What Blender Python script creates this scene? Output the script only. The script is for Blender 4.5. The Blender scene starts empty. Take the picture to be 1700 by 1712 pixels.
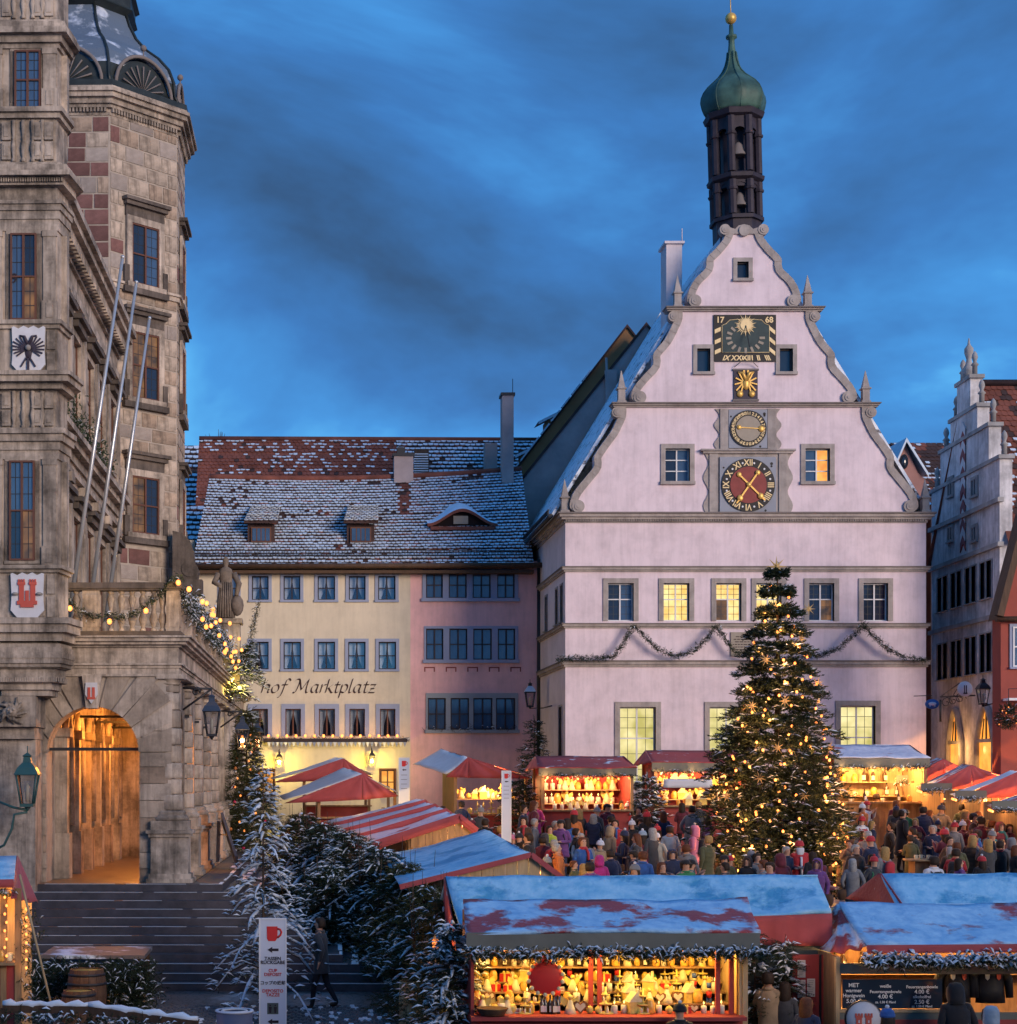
import bpy,bmesh,math,random
import numpy as np
from mathutils import Vector,Matrix,noise as mnoise
R = math.radians
PI = math.pi
random.seed(7)
np.random.seed(7)
scene = bpy.context.scene
COL = scene.collection
# ---------------------------------------------------------------- camera
F = 2900.0          # focal length in photo pixels (photo 1700 x 1712)
VX,VY = 500.0,1302.0   # vanishing point of the view axis in the photo
CZ = 5.0            # camera height
cam_d = bpy.data.cameras.new('camera')
cam = bpy.data.objects.new('camera',cam_d); COL.objects.link(cam)
cam.location = (0,0,CZ); cam.rotation_euler = (PI / 2,0,0)
cam_d.sensor_fit = 'HORIZONTAL'; cam_d.sensor_width = 36.0
cam_d.lens = F / 1700 * 36.0
cam_d.shift_x = (850 - VX) / 1700
cam_d.shift_y = (VY - 856) / 1700
cam_d.clip_start = 0.5; cam_d.clip_end = 3000
scene.camera = cam
# ---------------------------------------------------------------- world: blue hour sky with drifting cloud
SUN_ELEV,SUN_AZ = R(10),R(35)      # afterglow low behind the camera,to its right
w = bpy.data.worlds.new('World'); scene.world = w; w.use_nodes = True
nt = w.node_tree; nt.nodes.clear()
def wn(t,**k):
 n = nt.nodes.new(t)
 for a,b in k.items(): setattr(n,a,b)
 return n
out = wn('ShaderNodeOutputWorld'); bg = wn('ShaderNodeBackground')
sky = wn('ShaderNodeTexSky',sky_type='NISHITA',sun_disc=False)
sky.sun_elevation = R(1.0); sky.sun_rotation = R(180) - SUN_AZ; sky.air_density = 1.6; sky.dust_density = 0.4; sky.ozone_density = 4.0
tc = wn('ShaderNodeTexCoord'); mp = wn('ShaderNodeMapping'); mp.vector_type = 'POINT'
mp.inputs['Location'].default_value = (6.6,3.3,9.1)
mp.inputs['Rotation'].default_value = (0,R(-32),0)
mp.inputs['Scale'].default_value = (2.2,2.2,4.6)
n1 = wn('ShaderNodeTexNoise'); n1.inputs['Scale'].default_value = 1.35; n1.inputs['Detail'].default_value = 6; n1.inputs['Roughness'].default_value = 0.55; n1.inputs['Distortion'].default_value = 0.35
rp = wn('ShaderNodeValToRGB')
rp.color_ramp.elements[0].position = 0.30; rp.color_ramp.elements[0].color = (0.030,0.080,0.185,1)
rp.color_ramp.elements[1].position = 0.65; rp.color_ramp.elements[1].color = (0.100,0.430,0.820,1)
e = rp.color_ramp.elements.new(0.47); e.color = (0.042,0.170,0.450,1)
e = rp.color_ramp.elements.new(0.58); e.color = (0.058,0.270,0.650,1)
addn = wn('ShaderNodeMix',data_type='RGBA',blend_type='ADD'); addn.inputs[0].default_value = 1.0
skm = wn('ShaderNodeMix',data_type='RGBA',blend_type='MULTIPLY'); skm.inputs[0].default_value = 1.0
skm.inputs[7].default_value = (0.03,0.03,0.03,1)
nt.links.new(tc.outputs['Generated'],mp.inputs[0]); nt.links.new(mp.outputs[0],n1.inputs['Vector'])
nt.links.new(n1.outputs['Fac'],rp.inputs[0])
nt.links.new(sky.outputs[0],skm.inputs[6]); nt.links.new(rp.outputs[0],addn.inputs[6]); nt.links.new(skm.outputs[2],addn.inputs[7])
nt.links.new(addn.outputs[2],bg.inputs[0]); bg.inputs[1].default_value = 1.0
nt.links.new(bg.outputs[0],out.inputs[0])
sun_d = bpy.data.lights.new('sun','SUN'); sun = bpy.data.objects.new('sun',sun_d); COL.objects.link(sun)
sun_d.energy = 2.5; sun_d.angle = R(26); sun_d.color = (1.0,0.80,0.64)
sun.rotation_euler = (PI / 2 - SUN_ELEV,0,SUN_AZ)
sun.location = (40,-60,30)
vs = scene.view_settings
vs.view_transform = 'Standard'; vs.look = 'None'; vs.exposure = 0.2; vs.gamma = 1.0; vs.use_curve_mapping = False
scene.render.engine = 'CYCLES'
cy = scene.cycles
cy.use_denoising = True; cy.max_bounces = 5; cy.diffuse_bounces = 2; cy.glossy_bounces = 2; cy.transmission_bounces = 3; cy.transparent_max_bounces = 6
cy.sample_clamp_indirect = 4.0; cy.caustics_reflective = False; cy.caustics_refractive = False
cy.use_adaptive_sampling = True; cy.adaptive_threshold = 0.02
# ---------------------------------------------------------------- photo pixel -> place at a known distance y
def PX(px,y): return (px - VX) * y / F
def PZ(py,y): return CZ + (VY - py) * y / F
def P(px,py,y): return Vector((PX(px,y),y,PZ(py,y)))
def ground(y):
 if y < 52: return 0.8 + (y - 35) * 0.0937
 g0 = 0.8 + 17 * 0.0937
 if y < 66: return g0 + (y - 52) * 0.05
 return g0 + 0.7
# ---------------------------------------------------------------- materials
MAT = {}
def mat(name,col,rough=0.75,metal=0.0,var=0.18,vs=1.2,bump=0.0,bs=25.0,spec=0.3,col2=None,f2=0.5,det=4.0,rnd=0.0,emit=None,es=0.0,sheen=0.0,stretch=None,streak=0.0):
 if name in MAT: return MAT[name]
 m = bpy.data.materials.new(name); m.use_nodes = True
 t = m.node_tree; b = t.nodes['Principled BSDF']
 b.inputs['Roughness'].default_value = rough; b.inputs['Metallic'].default_value = metal
 b.inputs['Specular IOR Level'].default_value = spec
 if sheen: b.inputs['Sheen Weight'].default_value = sheen
 L = t.links.new
 c = t.nodes.new('ShaderNodeTexCoord')
 src = c.outputs['Object']
 if stretch:
  mpn = t.nodes.new('ShaderNodeMapping'); mpn.inputs['Scale'].default_value = stretch
  L(src,mpn.inputs[0]); src = mpn.outputs[0]
 if var or col2:
  n = t.nodes.new('ShaderNodeTexNoise'); n.inputs['Scale'].default_value = vs; n.inputs['Detail'].default_value = det; n.inputs['Roughness'].default_value = 0.62
  L(src,n.inputs['Vector'])
  r = t.nodes.new('ShaderNodeValToRGB')
  if col2:
   a,bb = col,col2
   r.color_ramp.elements[0].position = f2 - 0.12; r.color_ramp.elements[1].position = f2 + 0.12
  else:
   a = tuple(x * (1 - var) for x in col); bb = tuple(min(1,x * (1 + var)) for x in col)
   r.color_ramp.elements[0].position = 0.3; r.color_ramp.elements[1].position = 0.7
  r.color_ramp.elements[0].color = (*a,1); r.color_ramp.elements[1].color = (*bb,1)
  L(n.outputs['Fac'],r.inputs[0]); last = r.outputs[0]
  if rnd:
   oi = t.nodes.new('ShaderNodeObjectInfo'); mr = t.nodes.new('ShaderNodeMapRange')
   mr.inputs[3].default_value = 1 - rnd; mr.inputs[4].default_value = 1 + rnd
   L(oi.outputs['Random'],mr.inputs[0])
   mx = t.nodes.new('ShaderNodeMix'); mx.data_type = 'RGBA'; mx.blend_type = 'MULTIPLY'; mx.inputs[0].default_value = 1
   L(last,mx.inputs[6]); L(mr.outputs[0],mx.inputs[7]); last = mx.outputs[2]
  if streak:      # rain runs and soot: long vertical stains with a shape of their own
   ms_ = t.nodes.new('ShaderNodeMapping'); ms_.inputs['Scale'].default_value = (1.5,1.5,0.13); L(c.outputs['Object'],ms_.inputs[0])
   for sc_,lo_ in ((1.0,1 - streak),(3.3,1 - streak * .7)):
    ns = t.nodes.new('ShaderNodeTexNoise'); ns.inputs['Scale'].default_value = sc_; ns.inputs['Detail'].default_value = 5; ns.inputs['Roughness'].default_value = .7
    L((ms_.outputs[0] if sc_ > 2 else c.outputs['Object']),ns.inputs['Vector'])
    mr = t.nodes.new('ShaderNodeMapRange'); mr.inputs[1].default_value = .36; mr.inputs[2].default_value = .56; mr.inputs[3].default_value = lo_; mr.inputs[4].default_value = 1.04
    L(ns.outputs['Fac'],mr.inputs[0]); mx = t.nodes.new('ShaderNodeMix'); mx.data_type = 'RGBA'; mx.blend_type = 'MULTIPLY'; mx.inputs[0].default_value = 1
    L(last,mx.inputs[6]); L(mr.outputs[0],mx.inputs[7]); last = mx.outputs[2]
  L(last,b.inputs['Base Color'])
 else:
  b.inputs['Base Color'].default_value = (*col,1)
 if bump:
  n2 = t.nodes.new('ShaderNodeTexNoise'); n2.inputs['Scale'].default_value = bs; n2.inputs['Detail'].default_value = 4
  L(src,n2.inputs['Vector'])
  bp = t.nodes.new('ShaderNodeBump'); bp.inputs['Strength'].default_value = bump; bp.inputs['Distance'].default_value = 0.02
  L(n2.outputs['Fac'],bp.inputs['Height']); L(bp.outputs[0],b.inputs['Normal'])
 if emit:
  b.inputs['Emission Color'].default_value = (*emit,1); b.inputs['Emission Strength'].default_value = es
  if es and name.startswith('bulb'): m.cycles.emission_sampling = 'NONE'
 MAT[name] = m
 return m
def lit_glass(name,c1,c2,es,scale=2.5):
 """a window with a lit room behind it: uneven warm light"""
 m = bpy.data.materials.new(name); m.use_nodes = True; t = m.node_tree; b = t.nodes['Principled BSDF']
 b.inputs['Base Color'].default_value = (0.05,0.04,0.03,1); b.inputs['Roughness'].default_value = 0.12
 c = t.nodes.new('ShaderNodeTexCoord'); n = t.nodes.new('ShaderNodeTexNoise'); n.inputs['Scale'].default_value = scale; n.inputs['Detail'].default_value = 2
 geo = t.nodes.new('ShaderNodeNewGeometry')
 r = t.nodes.new('ShaderNodeValToRGB'); r.color_ramp.elements[0].position = 0.32; r.color_ramp.elements[1].position = 0.68
 r.color_ramp.elements[0].color = (*c1,1); r.color_ramp.elements[1].color = (*c2,1)
 t.links.new(geo.outputs['Position'],n.inputs['Vector']); t.links.new(n.outputs['Fac'],r.inputs[0])
 t.links.new(r.outputs[0],b.inputs['Emission Color']); b.inputs['Emission Strength'].default_value = es
 MAT[name] = m; return m
def clear_glass(name,tint=(1,1,1),gl=0.10):
 m = bpy.data.materials.new(name); m.use_nodes = True; t = m.node_tree; t.nodes.clear()
 o = t.nodes.new('ShaderNodeOutputMaterial'); mx = t.nodes.new('ShaderNodeMixShader')
 tr = t.nodes.new('ShaderNodeBsdfTransparent'); tr.inputs[0].default_value = (*tint,1)
 g = t.nodes.new('ShaderNodeBsdfGlossy'); g.inputs['Roughness'].default_value = 0.04
 lw = t.nodes.new('ShaderNodeLayerWeight'); lw.inputs[0].default_value = 0.3
 mr = t.nodes.new('ShaderNodeMapRange'); mr.inputs[3].default_value = gl; mr.inputs[4].default_value = 0.9
 t.links.new(lw.outputs['Fresnel'],mr.inputs[0]); t.links.new(mr.outputs[0],mx.inputs[0])
 t.links.new(tr.outputs[0],mx.inputs[1]); t.links.new(g.outputs[0],mx.inputs[2]); t.links.new(mx.outputs[0],o.inputs[0])
 MAT[name] = m; return m
def snow_cloth(name,cloth,thr,sc=1.6,s0=(0.54,0.64,0.78),s1=(0.82,0.86,0.92)):  # default snow colours carry some of the sky's blue light
 """tarpaulin partly under snow: the snow lies in patches"""
 m = bpy.data.materials.new(name); m.use_nodes = True; t = m.node_tree; b = t.nodes['Principled BSDF']; L = t.links.new
 c = t.nodes.new('ShaderNodeTexCoord')
 mp_ = t.nodes.new('ShaderNodeMapping'); mp_.inputs['Scale'].default_value = (1,1,1.6)
 n = t.nodes.new('ShaderNodeTexNoise'); n.inputs['Scale'].default_value = sc; n.inputs['Detail'].default_value = 7; n.inputs['Roughness'].default_value = 0.6
 L(c.outputs['Object'],mp_.inputs[0]); L(mp_.outputs[0],n.inputs['Vector'])
 r = t.nodes.new('ShaderNodeValToRGB'); r.color_ramp.elements[0].position = thr; r.color_ramp.elements[1].position = thr + 0.08
 n3 = t.nodes.new('ShaderNodeTexNoise'); n3.inputs['Scale'].default_value = 5; n3.inputs['Detail'].default_value = 4; L(c.outputs['Object'],n3.inputs['Vector'])
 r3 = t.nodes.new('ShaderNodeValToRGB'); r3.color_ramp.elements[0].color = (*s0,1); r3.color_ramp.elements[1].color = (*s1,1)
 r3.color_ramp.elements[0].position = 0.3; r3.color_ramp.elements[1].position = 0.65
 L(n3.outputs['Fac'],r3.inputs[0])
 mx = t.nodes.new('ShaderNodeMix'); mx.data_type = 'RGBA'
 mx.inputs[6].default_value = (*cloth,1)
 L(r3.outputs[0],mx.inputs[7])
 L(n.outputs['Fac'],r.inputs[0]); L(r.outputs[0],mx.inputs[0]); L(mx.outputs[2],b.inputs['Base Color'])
 b.inputs['Roughness'].default_value = 0.6; b.inputs['Specular IOR Level'].default_value = 0.25
 bp = t.nodes.new('ShaderNodeBump'); bp.inputs['Strength'].default_value = 0.6; bp.inputs['Distance'].default_value = 0.03
 ad = t.nodes.new('ShaderNodeMath'); ad.operation = 'ADD'
 n2 = t.nodes.new('ShaderNodeTexNoise'); n2.inputs['Scale'].default_value = 14; L(c.outputs['Object'],n2.inputs['Vector'])
 L(r.outputs[0],ad.inputs[0]); L(n2.outputs['Fac'],ad.inputs[1]); L(ad.outputs[0],bp.inputs['Height']); L(bp.outputs[0],b.inputs['Normal'])
 MAT[name] = m; return m
mat('plaster_pink_white',(0.73,0.61,0.66),0.9,streak=.09,var=0.05,vs=0.5,bump=0.15,bs=8,spec=0.15)
mat('plaster_side',(0.66,0.58,0.60),0.9,streak=.07,var=0.05,vs=0.5,bump=0.15,bs=8,spec=0.15)
mat('trim_grey',(0.38,0.335,0.315),0.85,streak=.2,var=0.10,vs=2,bump=0.2,bs=12)
mat('trim_dark',(0.20,0.17,0.16),0.8,var=0.15,vs=3)
mat('plaster_yellow',(0.66,0.575,0.45),0.9,streak=.06,var=0.06,vs=0.6,bump=0.12,bs=8,spec=0.15)
mat('plaster_rose',(0.82,0.48,0.47),0.9,streak=.09,var=0.08,vs=0.6,bump=0.12,bs=8,spec=0.15)
mat('frame_blue',(0.30,0.34,0.48),0.7,var=0.06)
mat('frame_grey',(0.30,0.33,0.37),0.7,var=0.06)
mat('sash_dark',(0.035,0.025,0.03),0.4,var=0.1)
mat('sash_white',(0.72,0.72,0.74),0.45,var=0.03)
mat('sash_brown',(0.13,0.055,0.035),0.5,var=0.1)
mat('glass_dark',(0.02,0.03,0.05),0.06,var=0.3,vs=0.6,spec=0.9)
mat('glass_blue',(0.05,0.09,0.16),0.05,var=0.3,vs=0.6,spec=1.0)
clear_glass('glass_clear')
clear_glass('glass_lantern',(0.85,0.85,0.85),0.06)
lit_glass('lit_yellow',(0.95,0.55,0.13),(1.0,0.82,0.34),1.05)
lit_glass('lit_green_yellow',(0.52,0.46,0.13),(1.0,0.86,0.42),0.95,1.4)
lit_glass('lit_orange',(0.75,0.26,0.04),(1.0,0.50,0.10),1.1)
lit_glass('lit_dim',(0.05,0.03,0.02),(0.45,0.20,0.06),0.5)  # faint emission, also used to imitate warm reflections in the tower panes
mat('sandstone',(0.47,0.385,0.315),0.9,var=0.34,vs=0.9,bump=0.7,bs=9,rnd=0.12,det=7,streak=.62)
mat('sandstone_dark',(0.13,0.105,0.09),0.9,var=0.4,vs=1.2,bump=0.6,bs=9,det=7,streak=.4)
mat('block_beige',(0.43,0.345,0.275),0.92,streak=.45,var=0.22,vs=1.7,bump=0.6,bs=10,rnd=0.22,det=6)
mat('block_tan',(0.38,0.285,0.215),0.92,streak=.45,var=0.25,vs=1.7,bump=0.6,bs=10,rnd=0.2,det=6)
mat('block_red',(0.19,0.095,0.085),0.92,var=0.25,vs=1.7,bump=0.6,bs=10,rnd=0.25,det=6)
mat('block_grey',(0.34,0.285,0.25),0.92,var=0.2,vs=1.7,bump=0.6,bs=10,rnd=0.2,det=6)
mat('mortar',(0.40,0.34,0.29),0.95,var=0.15,vs=4)
mat('stone_step',(0.065,0.058,0.068),0.55,var=0.35,vs=3,bump=0.4,bs=14,det=6,spec=0.4)
mat('stone_floor',(0.13,0.09,0.06),0.35,var=0.3,vs=2,bump=0.3,bs=8,spec=0.5)
mat('tile_red',(0.20,0.068,0.048),0.85,var=0.35,vs=1.2,det=5)
mat('tile_dark',(0.062,0.036,0.034),0.85,var=0.4,vs=1.2,det=5)
mat('snow',(0.80,0.83,0.88),0.65,var=0.06,vs=3,bump=0.3,bs=9,spec=0.2)
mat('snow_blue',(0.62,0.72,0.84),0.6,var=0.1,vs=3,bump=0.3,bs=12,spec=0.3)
mat('copper',(0.048,0.105,0.085),0.55,var=0.5,vs=1.6,spec=0.4,col2=None,det=6)
mat('copper_dark',(0.022,0.028,0.028),0.45,var=0.5,vs=2.0,spec=0.4)
mat('belfry_wood',(0.038,0.030,0.042),0.6,var=0.3,vs=3)
mat('iron',(0.018,0.018,0.022),0.5,var=0.1,spec=0.5)
mat('iron_blue',(0.035,0.05,0.085),0.4,var=0.1,spec=0.5)
mat('iron_green',(0.03,0.09,0.09),0.4,var=0.1,spec=0.5)
mat('steel',(0.55,0.57,0.60),0.35,metal=0.6,var=0.05)
mat('gold',(0.72,0.44,0.12),0.4,metal=0.35,var=0.12,vs=6)
mat('gold_pale',(0.80,0.62,0.34),0.5,metal=0.1,var=0.12,vs=6)
mat('black_paint',(0.014,0.013,0.016),0.5,var=0.1)
mat('dial_red',(0.26,0.055,0.05),0.6,var=0.15,vs=4)
mat('dial_beige',(0.36,0.31,0.25),0.7,var=0.08,vs=4)
mat('dial_green',(0.035,0.06,0.065),0.6,var=0.2,vs=5)
mat('spandrel_blue',(0.30,0.32,0.38),0.7,var=0.1)
mat('white_paint',(0.75,0.75,0.77),0.5,var=0.04)
mat('sign_face',(0.58,0.63,0.74),0.5,var=0.05)
mat('red_paint',(0.60,0.035,0.035),0.5,var=0.08)
mat('text_dark',(0.03,0.022,0.03),0.7,var=0.0)
mat('text_red',(0.52,0.05,0.06),0.7,var=0.0)
mat('text_brown',(0.055,0.028,0.03),0.8,var=0.0)
mat('text_white',(0.85,0.82,0.80),0.6,var=0.0)
mat('cloth_red',(0.40,0.075,0.08),0.75,var=0.18,vs=1.4,bump=0.3,bs=3,sheen=0.2)
mat('cloth_white',(0.62,0.64,0.70),0.75,var=0.08,vs=2,bump=0.3,bs=3)
snow_cloth('cloth_red_snow',(0.40,0.075,0.08),0.47)
snow_cloth('cloth_deep_snow',(0.40,0.075,0.08),0.30,1.3,(.50,.55,.72),(.72,.74,.86))
snow_cloth('cloth_red_little_snow',(0.40,0.075,0.08),0.60,2.2)
snow_cloth('tarp_snow_sky_tint',(0.09,0.34,0.56),0.40,0.8,(0.20,0.50,0.74),(0.38,0.66,0.86))  # frost colour takes in the blue sky light, over blue canvas
mat('fascia',(0.17,0.17,0.145),0.8,var=0.15,vs=2)
mat('panel_green',(0.085,0.105,0.10),0.8,var=0.15,vs=2)
mat('panel_red',(0.36,0.055,0.05),0.6,var=0.15,vs=2)
mat('wood',(0.34,0.20,0.10),0.7,var=0.3,vs=2,bump=0.3,bs=14,stretch=(6,6,0.8))
mat('wood_pale',(0.50,0.34,0.18),0.7,var=0.22,vs=2,bump=0.3,bs=14,stretch=(6,6,0.8))
mat('wood_dark',(0.09,0.05,0.03),0.65,var=0.3,vs=2,bump=0.3,bs=14,stretch=(6,6,0.8))
mat('barrel_wood',(0.115,0.06,0.035),0.6,var=0.3,vs=3,bump=0.3,bs=14,stretch=(8,8,0.8))
mat('barrel_top',(0.22,0.22,0.05),0.6,var=0.25,vs=3)
mat('needle',(0.026,0.040,0.022),0.75,var=0.5,vs=2.5,spec=0.2)
mat('needle_warm',(0.055,0.060,0.024),0.75,var=0.5,vs=2.5,spec=0.2)
mat('needle_snow',(0.64,0.69,0.76),0.7,var=0.15,vs=4,spec=0.15)
mat('bark',(0.085,0.055,0.038),0.9,var=0.3,vs=6,bump=0.5)
mat('bulb_warm',(.08,.03,.01),0.4,var=0,emit=(1.0,0.28,0.06),es=2.8)
mat('bulb_soft',(.08,.03,.01),0.4,var=0,emit=(1.0,0.27,0.06),es=1.8)
mat('bulb_yellow',(.08,.05,.01),0.4,var=0,emit=(1.0,0.70,0.18),es=4.0)
mat('straw',(0.62,0.42,0.18),0.7,var=0.15)
mat('wax',(0.80,0.74,0.62),0.5,var=0.06)
mat('amber_glass',(0.75,0.42,0.08),0.25,var=0.35,vs=9,spec=0.5)
mat('gold_ware',(0.85,0.60,0.16),0.35,var=0.3,vs=9,spec=0.5)
mat('cream_ware',(0.82,0.72,0.46),0.5,var=0.2,vs=9)
mat('bottle',(0.05,0.03,0.015),0.15,var=0.2,spec=0.6)
mat('paper',(0.72,0.68,0.62),0.8,var=0.05)
mat('curtain',(0.55,0.62,0.72),0.85,var=0.1,vs=6)
mat('dark_room',(0.02,0.012,0.012),0.9,var=0.1)
mat('grey_wall',(0.42,0.335,0.32),0.95,var=0.22,vs=0.7,bump=0.4,bs=5,det=6)
mat('orange_wall',(0.36,0.19,0.09),0.9,var=0.15,vs=1)
mat('chevron_plaster',(0.66,0.64,0.66),0.9,streak=.35,var=0.22,vs=0.7,bump=0.3,bs=6,det=6)
mat('chevron_stone',(0.34,0.33,0.33),0.9,var=0.3,vs=1.5,bump=0.4,bs=8)
mat('red_wall',(0.34,0.085,0.065),0.9,var=0.12,vs=0.8)
mat('rose_wall',(0.36,0.19,0.17),0.9,var=0.12,vs=0.8)
mat('plant',(0.03,0.055,0.025),0.8,var=0.4,vs=4)
mat('statue',(0.20,0.16,0.13),0.9,var=0.35,vs=4,bump=0.5,bs=15)
mat('shield_white',(0.62,0.61,0.64),0.7,var=0.08,vs=4)
mat('crest_red',(0.55,0.10,0.07),0.6,var=0.1)
mat('crest_grey',(0.30,0.27,0.25),0.8,var=0.2,vs=6)
mat('eagle',(0.05,0.04,0.06),0.6,var=0.2)
lit_glass('lit_door',(0.9,0.26,0.03),(1.0,0.40,0.06),1.25)
mat('ware_red',(.5,.03,.03),.4,var=.1); mat('ware_green',(.05,.22,.07),.4,var=.1); mat('ware_blue',(.05,.10,.35),.4,var=.1); mat('gingerbread',(.26,.11,.04),.7,var=.15)
# ---------------------------------------------------------------- mesh helpers
class MB:
 def __init__(s): s.v = []; s.f = []; s.m = []; s.s = []
 def add(s,vs,fs,m=0,sm=False):
  o = len(s.v); s.v.extend(tuple(v) for v in vs)
  for f in fs: s.f.append(tuple(i + o for i in f)); s.m.append(m); s.s.append(sm)
  return s
 def quad(s,a,b,c,d,m=0): return s.add((a,b,c,d),((0,1,2,3),),m)
 def box(s,x0,x1,y0,y1,z0,z1,m=0):
  v = [(x,y,z) for z in (z0,z1) for y in (y0,y1) for x in (x0,x1)]
  return s.add(v,((0,2,3,1),(4,5,7,6),(0,1,5,4),(2,6,7,3),(0,4,6,2),(1,3,7,5)),m)
 def obox(s,c,a,b,d,m=0):
  c = Vector(c); a = Vector(a); b = Vector(b); d = Vector(d)
  v = [c + i * a + j * b + k * d for k in (-1,1) for j in (-1,1) for i in (-1,1)]
  return s.add(v,((0,2,3,1),(4,5,7,6),(0,1,5,4),(2,6,7,3),(0,4,6,2),(1,3,7,5)),m)
 def bar(s,p,q,w,h=None,m=0,up=(0,0,1)):
  p = Vector(p); q = Vector(q); h = h or w; d = (q - p); L = d.length; d.normalize()
  u = Vector(up)
  if abs(d.dot(u)) > 0.98: u = Vector((0,1,0))
  a = d.cross(u).normalized(); b = a.cross(d).normalized()
  return s.obox((p + q) / 2,d * L / 2,a * w / 2,b * h / 2,m)
 def tube(s,pts,r,n=6,m=0,sm=True,caps=True):
  pts = [Vector(p) for p in pts]; N = len(pts)
  rs = r if isinstance(r,(list,tuple)) else [r] * N
  o = len(s.v); prev = None
  for i,p in enumerate(pts):
   d = (pts[min(i + 1,N - 1)] - pts[max(i - 1,0)]).normalized()
   if prev is None:
    u = Vector((0,0,1)) if abs(d.z) < 0.9 else Vector((1,0,0))
    a = d.cross(u).normalized()
   else:
    a = (prev - d * prev.dot(d)).normalized()
   prev = a; b = d.cross(a)
   for k in range(n):
    t = 2 * PI * k / n
    s.v.append(tuple(p + (a * math.cos(t) + b * math.sin(t)) * rs[i]))
  for i in range(N - 1):
   for k in range(n):
    k2 = (k + 1) % n
    s.f.append((o + i * n + k,o + i * n + k2,o + (i + 1) * n + k2,o + (i + 1) * n + k)); s.m.append(m); s.s.append(sm)
  if caps:
   s.f.append(tuple(o + k for k in range(n))[::-1]); s.m.append(m); s.s.append(False)
   s.f.append(tuple(o + (N - 1) * n + k for k in range(n))); s.m.append(m); s.s.append(False)
  return s
 def lathe(s,prof,c=(0,0,0),n=16,m=0,sm=True,rot=0.0,sx=1,sy=1,a0=0,a1=2 * PI,caps=True):
  cx,cy_,cz = c; o = len(s.v); N = len(prof); full = abs(a1 - a0 - 2 * PI) < 1e-6
  K = n if full else n + 1
  for r,z in prof:
   for k in range(K):
    t = a0 + (a1 - a0) * k / n + rot
    s.v.append((cx + r * math.cos(t) * sx,cy_ + r * math.sin(t) * sy,cz + z))
  for i in range(N - 1):
   for k in range(n):
    k2 = (k + 1) % K
    s.f.append((o + i * K + k,o + i * K + k2,o + (i + 1) * K + k2,o + (i + 1) * K + k)); s.m.append(m); s.s.append(sm)
  if caps and full:
   if prof[0][0] > 1e-4: s.f.append(tuple(o + k for k in range(K))[::-1]); s.m.append(m); s.s.append(False)
   if prof[-1][0] > 1e-4: s.f.append(tuple(o + (N - 1) * K + k for k in range(K))); s.m.append(m); s.s.append(False)
  return s
 def sphere(s,c,r,n=8,k=5,m=0,sx=1,sy=1,sz=1):
  pr = [(max(1e-5,r * math.sin(PI * i / k)),-r * math.cos(PI * i / k) * sz) for i in range(k + 1)]
  return s.lathe(pr,c,n,m,True,0,sx,sy)
 def prism(s,poly,f0,f1,m=0,cap0=True,cap1=True,sm=False):
  """poly: list of 2D; f0,f1 map (u,v)->3D for the two ends"""
  n = len(poly); A = [f0(*p) for p in poly]; B = [f1(*p) for p in poly]
  fs = [(i,(i + 1) % n,(i + 1) % n + n,i + n) for i in range(n)]
  s.add(A + B,fs,m,sm)
  o = len(s.v) - 2 * n
  if cap0: s.f.append(tuple(o + i for i in range(n))[::-1]); s.m.append(m); s.s.append(False)
  if cap1: s.f.append(tuple(o + n + i for i in range(n))); s.m.append(m); s.s.append(False)
  return s
 def prism_xz(s,poly,y0,y1,m=0): return s.prism(poly,lambda x,z: (x,y0,z),lambda x,z: (x,y1,z),m)
 def prism_xy(s,poly,z0,z1,m=0): return s.prism(poly,lambda x,y: (x,y,z0),lambda x,y: (x,y,z1),m)
 def prism_yz(s,poly,x0,x1,m=0): return s.prism(poly,lambda y,z: (x0,y,z),lambda y,z: (x1,y,z),m)
 def xf(s,M_):
  s.v = [tuple(M_ @ Vector(v)) for v in s.v]; return s
 def mesh(s,name,inv=None):
  me = bpy.data.meshes.new(name)
  vs = s.v
  if inv is not None: vs = [tuple(inv @ Vector(v)) for v in vs]
  me.from_pydata(vs,[],s.f)
  if any(s.m): me.polygons.foreach_set('material_index',s.m)
  if any(s.s): me.polygons.foreach_set('use_smooth',s.s)
  bm = bmesh.new(); bm.from_mesh(me); bmesh.ops.recalc_face_normals(bm,faces=bm.faces); bm.to_mesh(me); bm.free()
  me.update(); return me
WM = {}      # object name -> world matrix of the root it belongs to
def mm(ms):
 if not isinstance(ms,(list,tuple)): ms = [ms]
 return [MAT[x] if isinstance(x,str) else x for x in ms]
def thing(name,label,cat,loc=(0,0,0),rz=0.0,group=None):
 o = bpy.data.objects.new(name,None); COL.objects.link(o); o.empty_display_size = 0.2
 o.location = loc; o.rotation_euler = (0,0,rz)
 WM[o.name] = Matrix.Translation(Vector(loc)) @ Matrix.Rotation(rz,4,'Z')
 o['label'] = label; o['category'] = cat
 if group: o['group'] = group
 return o
def tag(o,label=None,cat=None,group=None,kind=None):
 if label: o['label'] = label
 if cat: o['category'] = cat
 if group: o['group'] = group
 if kind: o['kind'] = kind
 return o
def part(name,mb,ms,parent=None,local=False,label=None,kind=None):
 """mesh from mb; world coordinates unless local; child of parent"""
 inv = None
 if parent is not None:
  W = WM[parent.name]
  if not local: inv = W.inverted()
 me = mb.mesh(name,inv)
 for m_ in mm(ms): me.materials.append(m_)
 o = bpy.data.objects.new(name,me); COL.objects.link(o)
 if parent is not None:
  o.parent = parent; WM[o.name] = WM[parent.name]
 else: WM[o.name] = Matrix.Identity(4)
 if label: o['label'] = label
 if kind: o['kind'] = kind
 return o
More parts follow.
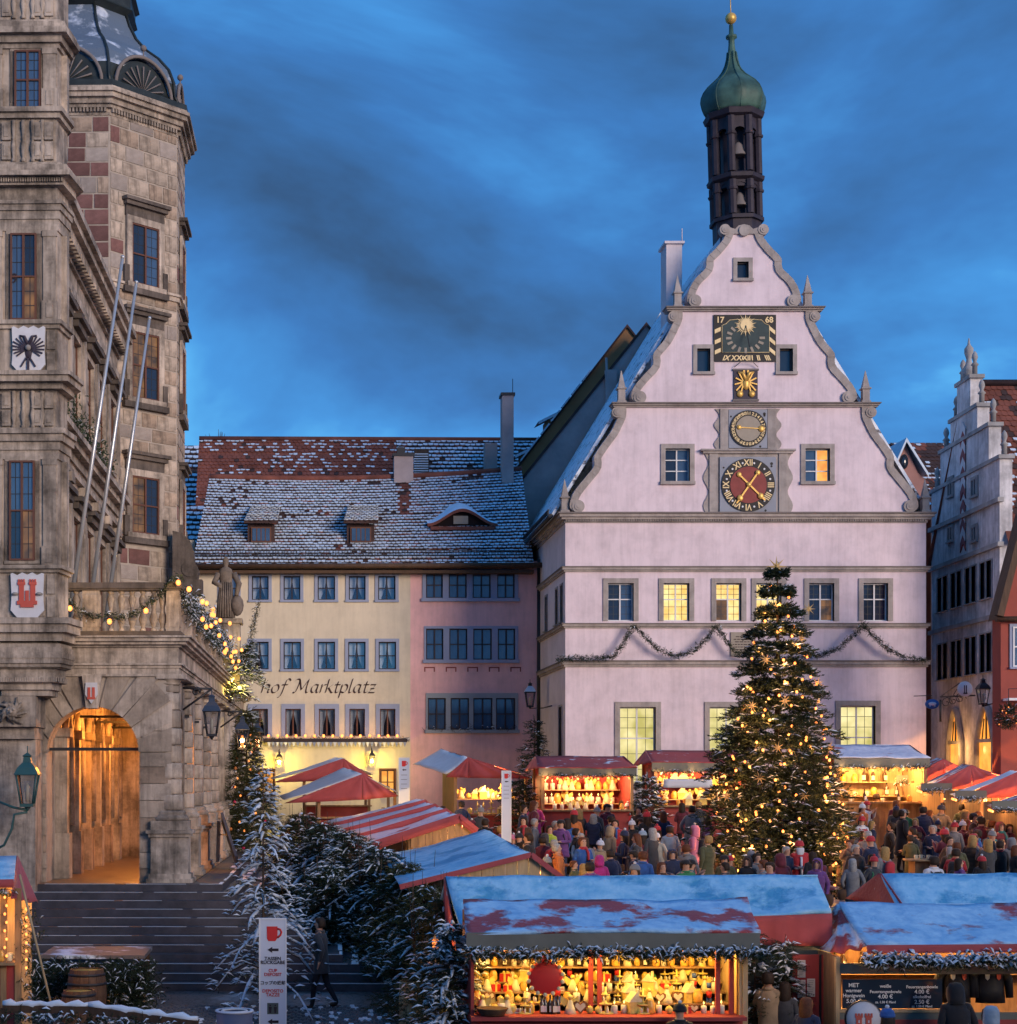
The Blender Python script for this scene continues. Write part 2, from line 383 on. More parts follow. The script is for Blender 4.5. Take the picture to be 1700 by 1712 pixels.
def solo(name,mb,ms,label,cat,loc=(0,0,0),rz=0,group=None,world=True):
 """a thing that is one mesh"""
 W = Matrix.Translation(Vector(loc)) @ Matrix.Rotation(rz,4,'Z')
 me = mb.mesh(name,W.inverted() if world else None)
 for m_ in mm(ms): me.materials.append(m_)
 o = bpy.data.objects.new(name,me); COL.objects.link(o); o.location = loc; o.rotation_euler = (0,0,rz)
 WM[o.name] = W
 return tag(o,label,cat,group)
def inst(name,me,parent=None,loc=(0,0,0),rot=(0,0,0),scale=(1,1,1),ms=None,M_=None):
 """object sharing mesh data; loc is local to parent"""
 o = bpy.data.objects.new(name,me); COL.objects.link(o)
 if M_ is not None: o.matrix_basis = M_
 else: o.location = loc; o.rotation_euler = rot; o.scale = scale
 if parent is not None:
  o.parent = parent; WM[o.name] = WM.get(parent.name,Matrix.Identity(4))
 if ms is not None:
  for i,m_ in enumerate(mm(ms)):
   o.material_slots[i].link = 'OBJECT'; o.material_slots[i].material = m_
 return o
def meshdata(name,mb,ms):
 me = mb.mesh(name)
 for m_ in mm(ms): me.materials.append(m_)
 return me
def lamp(parent,loc,e,col=(1,0.62,0.28),r=0.06,name='lamp_light',local=False):
 d = bpy.data.lights.new(name,'POINT'); d.energy = e; d.color = col; d.shadow_soft_size = r
 o = bpy.data.objects.new(name,d); COL.objects.link(o)
 if parent is not None:
  o.parent = parent
  o.location = Vector(loc) if local else WM[parent.name].inverted() @ Vector(loc)
 else: o.location = loc
 return o
def text(name,s,size,parent,M_,ms,ext=0.004,align='CENTER',shear=0.0,sp=1.0,bold=0.0):
 """flat lettering; M_ is in world space: x along the line, y up"""
 c = bpy.data.curves.new(name,'FONT'); c.body = s; c.size = size; c.extrude = ext; c.align_x = align; c.shear = shear; c.space_character = sp; c.offset = bold
 c.resolution_u = 3
 t = bpy.data.objects.new('tmp',c); COL.objects.link(t)
 bpy.context.view_layer.update()
 dg = bpy.context.evaluated_depsgraph_get()
 me = bpy.data.meshes.new_from_object(t.evaluated_get(dg)); bpy.data.objects.remove(t); bpy.data.curves.remove(c)
 W = WM[parent.name]
 me.transform(W.inverted() @ M_); me.materials.clear()
 for m_ in mm(ms): me.materials.append(m_)
 me.name = name
 o = bpy.data.objects.new(name,me); COL.objects.link(o); o.parent = parent; WM[o.name] = W
 return o
def MS(p,rz=0.0):
 """south-facing lettering at p (turned rz about z)"""
 return Matrix.Translation(Vector(p)) @ Matrix.Rotation(rz,4,'Z') @ Matrix.Rotation(PI / 2,4,'X')
def wall_holes(mb,u0,u1,z0,z1,holes,depth,fn,m=0,mr=None,back=False):
 """wall with rectangular openings; fn(u,d,z)->3D, d inward"""
 mr = m if mr is None else mr
 us = sorted({u0,u1,*[h[0] for h in holes],*[h[1] for h in holes]}); zs = sorted({z0,z1,*[h[2] for h in holes],*[h[3] for h in holes]})
 us = [u for u in us if u0 <= u <= u1]; zs = [z for z in zs if z0 <= z <= z1]
 for i in range(len(us) - 1):
  for j in range(len(zs) - 1):
   uc = (us[i] + us[i + 1]) / 2; zc = (zs[j] + zs[j + 1]) / 2
   if any(h[0] < uc < h[1] and h[2] < zc < h[3] for h in holes): continue
   mb.quad(fn(us[i],0,zs[j]),fn(us[i + 1],0,zs[j]),fn(us[i + 1],0,zs[j + 1]),fn(us[i],0,zs[j + 1]),m)
 for (a,b,c,d) in holes:
  for (p,q) in (((a,c),(b,c)),((b,c),(b,d)),((b,d),(a,d)),((a,d),(a,c))):
   mb.quad(fn(p[0],0,p[1]),fn(q[0],0,q[1]),fn(q[0],depth,q[1]),fn(p[0],depth,p[1]),mr)
_u = MB(); _u.box(-0.5,0.5,-0.5,0.5,-0.5,0.5)
PANE = {}
def pane_mesh(m_):
 if m_ not in PANE:
  b = MB(); b.box(-0.5,0.5,-0.5,0.5,-0.5,0.5); PANE[m_] = meshdata('pane',b,m_)
 return PANE[m_]
def window(root,fn,u0,u1,z0,z1,surround=None,sw=0.14,proud=0.06,rec=0.16,sash='sash_white',nx=2,nz=2,glass='glass_dark',bw=0.05,sill=True,lead=None,name='window',zsplit=None,glasses=None,head=None,proud_sill=0.12):
 """u0..z1: the opening. surround ring, sash bars and one object per pane. fn(u,d,z) world (or root-local) point"""
 W = WM[root.name]; inv = W.inverted()
 mb = MB()
 def slab(a,b,c,d,d0,d1,m=0):
  v = [fn(u,dd,z) for z in (c,d) for dd in (d0,d1) for u in (a,b)]
  mb.add(v,((0,2,3,1),(4,5,7,6),(0,1,5,4),(2,6,7,3),(0,4,6,2),(1,3,7,5)),m)
 if surround:
  slab(u0 - sw,u0,z0,z1,-proud,rec); slab(u1,u1 + sw,z0,z1,-proud,rec)
  slab(u0 - sw,u1 + sw,z1,z1 + (head or sw),-proud - 0.002,rec)
  if sill: slab(u0 - sw * 1.1,u1 + sw * 1.1,z0 - sw * 0.7,z0,-proud_sill,rec)
 # sash: outer frame + bars
 d0,d1 = rec - 0.06,rec
 slab(u0,u0 + bw,z0,z1,d0,d1,1); slab(u1 - bw,u1,z0,z1,d0,d1,1)
 slab(u0 + bw,u1 - bw,z0,z0 + bw,d0,d1,1); slab(u0 + bw,u1 - bw,z1 - bw,z1,d0,d1,1)
 xs = [u0 + (u1 - u0) * i / nx for i in range(nx + 1)]
 zs = [z0 + (z1 - z0) * j / nz for j in range(nz + 1)] if zsplit is None else [z0] + [z0 + (z1 - z0) * k for k in zsplit] + [z1]
 for x in xs[1:-1]: slab(x - bw * 0.6,x + bw * 0.6,z0 + bw,z1 - bw,d0 - 0.004,d1 - 0.004,1)
 for z in zs[1:-1]: slab(u0 + bw,u1 - bw,z - bw * 0.45,z + bw * 0.45,d0 + 0.003,d1 - 0.002,1)
 if lead:
  lx,lz = lead
  for i in range(nx):
   for j in range(len(zs) - 1):
    for k in range(1,lx):
     x = xs[i] + (xs[i + 1] - xs[i]) * k / lx; slab(x - 0.009,x + 0.009,zs[j] + 0.02,zs[j + 1] - 0.02,d1 - 0.02,d1 - 0.01,2)
    for k in range(1,lz):
     z = zs[j] + (zs[j + 1] - zs[j]) * k / lz; slab(xs[i] + 0.02,xs[i + 1] - 0.02,z - 0.009,z + 0.009,d1 - 0.021,d1 - 0.011,2)
 o = part(name,mb,[surround or sash,sash,'iron'],root,local=False) if not getattr(fn,'local',False) else part(name,mb,[surround or sash,sash,'iron'],root,local=True)
 k = 0
 for j in range(len(zs) - 1):
  for i in range(nx):
   g = glasses[k % len(glasses)] if glasses else glass; k += 1
   a = Vector(fn(xs[i],d1 - 0.012,zs[j])); b = Vector(fn(xs[i + 1],d1 - 0.012,zs[j])); t = Vector(fn(xs[i],d1 - 0.012,zs[j + 1])); n = Vector(fn(xs[i],d1 - 0.004,zs[j])) - a
   c = (b + t) / 2
   M_ = Matrix.Identity(4); M_.col[0][:3] = b - a; M_.col[1][:3] = n; M_.col[2][:3] = t - a; M_.col[3][:3] = c
   if not getattr(fn,'local',False): M_ = inv @ M_
   # shear-free only when axes are square; all callers are
   inst('pane',pane_mesh(g),o,M_=M_)
 return o
def tile_roof(A,B,C,D,tw,ch,parent,red=0.5,snow=0.85,sag=0.0,thick=0.03,name='roof_tiles',snow_noise=0.35,seed=0,redfn=None,local=False,skip=None):
 """courses of beaver-tail tiles from eave A-B up to ridge D-C, snow lying on the tiles"""
 rs = np.random.RandomState(seed)
 A,B,C,D = [np.array(x,float) for x in (A,B,C,D)]
 slope = np.linalg.norm(((D - A) + (C - B)) / 2); width = max(np.linalg.norm(B - A),np.linalg.norm(C - D))
 nr = max(3,int(slope / ch)); nc = max(3,int(width / tw))
 nrm = np.cross(B - A,D - A); nrm /= np.linalg.norm(nrm)
 if nrm[2] < 0: nrm = -nrm
 V = []; Fc = []; Mi = []
 def pt(u,v):
  p = (A * (1 - u) + B * u) * (1 - v) + (D * (1 - u) + C * u) * v
  p = p.copy(); p[2] -= sag * math.sin(PI * min(1,max(0,u))) * v
  return p
 for r in range(nr):
  v0 = r / nr; v1 = min(1.0,(r + 1.12) / nr); off = 0.5 if r % 2 else 0.0
  wob = rs.normal(0,0.012)
  for c in range(-1,nc + 1):
   ua = (c + off) / nc; ub = (c + off + 1) / nc
   ua_,ub_ = max(0,ua),min(1,ub)
   if ub_ - ua_ < 0.15 / nc: continue
   if skip and skip((ua_ + ub_) / 2,v0): continue
   j = rs.normal(0,0.006); dv = rs.normal(0,0.05) / nr
   g = (ub_ - ua_) * 0.03
   a = pt(ua_ + g,v0 + dv); b = pt(ub_ - g,v0 + dv); m1 = pt((ua_ + ub_) / 2,v0 + dv - 0.14 / nr); cc = pt(ub_ - g,v1); dd = pt(ua_ + g,v1)
   up = nrm * (thick + 0.02 + j + wob); lo = nrm * 0.0; top = nrm * 0.006
   o = len(V)
   V += [a + up,m1 + up,b + up,cc + top,dd + top,a + lo,m1 + lo,b + lo]
   Fc += [(o,o + 1,o + 2,o + 3,o + 4),(o,o + 5,o + 6,o + 1),(o + 1,o + 6,o + 7,o + 2)]
   rr = red if redfn is None else redfn((ua_ + ub_) / 2,v0)
   tmi = 0 if rs.rand() < rr else 1
   Mi += [tmi,tmi,tmi]
   pc = pt((ua_ + ub_) / 2,v0)
   nz = mnoise.noise(Vector((pc[0] * 0.55 + seed,pc[1] * 0.55,pc[2] * 0.9)))
   sn = snow if not callable(snow) else snow((ua_ + ub_) / 2,v0)
   if rs.rand() < sn + nz * snow_noise:
    h = up + nrm * (0.016 + 0.01 * rs.rand())
    ve = 0.20 + 0.12 * rs.rand(); vf = 0.66 + 0.24 * rs.rand()
    if sn < 0.5: vf = ve + 0.30 + 0.25 * rs.rand()
    l1 = rs.rand() * 0.05; l2 = rs.rand() * 0.05
    s0 = pt(ua_ + g + (ub_ - ua_) * l1,v0 + ve / nr); s1 = pt((ua_ + ub_) / 2,v0 + (ve - 0.12) / nr); s2 = pt(ub_ - g - (ub_ - ua_) * l2,v0 + ve / nr)
    s3 = pt(ub_ - g - (ub_ - ua_) * l2,v0 + vf / nr); s4 = pt(ua_ + g + (ub_ - ua_) * l1,v0 + vf / nr)
    o = len(V)
    V += [s0 + h,s1 + h,s2 + h,s3 + h * 0.55,s4 + h * 0.55,s0 + up * 0.8,s1 + up * 0.8,s2 + up * 0.8]
    Fc += [(o,o + 1,o + 2,o + 3,o + 4),(o,o + 5,o + 6,o + 1),(o + 1,o + 6,o + 7,o + 2)]
    Mi += [2,2,2]
 me = bpy.data.meshes.new(name)
 V = np.array(V)
 if parent is not None and not local:
  inv = np.array(WM[parent.name].inverted()); V = V @ inv[:3,:3].T + inv[:3,3]
 me.from_pydata(V.tolist(),[],Fc); me.polygons.foreach_set('material_index',Mi); me.update()
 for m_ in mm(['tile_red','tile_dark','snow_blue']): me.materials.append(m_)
 o = bpy.data.objects.new(name,me); COL.objects.link(o); o['kind'] = 'stuff'
 if parent is not None: o.parent = parent; WM[o.name] = WM[parent.name]
 return o
# ---------------------------------------------------------------- conifer foliage (numpy)
def twig_template(nsp,L,spike,wid,rs,flat=0.6):
 """needle spikes round an axis of length L along +x; returns (n,3,3)"""
 T = np.zeros((nsp,3,3))
 for i in range(nsp):
  x = L * (0.05 + 0.95 * i / nsp); th = rs.rand() * 2 * PI
  d = np.array([0.75,math.cos(th),math.sin(th) * flat]); d /= np.linalg.norm(d)
  ln = spike * (0.7 + 0.5 * rs.rand()) * (1.0 - 0.4 * x / L)
  tip = np.array([x,0,0]) + d * ln
  side = np.cross(d,rs.normal(size=3)); side /= np.linalg.norm(side)
  T[i,0] = np.array([x,0,0]) - side * wid; T[i,1] = np.array([x,0,0]) + side * wid; T[i,2] = tip
 return T
def tri_mesh(name,tris,mi,mats):
 n = len(tris); me = bpy.data.meshes.new(name)
 me.vertices.add(n * 3); me.vertices.foreach_set('co',tris.reshape(-1).astype(np.float32))
 me.loops.add(n * 3); me.loops.foreach_set('vertex_index',np.arange(n * 3,dtype=np.int32))
 me.polygons.add(n); me.polygons.foreach_set('loop_start',np.arange(0,n * 3,3,dtype=np.int32))
 me.polygons.foreach_set('material_index',mi.astype(np.int32))
 me.update(); me.validate()
 for m_ in mm(mats): me.materials.append(m_)
 return me
def frames(dirs,ups):
 d = dirs / np.linalg.norm(dirs,axis=1,keepdims=True)
 s = np.cross(ups,d); s /= (np.linalg.norm(s,axis=1,keepdims=True) + 1e-9)
 u = np.cross(d,s)
 return np.stack([d,s,u],axis=2)     # columns x,y,z
def foliage(name,pos,dirs,scl,snow,rs,mats=('needle','needle_snow'),L=0.3,spike=0.10,wid=0.011,nsp=12,snow_w=0.035,snow_lift=0.03):
 """twigs at pos pointing along dirs; snow: probability array of a snow cap on the twig"""
 pos = np.array(pos); dirs = np.array(dirs); scl = np.array(scl); snow = np.array(snow)
 N = len(pos); K = 6
 temps = [twig_template(nsp,L,spike,wid,rs) for _ in range(K)]
 ups = np.tile(np.array([0,0,1.0]),(N,1)) + rs.normal(0,0.25,(N,3))
 Fm = frames(dirs,ups)
 out_t = []; out_m = []
 which = rs.randint(0,K,N)
 for k in range(K):
  idx = np.where(which == k)[0]
  if len(idx) == 0: continue
  T = temps[k]
  t = np.einsum('nij,tkj->ntki',Fm[idx],T) * scl[idx][:,None,None,None] + pos[idx][:,None,None,:]
  t = t.reshape(-1,3,3); out_t.append(t); out_m.append(np.zeros(len(t)))
 si = np.where(rs.rand(N) < snow)[0]
 if len(si):
  q = []
  Ls = L * scl[si]; p0 = pos[si]; F2 = Fm[si]
  dd = F2[:,:,0]; ss = F2[:,:,1]; upv = np.tile(np.array([0,0,1.0]),(len(si),1))
  lift = upv * (snow_lift * scl[si])[:,None]
  ww = (snow_w * (0.6 + 0.8 * rs.rand(len(si))) * scl[si])[:,None]
  a = p0 + dd * (0.1 * Ls)[:,None] + lift * 0.8; b = p0 + dd * (0.55 * Ls)[:,None] + lift * 1.3; c = p0 + dd * (1.05 * Ls)[:,None] + lift * 0.6
  sg = ss * ww
  for (x,y,z) in ((a,b - sg,b + lift * 0.7),(a,b + lift * 0.7,b + sg),(c,b + lift * 0.7,b - sg),(c,b + sg,b + lift * 0.7)):
   q.append(np.stack([x,y,z],axis=1))
  q = np.concatenate(q); out_t.append(q); out_m.append(np.ones(len(q)))
 tris = np.concatenate(out_t); mi = np.concatenate(out_m)
 return tri_mesh(name,tris,mi,mats)
def fir_points(h,rad,nb,rs,tw=12,droop=0.25,low=0.06,power=0.9,lump=0.35,up=0.35,L0=0.9,lean=(0,0),layers=0):
 """twig positions of a fir with whorled boughs, base at origin"""
 pos = []; dirs = []; scl = []; zz = []; branches = []
 for i in range(nb):
  t = low + (1 - low) * (i + rs.rand()) / nb
  if layers:
   tl = round(t * layers) / layers; t = tl * 0.75 + t * 0.25
  z = h * t
  Rr = rad * (1 - t) ** power * (1 + lump * (rs.rand() - 0.5) * 2 * 0.6) + 0.05
  th = rs.rand() * 2 * PI
  er = np.array([math.cos(th),math.sin(th),0.0])
  n = max(3,int(tw * (0.35 + 0.65 * Rr / rad)))
  c0 = np.array([lean[0] * t,lean[1] * t,0])
  prev = None
  for k in range(n):
   s_ = (k + 0.5) / n; s_ = 0.12 + 0.88 * s_
   dz = up * Rr * s_ * (0.5 - t * 0.0) * (1 - s_ * 1.25) - droop * Rr * s_ * s_
   p = c0 + er * Rr * s_ + np.array([0,0,z + dz])
   side = np.array([-er[1],er[0],0.0]); sg = 1 if k % 2 else -1
   sl = 0.42 * Rr * (1 - s_ * 0.75)
   d = er * 0.8 + side * sg * (0.75 + 0.3 * rs.rand()) + np.array([0,0,-0.12 + 0.2 * rs.rand()])
   d /= np.linalg.norm(d)
   m_ = max(1,int(sl / (0.20)))
   for q in range(m_ + 1):
    pp = p + d * sl * q / (m_ + 1) + rs.normal(0,0.02,3)
    pos.append(pp); dirs.append(d + rs.normal(0,0.22,3)); scl.append(0.75 + 0.5 * rs.rand()); zz.append(s_)
  tip = c0 + er * Rr + np.array([0,0,z + up * Rr * 0.5 * (-0.25) - droop * Rr])
  pos.append(tip); dirs.append(er + np.array([0,0,0.15])); scl.append(0.9); zz.append(1.0)
  branches.append([c0 + er * Rr * q + np.array([0,0,z + up * Rr * q * .5 * (1 - q * 1.25) - droop * Rr * q * q]) for q in (0,.35,.7,1.0)])
 for k in range(4):
  pos.append(np.array([lean[0],lean[1],h * (0.95 + 0.02 * k)])); dirs.append(np.array([rs.normal() * 0.15,rs.normal() * 0.15,1.0])); scl.append(0.7); zz.append(1)
 return np.array(pos),np.array(dirs),np.array(scl),np.array(zz),branches
def fir_tree(name,label,base,h,rad,nb,seed,snow=0.4,group=None,mats=('needle','needle_snow'),tw=12,L=0.3,spike=0.10,wid=0.011,nsp=12,trunk_r=0.1,cat='tree',droop=0.25,lean=(0,0),bare_boughs=True,power=0.9,layers=0,low=0.06,snow_w=0.035,up=0.35,lump=0.35,bough=0.0):
 rs = np.random.RandomState(seed)
 root = thing(name,label,cat,base,0,group)
 pos,dirs,scl,zz,br = fir_points(h,rad,nb,rs,tw=tw,droop=droop,lean=lean,power=power,layers=layers,low=low,up=up,lump=lump)
 me = foliage('crown',pos,dirs,scl,snow * (0.25 + 0.75 * zz),rs,mats,L=L,spike=spike,wid=wid,nsp=nsp,snow_w=snow_w)
 c = bpy.data.objects.new('crown',me); COL.objects.link(c); c.parent = root
 mb = MB(); mb.tube([(lean[0] * t,lean[1] * t,h * t - (0.12 if t == 0 else 0)) for t in (0,0.3,0.6,0.85,1.0)],[trunk_r,trunk_r * 0.75,trunk_r * 0.5,trunk_r * 0.25,0.008],7)
 if bare_boughs:
  for b in br[::2]: mb.tube(b,[.017,.012,.008,.004],4,caps=False)
 part('trunk',mb,'bark',root,local=True)
 if bough:      # snow lying along the upper side of the boughs
  mb = MB()
  for b in br:
   if rs.rand() > bough: continue
   w_ = .018 + .022 * rs.rand(); pts = [Vector(p) + Vector((rs.normal(0,.012),rs.normal(0,.012),.02 + w_ * .5)) for p in b]
   pts = [pts[0].lerp(pts[1],.6),pts[1],pts[1].lerp(pts[2],.5),pts[2],pts[2].lerp(pts[3],.5),pts[3]]
   mb.tube(pts,[.004] + [w_ * rs.uniform(.6,1.2) for _ in range(4)] + [.005],5)
  part('bough_snow',mb,'needle_snow',root,local=True,kind='stuff')
 return root
def garland_mesh(path,rad,dens,seed,snow=0.3,mats=('needle','needle_snow'),L=0.13,spike=0.05,wid=0.008,nsp=9,snow_w=0.02):
 rs = np.random.RandomState(seed); pts = [Vector(p) for p in path]
 pos = []; dirs = []; scl = []
 for i in range(len(pts) - 1):
  d = pts[i + 1] - pts[i]; n = max(1,int(d.length * dens))
  for k in range(n):
   p = pts[i].lerp(pts[i + 1],rs.rand()) + Vector(rs.normal(0,rad * 0.4,3).tolist())
   pos.append(p); v = d.normalized() * (1 if rs.rand() < 0.5 else -1) * 0.8 + Vector(rs.normal(0,0.6,3).tolist()); dirs.append(v); scl.append(0.7 + 0.6 * rs.rand())
 return foliage('garland',np.array([tuple(p) for p in pos]),np.array([tuple(d) for d in dirs]),np.array(scl),np.full(len(pos),snow),rs,mats,L=L,spike=spike,wid=wid,nsp=nsp,snow_w=snow_w)
def garland(name,label,path,rad=0.07,dens=60,seed=1,snow=0.3,group=None,parent=None,mats=('needle','needle_snow'),snow_w=0.018):
 loc = Vector(path[0])
 me = garland_mesh([Vector(p) - loc for p in path],rad,dens,seed,snow,mats,snow_w=snow_w)
 o = bpy.data.objects.new(name,me); COL.objects.link(o); o.location = loc; WM[o.name] = Matrix.Translation(loc)
 return tag(o,label,'garland',group)
_b = MB(); _b.sphere((0,0,0),1.0,8,6)
BULB = meshdata('bulb',_b,'bulb_warm'); _b = MB(); _b.sphere((0,0,0),1.0,8,6); BULB_SOFT = meshdata('bulb',_b,'bulb_soft')
_b = MB(); _b.sphere((0,0,0),1.0,8,6); BULB_Y = meshdata('bulb',_b,'bulb_yellow')
def light_string(label,pts,r=0.03,e=0.0,every=1,me=None,col=(1,0.55,0.22),wire=None,group=None,name='fairy_lights'):
 root = thing(name,label,'fairy lights',tuple(pts[0]),0,group)
 for i,p in enumerate(pts):
  inst('bulb',me or BULB,root,Vector(p) - Vector(pts[0]),scale=(r,r,r * 1.2))
  if e and i % every == 0: lamp(root,Vector(p) + Vector((0,-r * 1.5,0)),e,col,0.04)
 if wire:
  mb = MB(); mb.tube(wire,0.006,4); part('wire',mb,'iron',root)
 return root
# ================================================================ the ground
def ground_mat():
 m = bpy.data.materials.new('cobbles'); m.use_nodes = True; t = m.node_tree; b = t.nodes['Principled BSDF']; L = t.links.new
 c = t.nodes.new('ShaderNodeTexCoord')
 v = t.nodes.new('ShaderNodeTexVoronoi'); v.feature = 'DISTANCE_TO_EDGE'; v.inputs['Scale'].default_value = 7.5
 v2 = t.nodes.new('ShaderNodeTexVoronoi'); v2.inputs['Scale'].default_value = 7.5
 L(c.outputs['Object'],v.inputs['Vector']); L(c.outputs['Object'],v2.inputs['Vector'])
 r = t.nodes.new('ShaderNodeValToRGB'); r.color_ramp.elements[0].position = 0.0; r.color_ramp.elements[0].color = (0.018,0.016,0.018,1)
 r.color_ramp.elements[1].position = 0.12; r.color_ramp.elements[1].color = (0.11,0.095,0.095,1)
 L(v.outputs['Distance'],r.inputs[0])
 n = t.nodes.new('ShaderNodeTexNoise'); n.inputs['Scale'].default_value = 0.6; n.inputs['Detail'].default_value = 5; L(c.outputs['Object'],n.inputs['Vector'])
 r2 = t.nodes.new('ShaderNodeValToRGB'); r2.color_ramp.elements[0].position = 0.56; r2.color_ramp.elements[1].position = 0.72
 mx = t.nodes.new('ShaderNodeMix'); mx.data_type = 'RGBA'; mx.inputs[7].default_value = (0.45,0.48,0.54,1)
 L(n.outputs['Fac'],r2.inputs[0]); L(r2.outputs[0],mx.inputs[0]); L(r.outputs[0],mx.inputs[6]); L(mx.outputs[2],b.inputs['Base Color'])
 b.inputs['Roughness'].default_value = 0.42
 bp = t.nodes.new('ShaderNodeBump'); bp.inputs['Strength'].default_value = 0.8; bp.inputs['Distance'].default_value = 0.03
 L(r.outputs[0],bp.inputs['Height']); L(bp.outputs[0],b.inputs['Normal'])
 MAT['cobbles'] = m
ground_mat()
mb = MB(); ys = [-60,20,35,52,66,120,600]; xs_ = [-600,-60,60,600]
gv = [(x,y,max(ground(y),-3.0)) for y in ys for x in xs_]
mb.add(gv,[(j * 4 + i,j * 4 + i + 1,(j + 1) * 4 + i + 1,(j + 1) * 4 + i) for j in range(len(ys) - 1) for i in range(3)])
g = part('ground',mb,'cobbles'); g['kind'] = 'structure'
# loose setts that can be seen one by one near the steps
rs = np.random.RandomState(3); mb = MB()
def setts(x0,x1,y0,y1,p=0.135):
 ny = int((y1 - y0) / p); nx_ = int((x1 - x0) / p)
 for j in range(ny):
  for i in range(nx_):
   x = x0 + (i + 0.5 * (j % 2)) * p + rs.normal(0,0.008); y = y0 + j * p + rs.normal(0,0.006)
   z = ground(y); a = p * (0.40 + 0.05 * rs.rand()); b_ = p * (0.40 + 0.05 * rs.rand()); h = 0.028 + 0.02 * rs.rand()
   o = [(x - a,y - b_,z - .01),(x + a,y - b_,z - .01),(x + a,y + b_,z - .01),(x - a,y + b_,z - .01)]
   k = 0.72; u = [(x - a * k,y - b_ * k,z + h),(x + a * k,y - b_ * k,z + h + rs.normal(0,.004)),(x + a * k,y + b_ * k,z + h),(x - a * k,y + b_ * k,z + h)]
   mb.add(o + u,((4,5,6,7),(0,1,5,4),(1,2,6,5),(2,3,7,6),(3,0,4,7)),1 if rs.rand() < 0.12 else 0)
setts(-5.6,3.4,28.6,33.4)
mat('sett',(0.10,0.088,0.09),0.35,var=0.35,vs=9,spec=0.5)
o = part('cobblestones',mb,['sett','snow']); tag(o,'wet grey cobblestones with traces of snow before the steps','cobbles',kind='stuff')
# ================================================================ town hall, left
THX = -2.717
root = th = thing('town_hall','sandstone Renaissance town hall with arcade, oriel bay and octagonal stair tower','building',(THX,39.0,2.68),-0.02)
WT = WM[th.name]; IT = WT.inverted()
Z0 = 2.68
def T(px,py,ly):
 """photo pixel at depth ly behind the arcade's end wall, in the town hall's own axes (z above its floor)"""
 return IT @ P(px,py,39.0 + ly)
def zl(py,ly=0.0): return PZ(py,39.0 + ly) - Z0
def xl(px,ly=0.0): return T(px,1302,ly).x
def tpart(name,mb,ms,parent=None,**k): return part(name,mb,ms,parent or th,local=True,**k)
# ---- main block
mb = MB(); mb.box(-9.5,-3.0,0.05,30,-2.5,15.45)
mb.box(-4.6,-3.05,-1.0,0.05,-2.5,zl(1165,-1))
tpart('wall',mb,'sandstone')
# entablatures of the east front (receding): bands along ly
def band(mb,z0,z1,off,l0=0.1,l1=12.6,m=0): mb.box(-3.1,-3.0 + off,l0,l1,z0,z1,m)
mb = MB()
zc = 15.45
for (a,b,o_) in ((zc - 0.05,zc + 0.12,0.62),(zc - 0.22,zc - 0.05,0.50),(zc - 0.40,zc - 0.22,0.36),(zc - 0.62,zc - 0.40,0.14),(zc - 1.15,zc - 0.62,0.05),(zc - 1.35,zc - 1.15,0.16)): band(mb,a,b,o_)
for k in range(40): mb.box(-3.0,-2.62,0.3 + k * 0.31,0.3 + k * 0.31 + 0.16,zc - 0.40 - 0.14,zc - 0.402)
z2 = 10.5
for (a,b,o_) in ((z2 - 0.04,z2 + 0.10,0.45),(z2 - 0.2,z2 - 0.04,0.3),(z2 - 0.42,z2 - 0.2,0.12),(z2 - 0.62,z2 - 0.42,0.05),(z2 - 0.75,z2 - 0.62,0.14)): band(mb,a,b,o_)
tpart('cornice',mb,'sandstone')
for z0_,z1_ in ((z2 + 0.12,zc - 1.38),(5.4,z2 - 0.78)):
 for k in range(6):
  l = 0.4 + k * 2.35
  mb = MB(); mb.box(-3.02,-2.86,l,l + 0.42,z0_,z1_); mb.box(-3.03,-2.80,l - 0.06,l + 0.48,z0_,z0_ + 0.35); mb.box(-3.03,-2.80,l - 0.06,l + 0.48,z1_ - 0.22,z1_)
  mb.box(-2.87,-2.84,l + 0.10,l + 0.32,z0_ + 0.6,z1_ - 0.5); tpart('pilaster',mb,'sandstone')
def fE(l,d,z): return (-3.0 - d,l,z)
fE.local = True
for k in range(5):
 l = 1.05 + k * 2.35
 for z0_,z1_ in ((z2 + 0.75,zc - 2.25),(6.1,z2 - 1.75)):
  wdw = window(th,fE,l,l + 1.25,z0_,z1_,'sandstone',0.16,0.14,0.02,'sash_brown',2,2,'glass_blue',0.05)
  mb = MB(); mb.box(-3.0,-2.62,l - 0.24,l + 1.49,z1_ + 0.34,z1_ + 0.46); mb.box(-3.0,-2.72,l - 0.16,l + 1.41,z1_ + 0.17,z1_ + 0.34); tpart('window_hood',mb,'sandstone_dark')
# little box shrubs along the ledge
for k in range(7):
 l = 0.9 + k * 1.35; rsk = np.random.RandomState(40 + k)
 n = 70; pos = rsk.normal(0,1,(n,3)) * np.array([0.10,0.14,0.28]) + np.array([0,0,0.36])
 me = foliage('leaves',pos,rsk.normal(0,1,(n,3)) + np.array([0,0,0.8]),np.full(n,0.8),np.full(n,0.05),rsk,('plant','needle_snow'),L=0.16,spike=0.08,wid=0.018,nsp=8)
 w_ = WT @ Vector((-2.76,l,z2 + 0.10))
 ro = thing('box_shrub','small dark evergreen shrub standing on the town hall ledge','shrub',tuple(w_),-0.02,'shrubs along the town hall ledge')
 c = bpy.data.objects.new('leaves',me); COL.objects.link(c); c.parent = ro
 mb = MB(); mb.lathe([(0.10,0),(0.13,0.16),(0.14,0.17),(0.12,0.18)],(0,0,0),8); part('pot',mb,'sandstone_dark',ro,local=True)
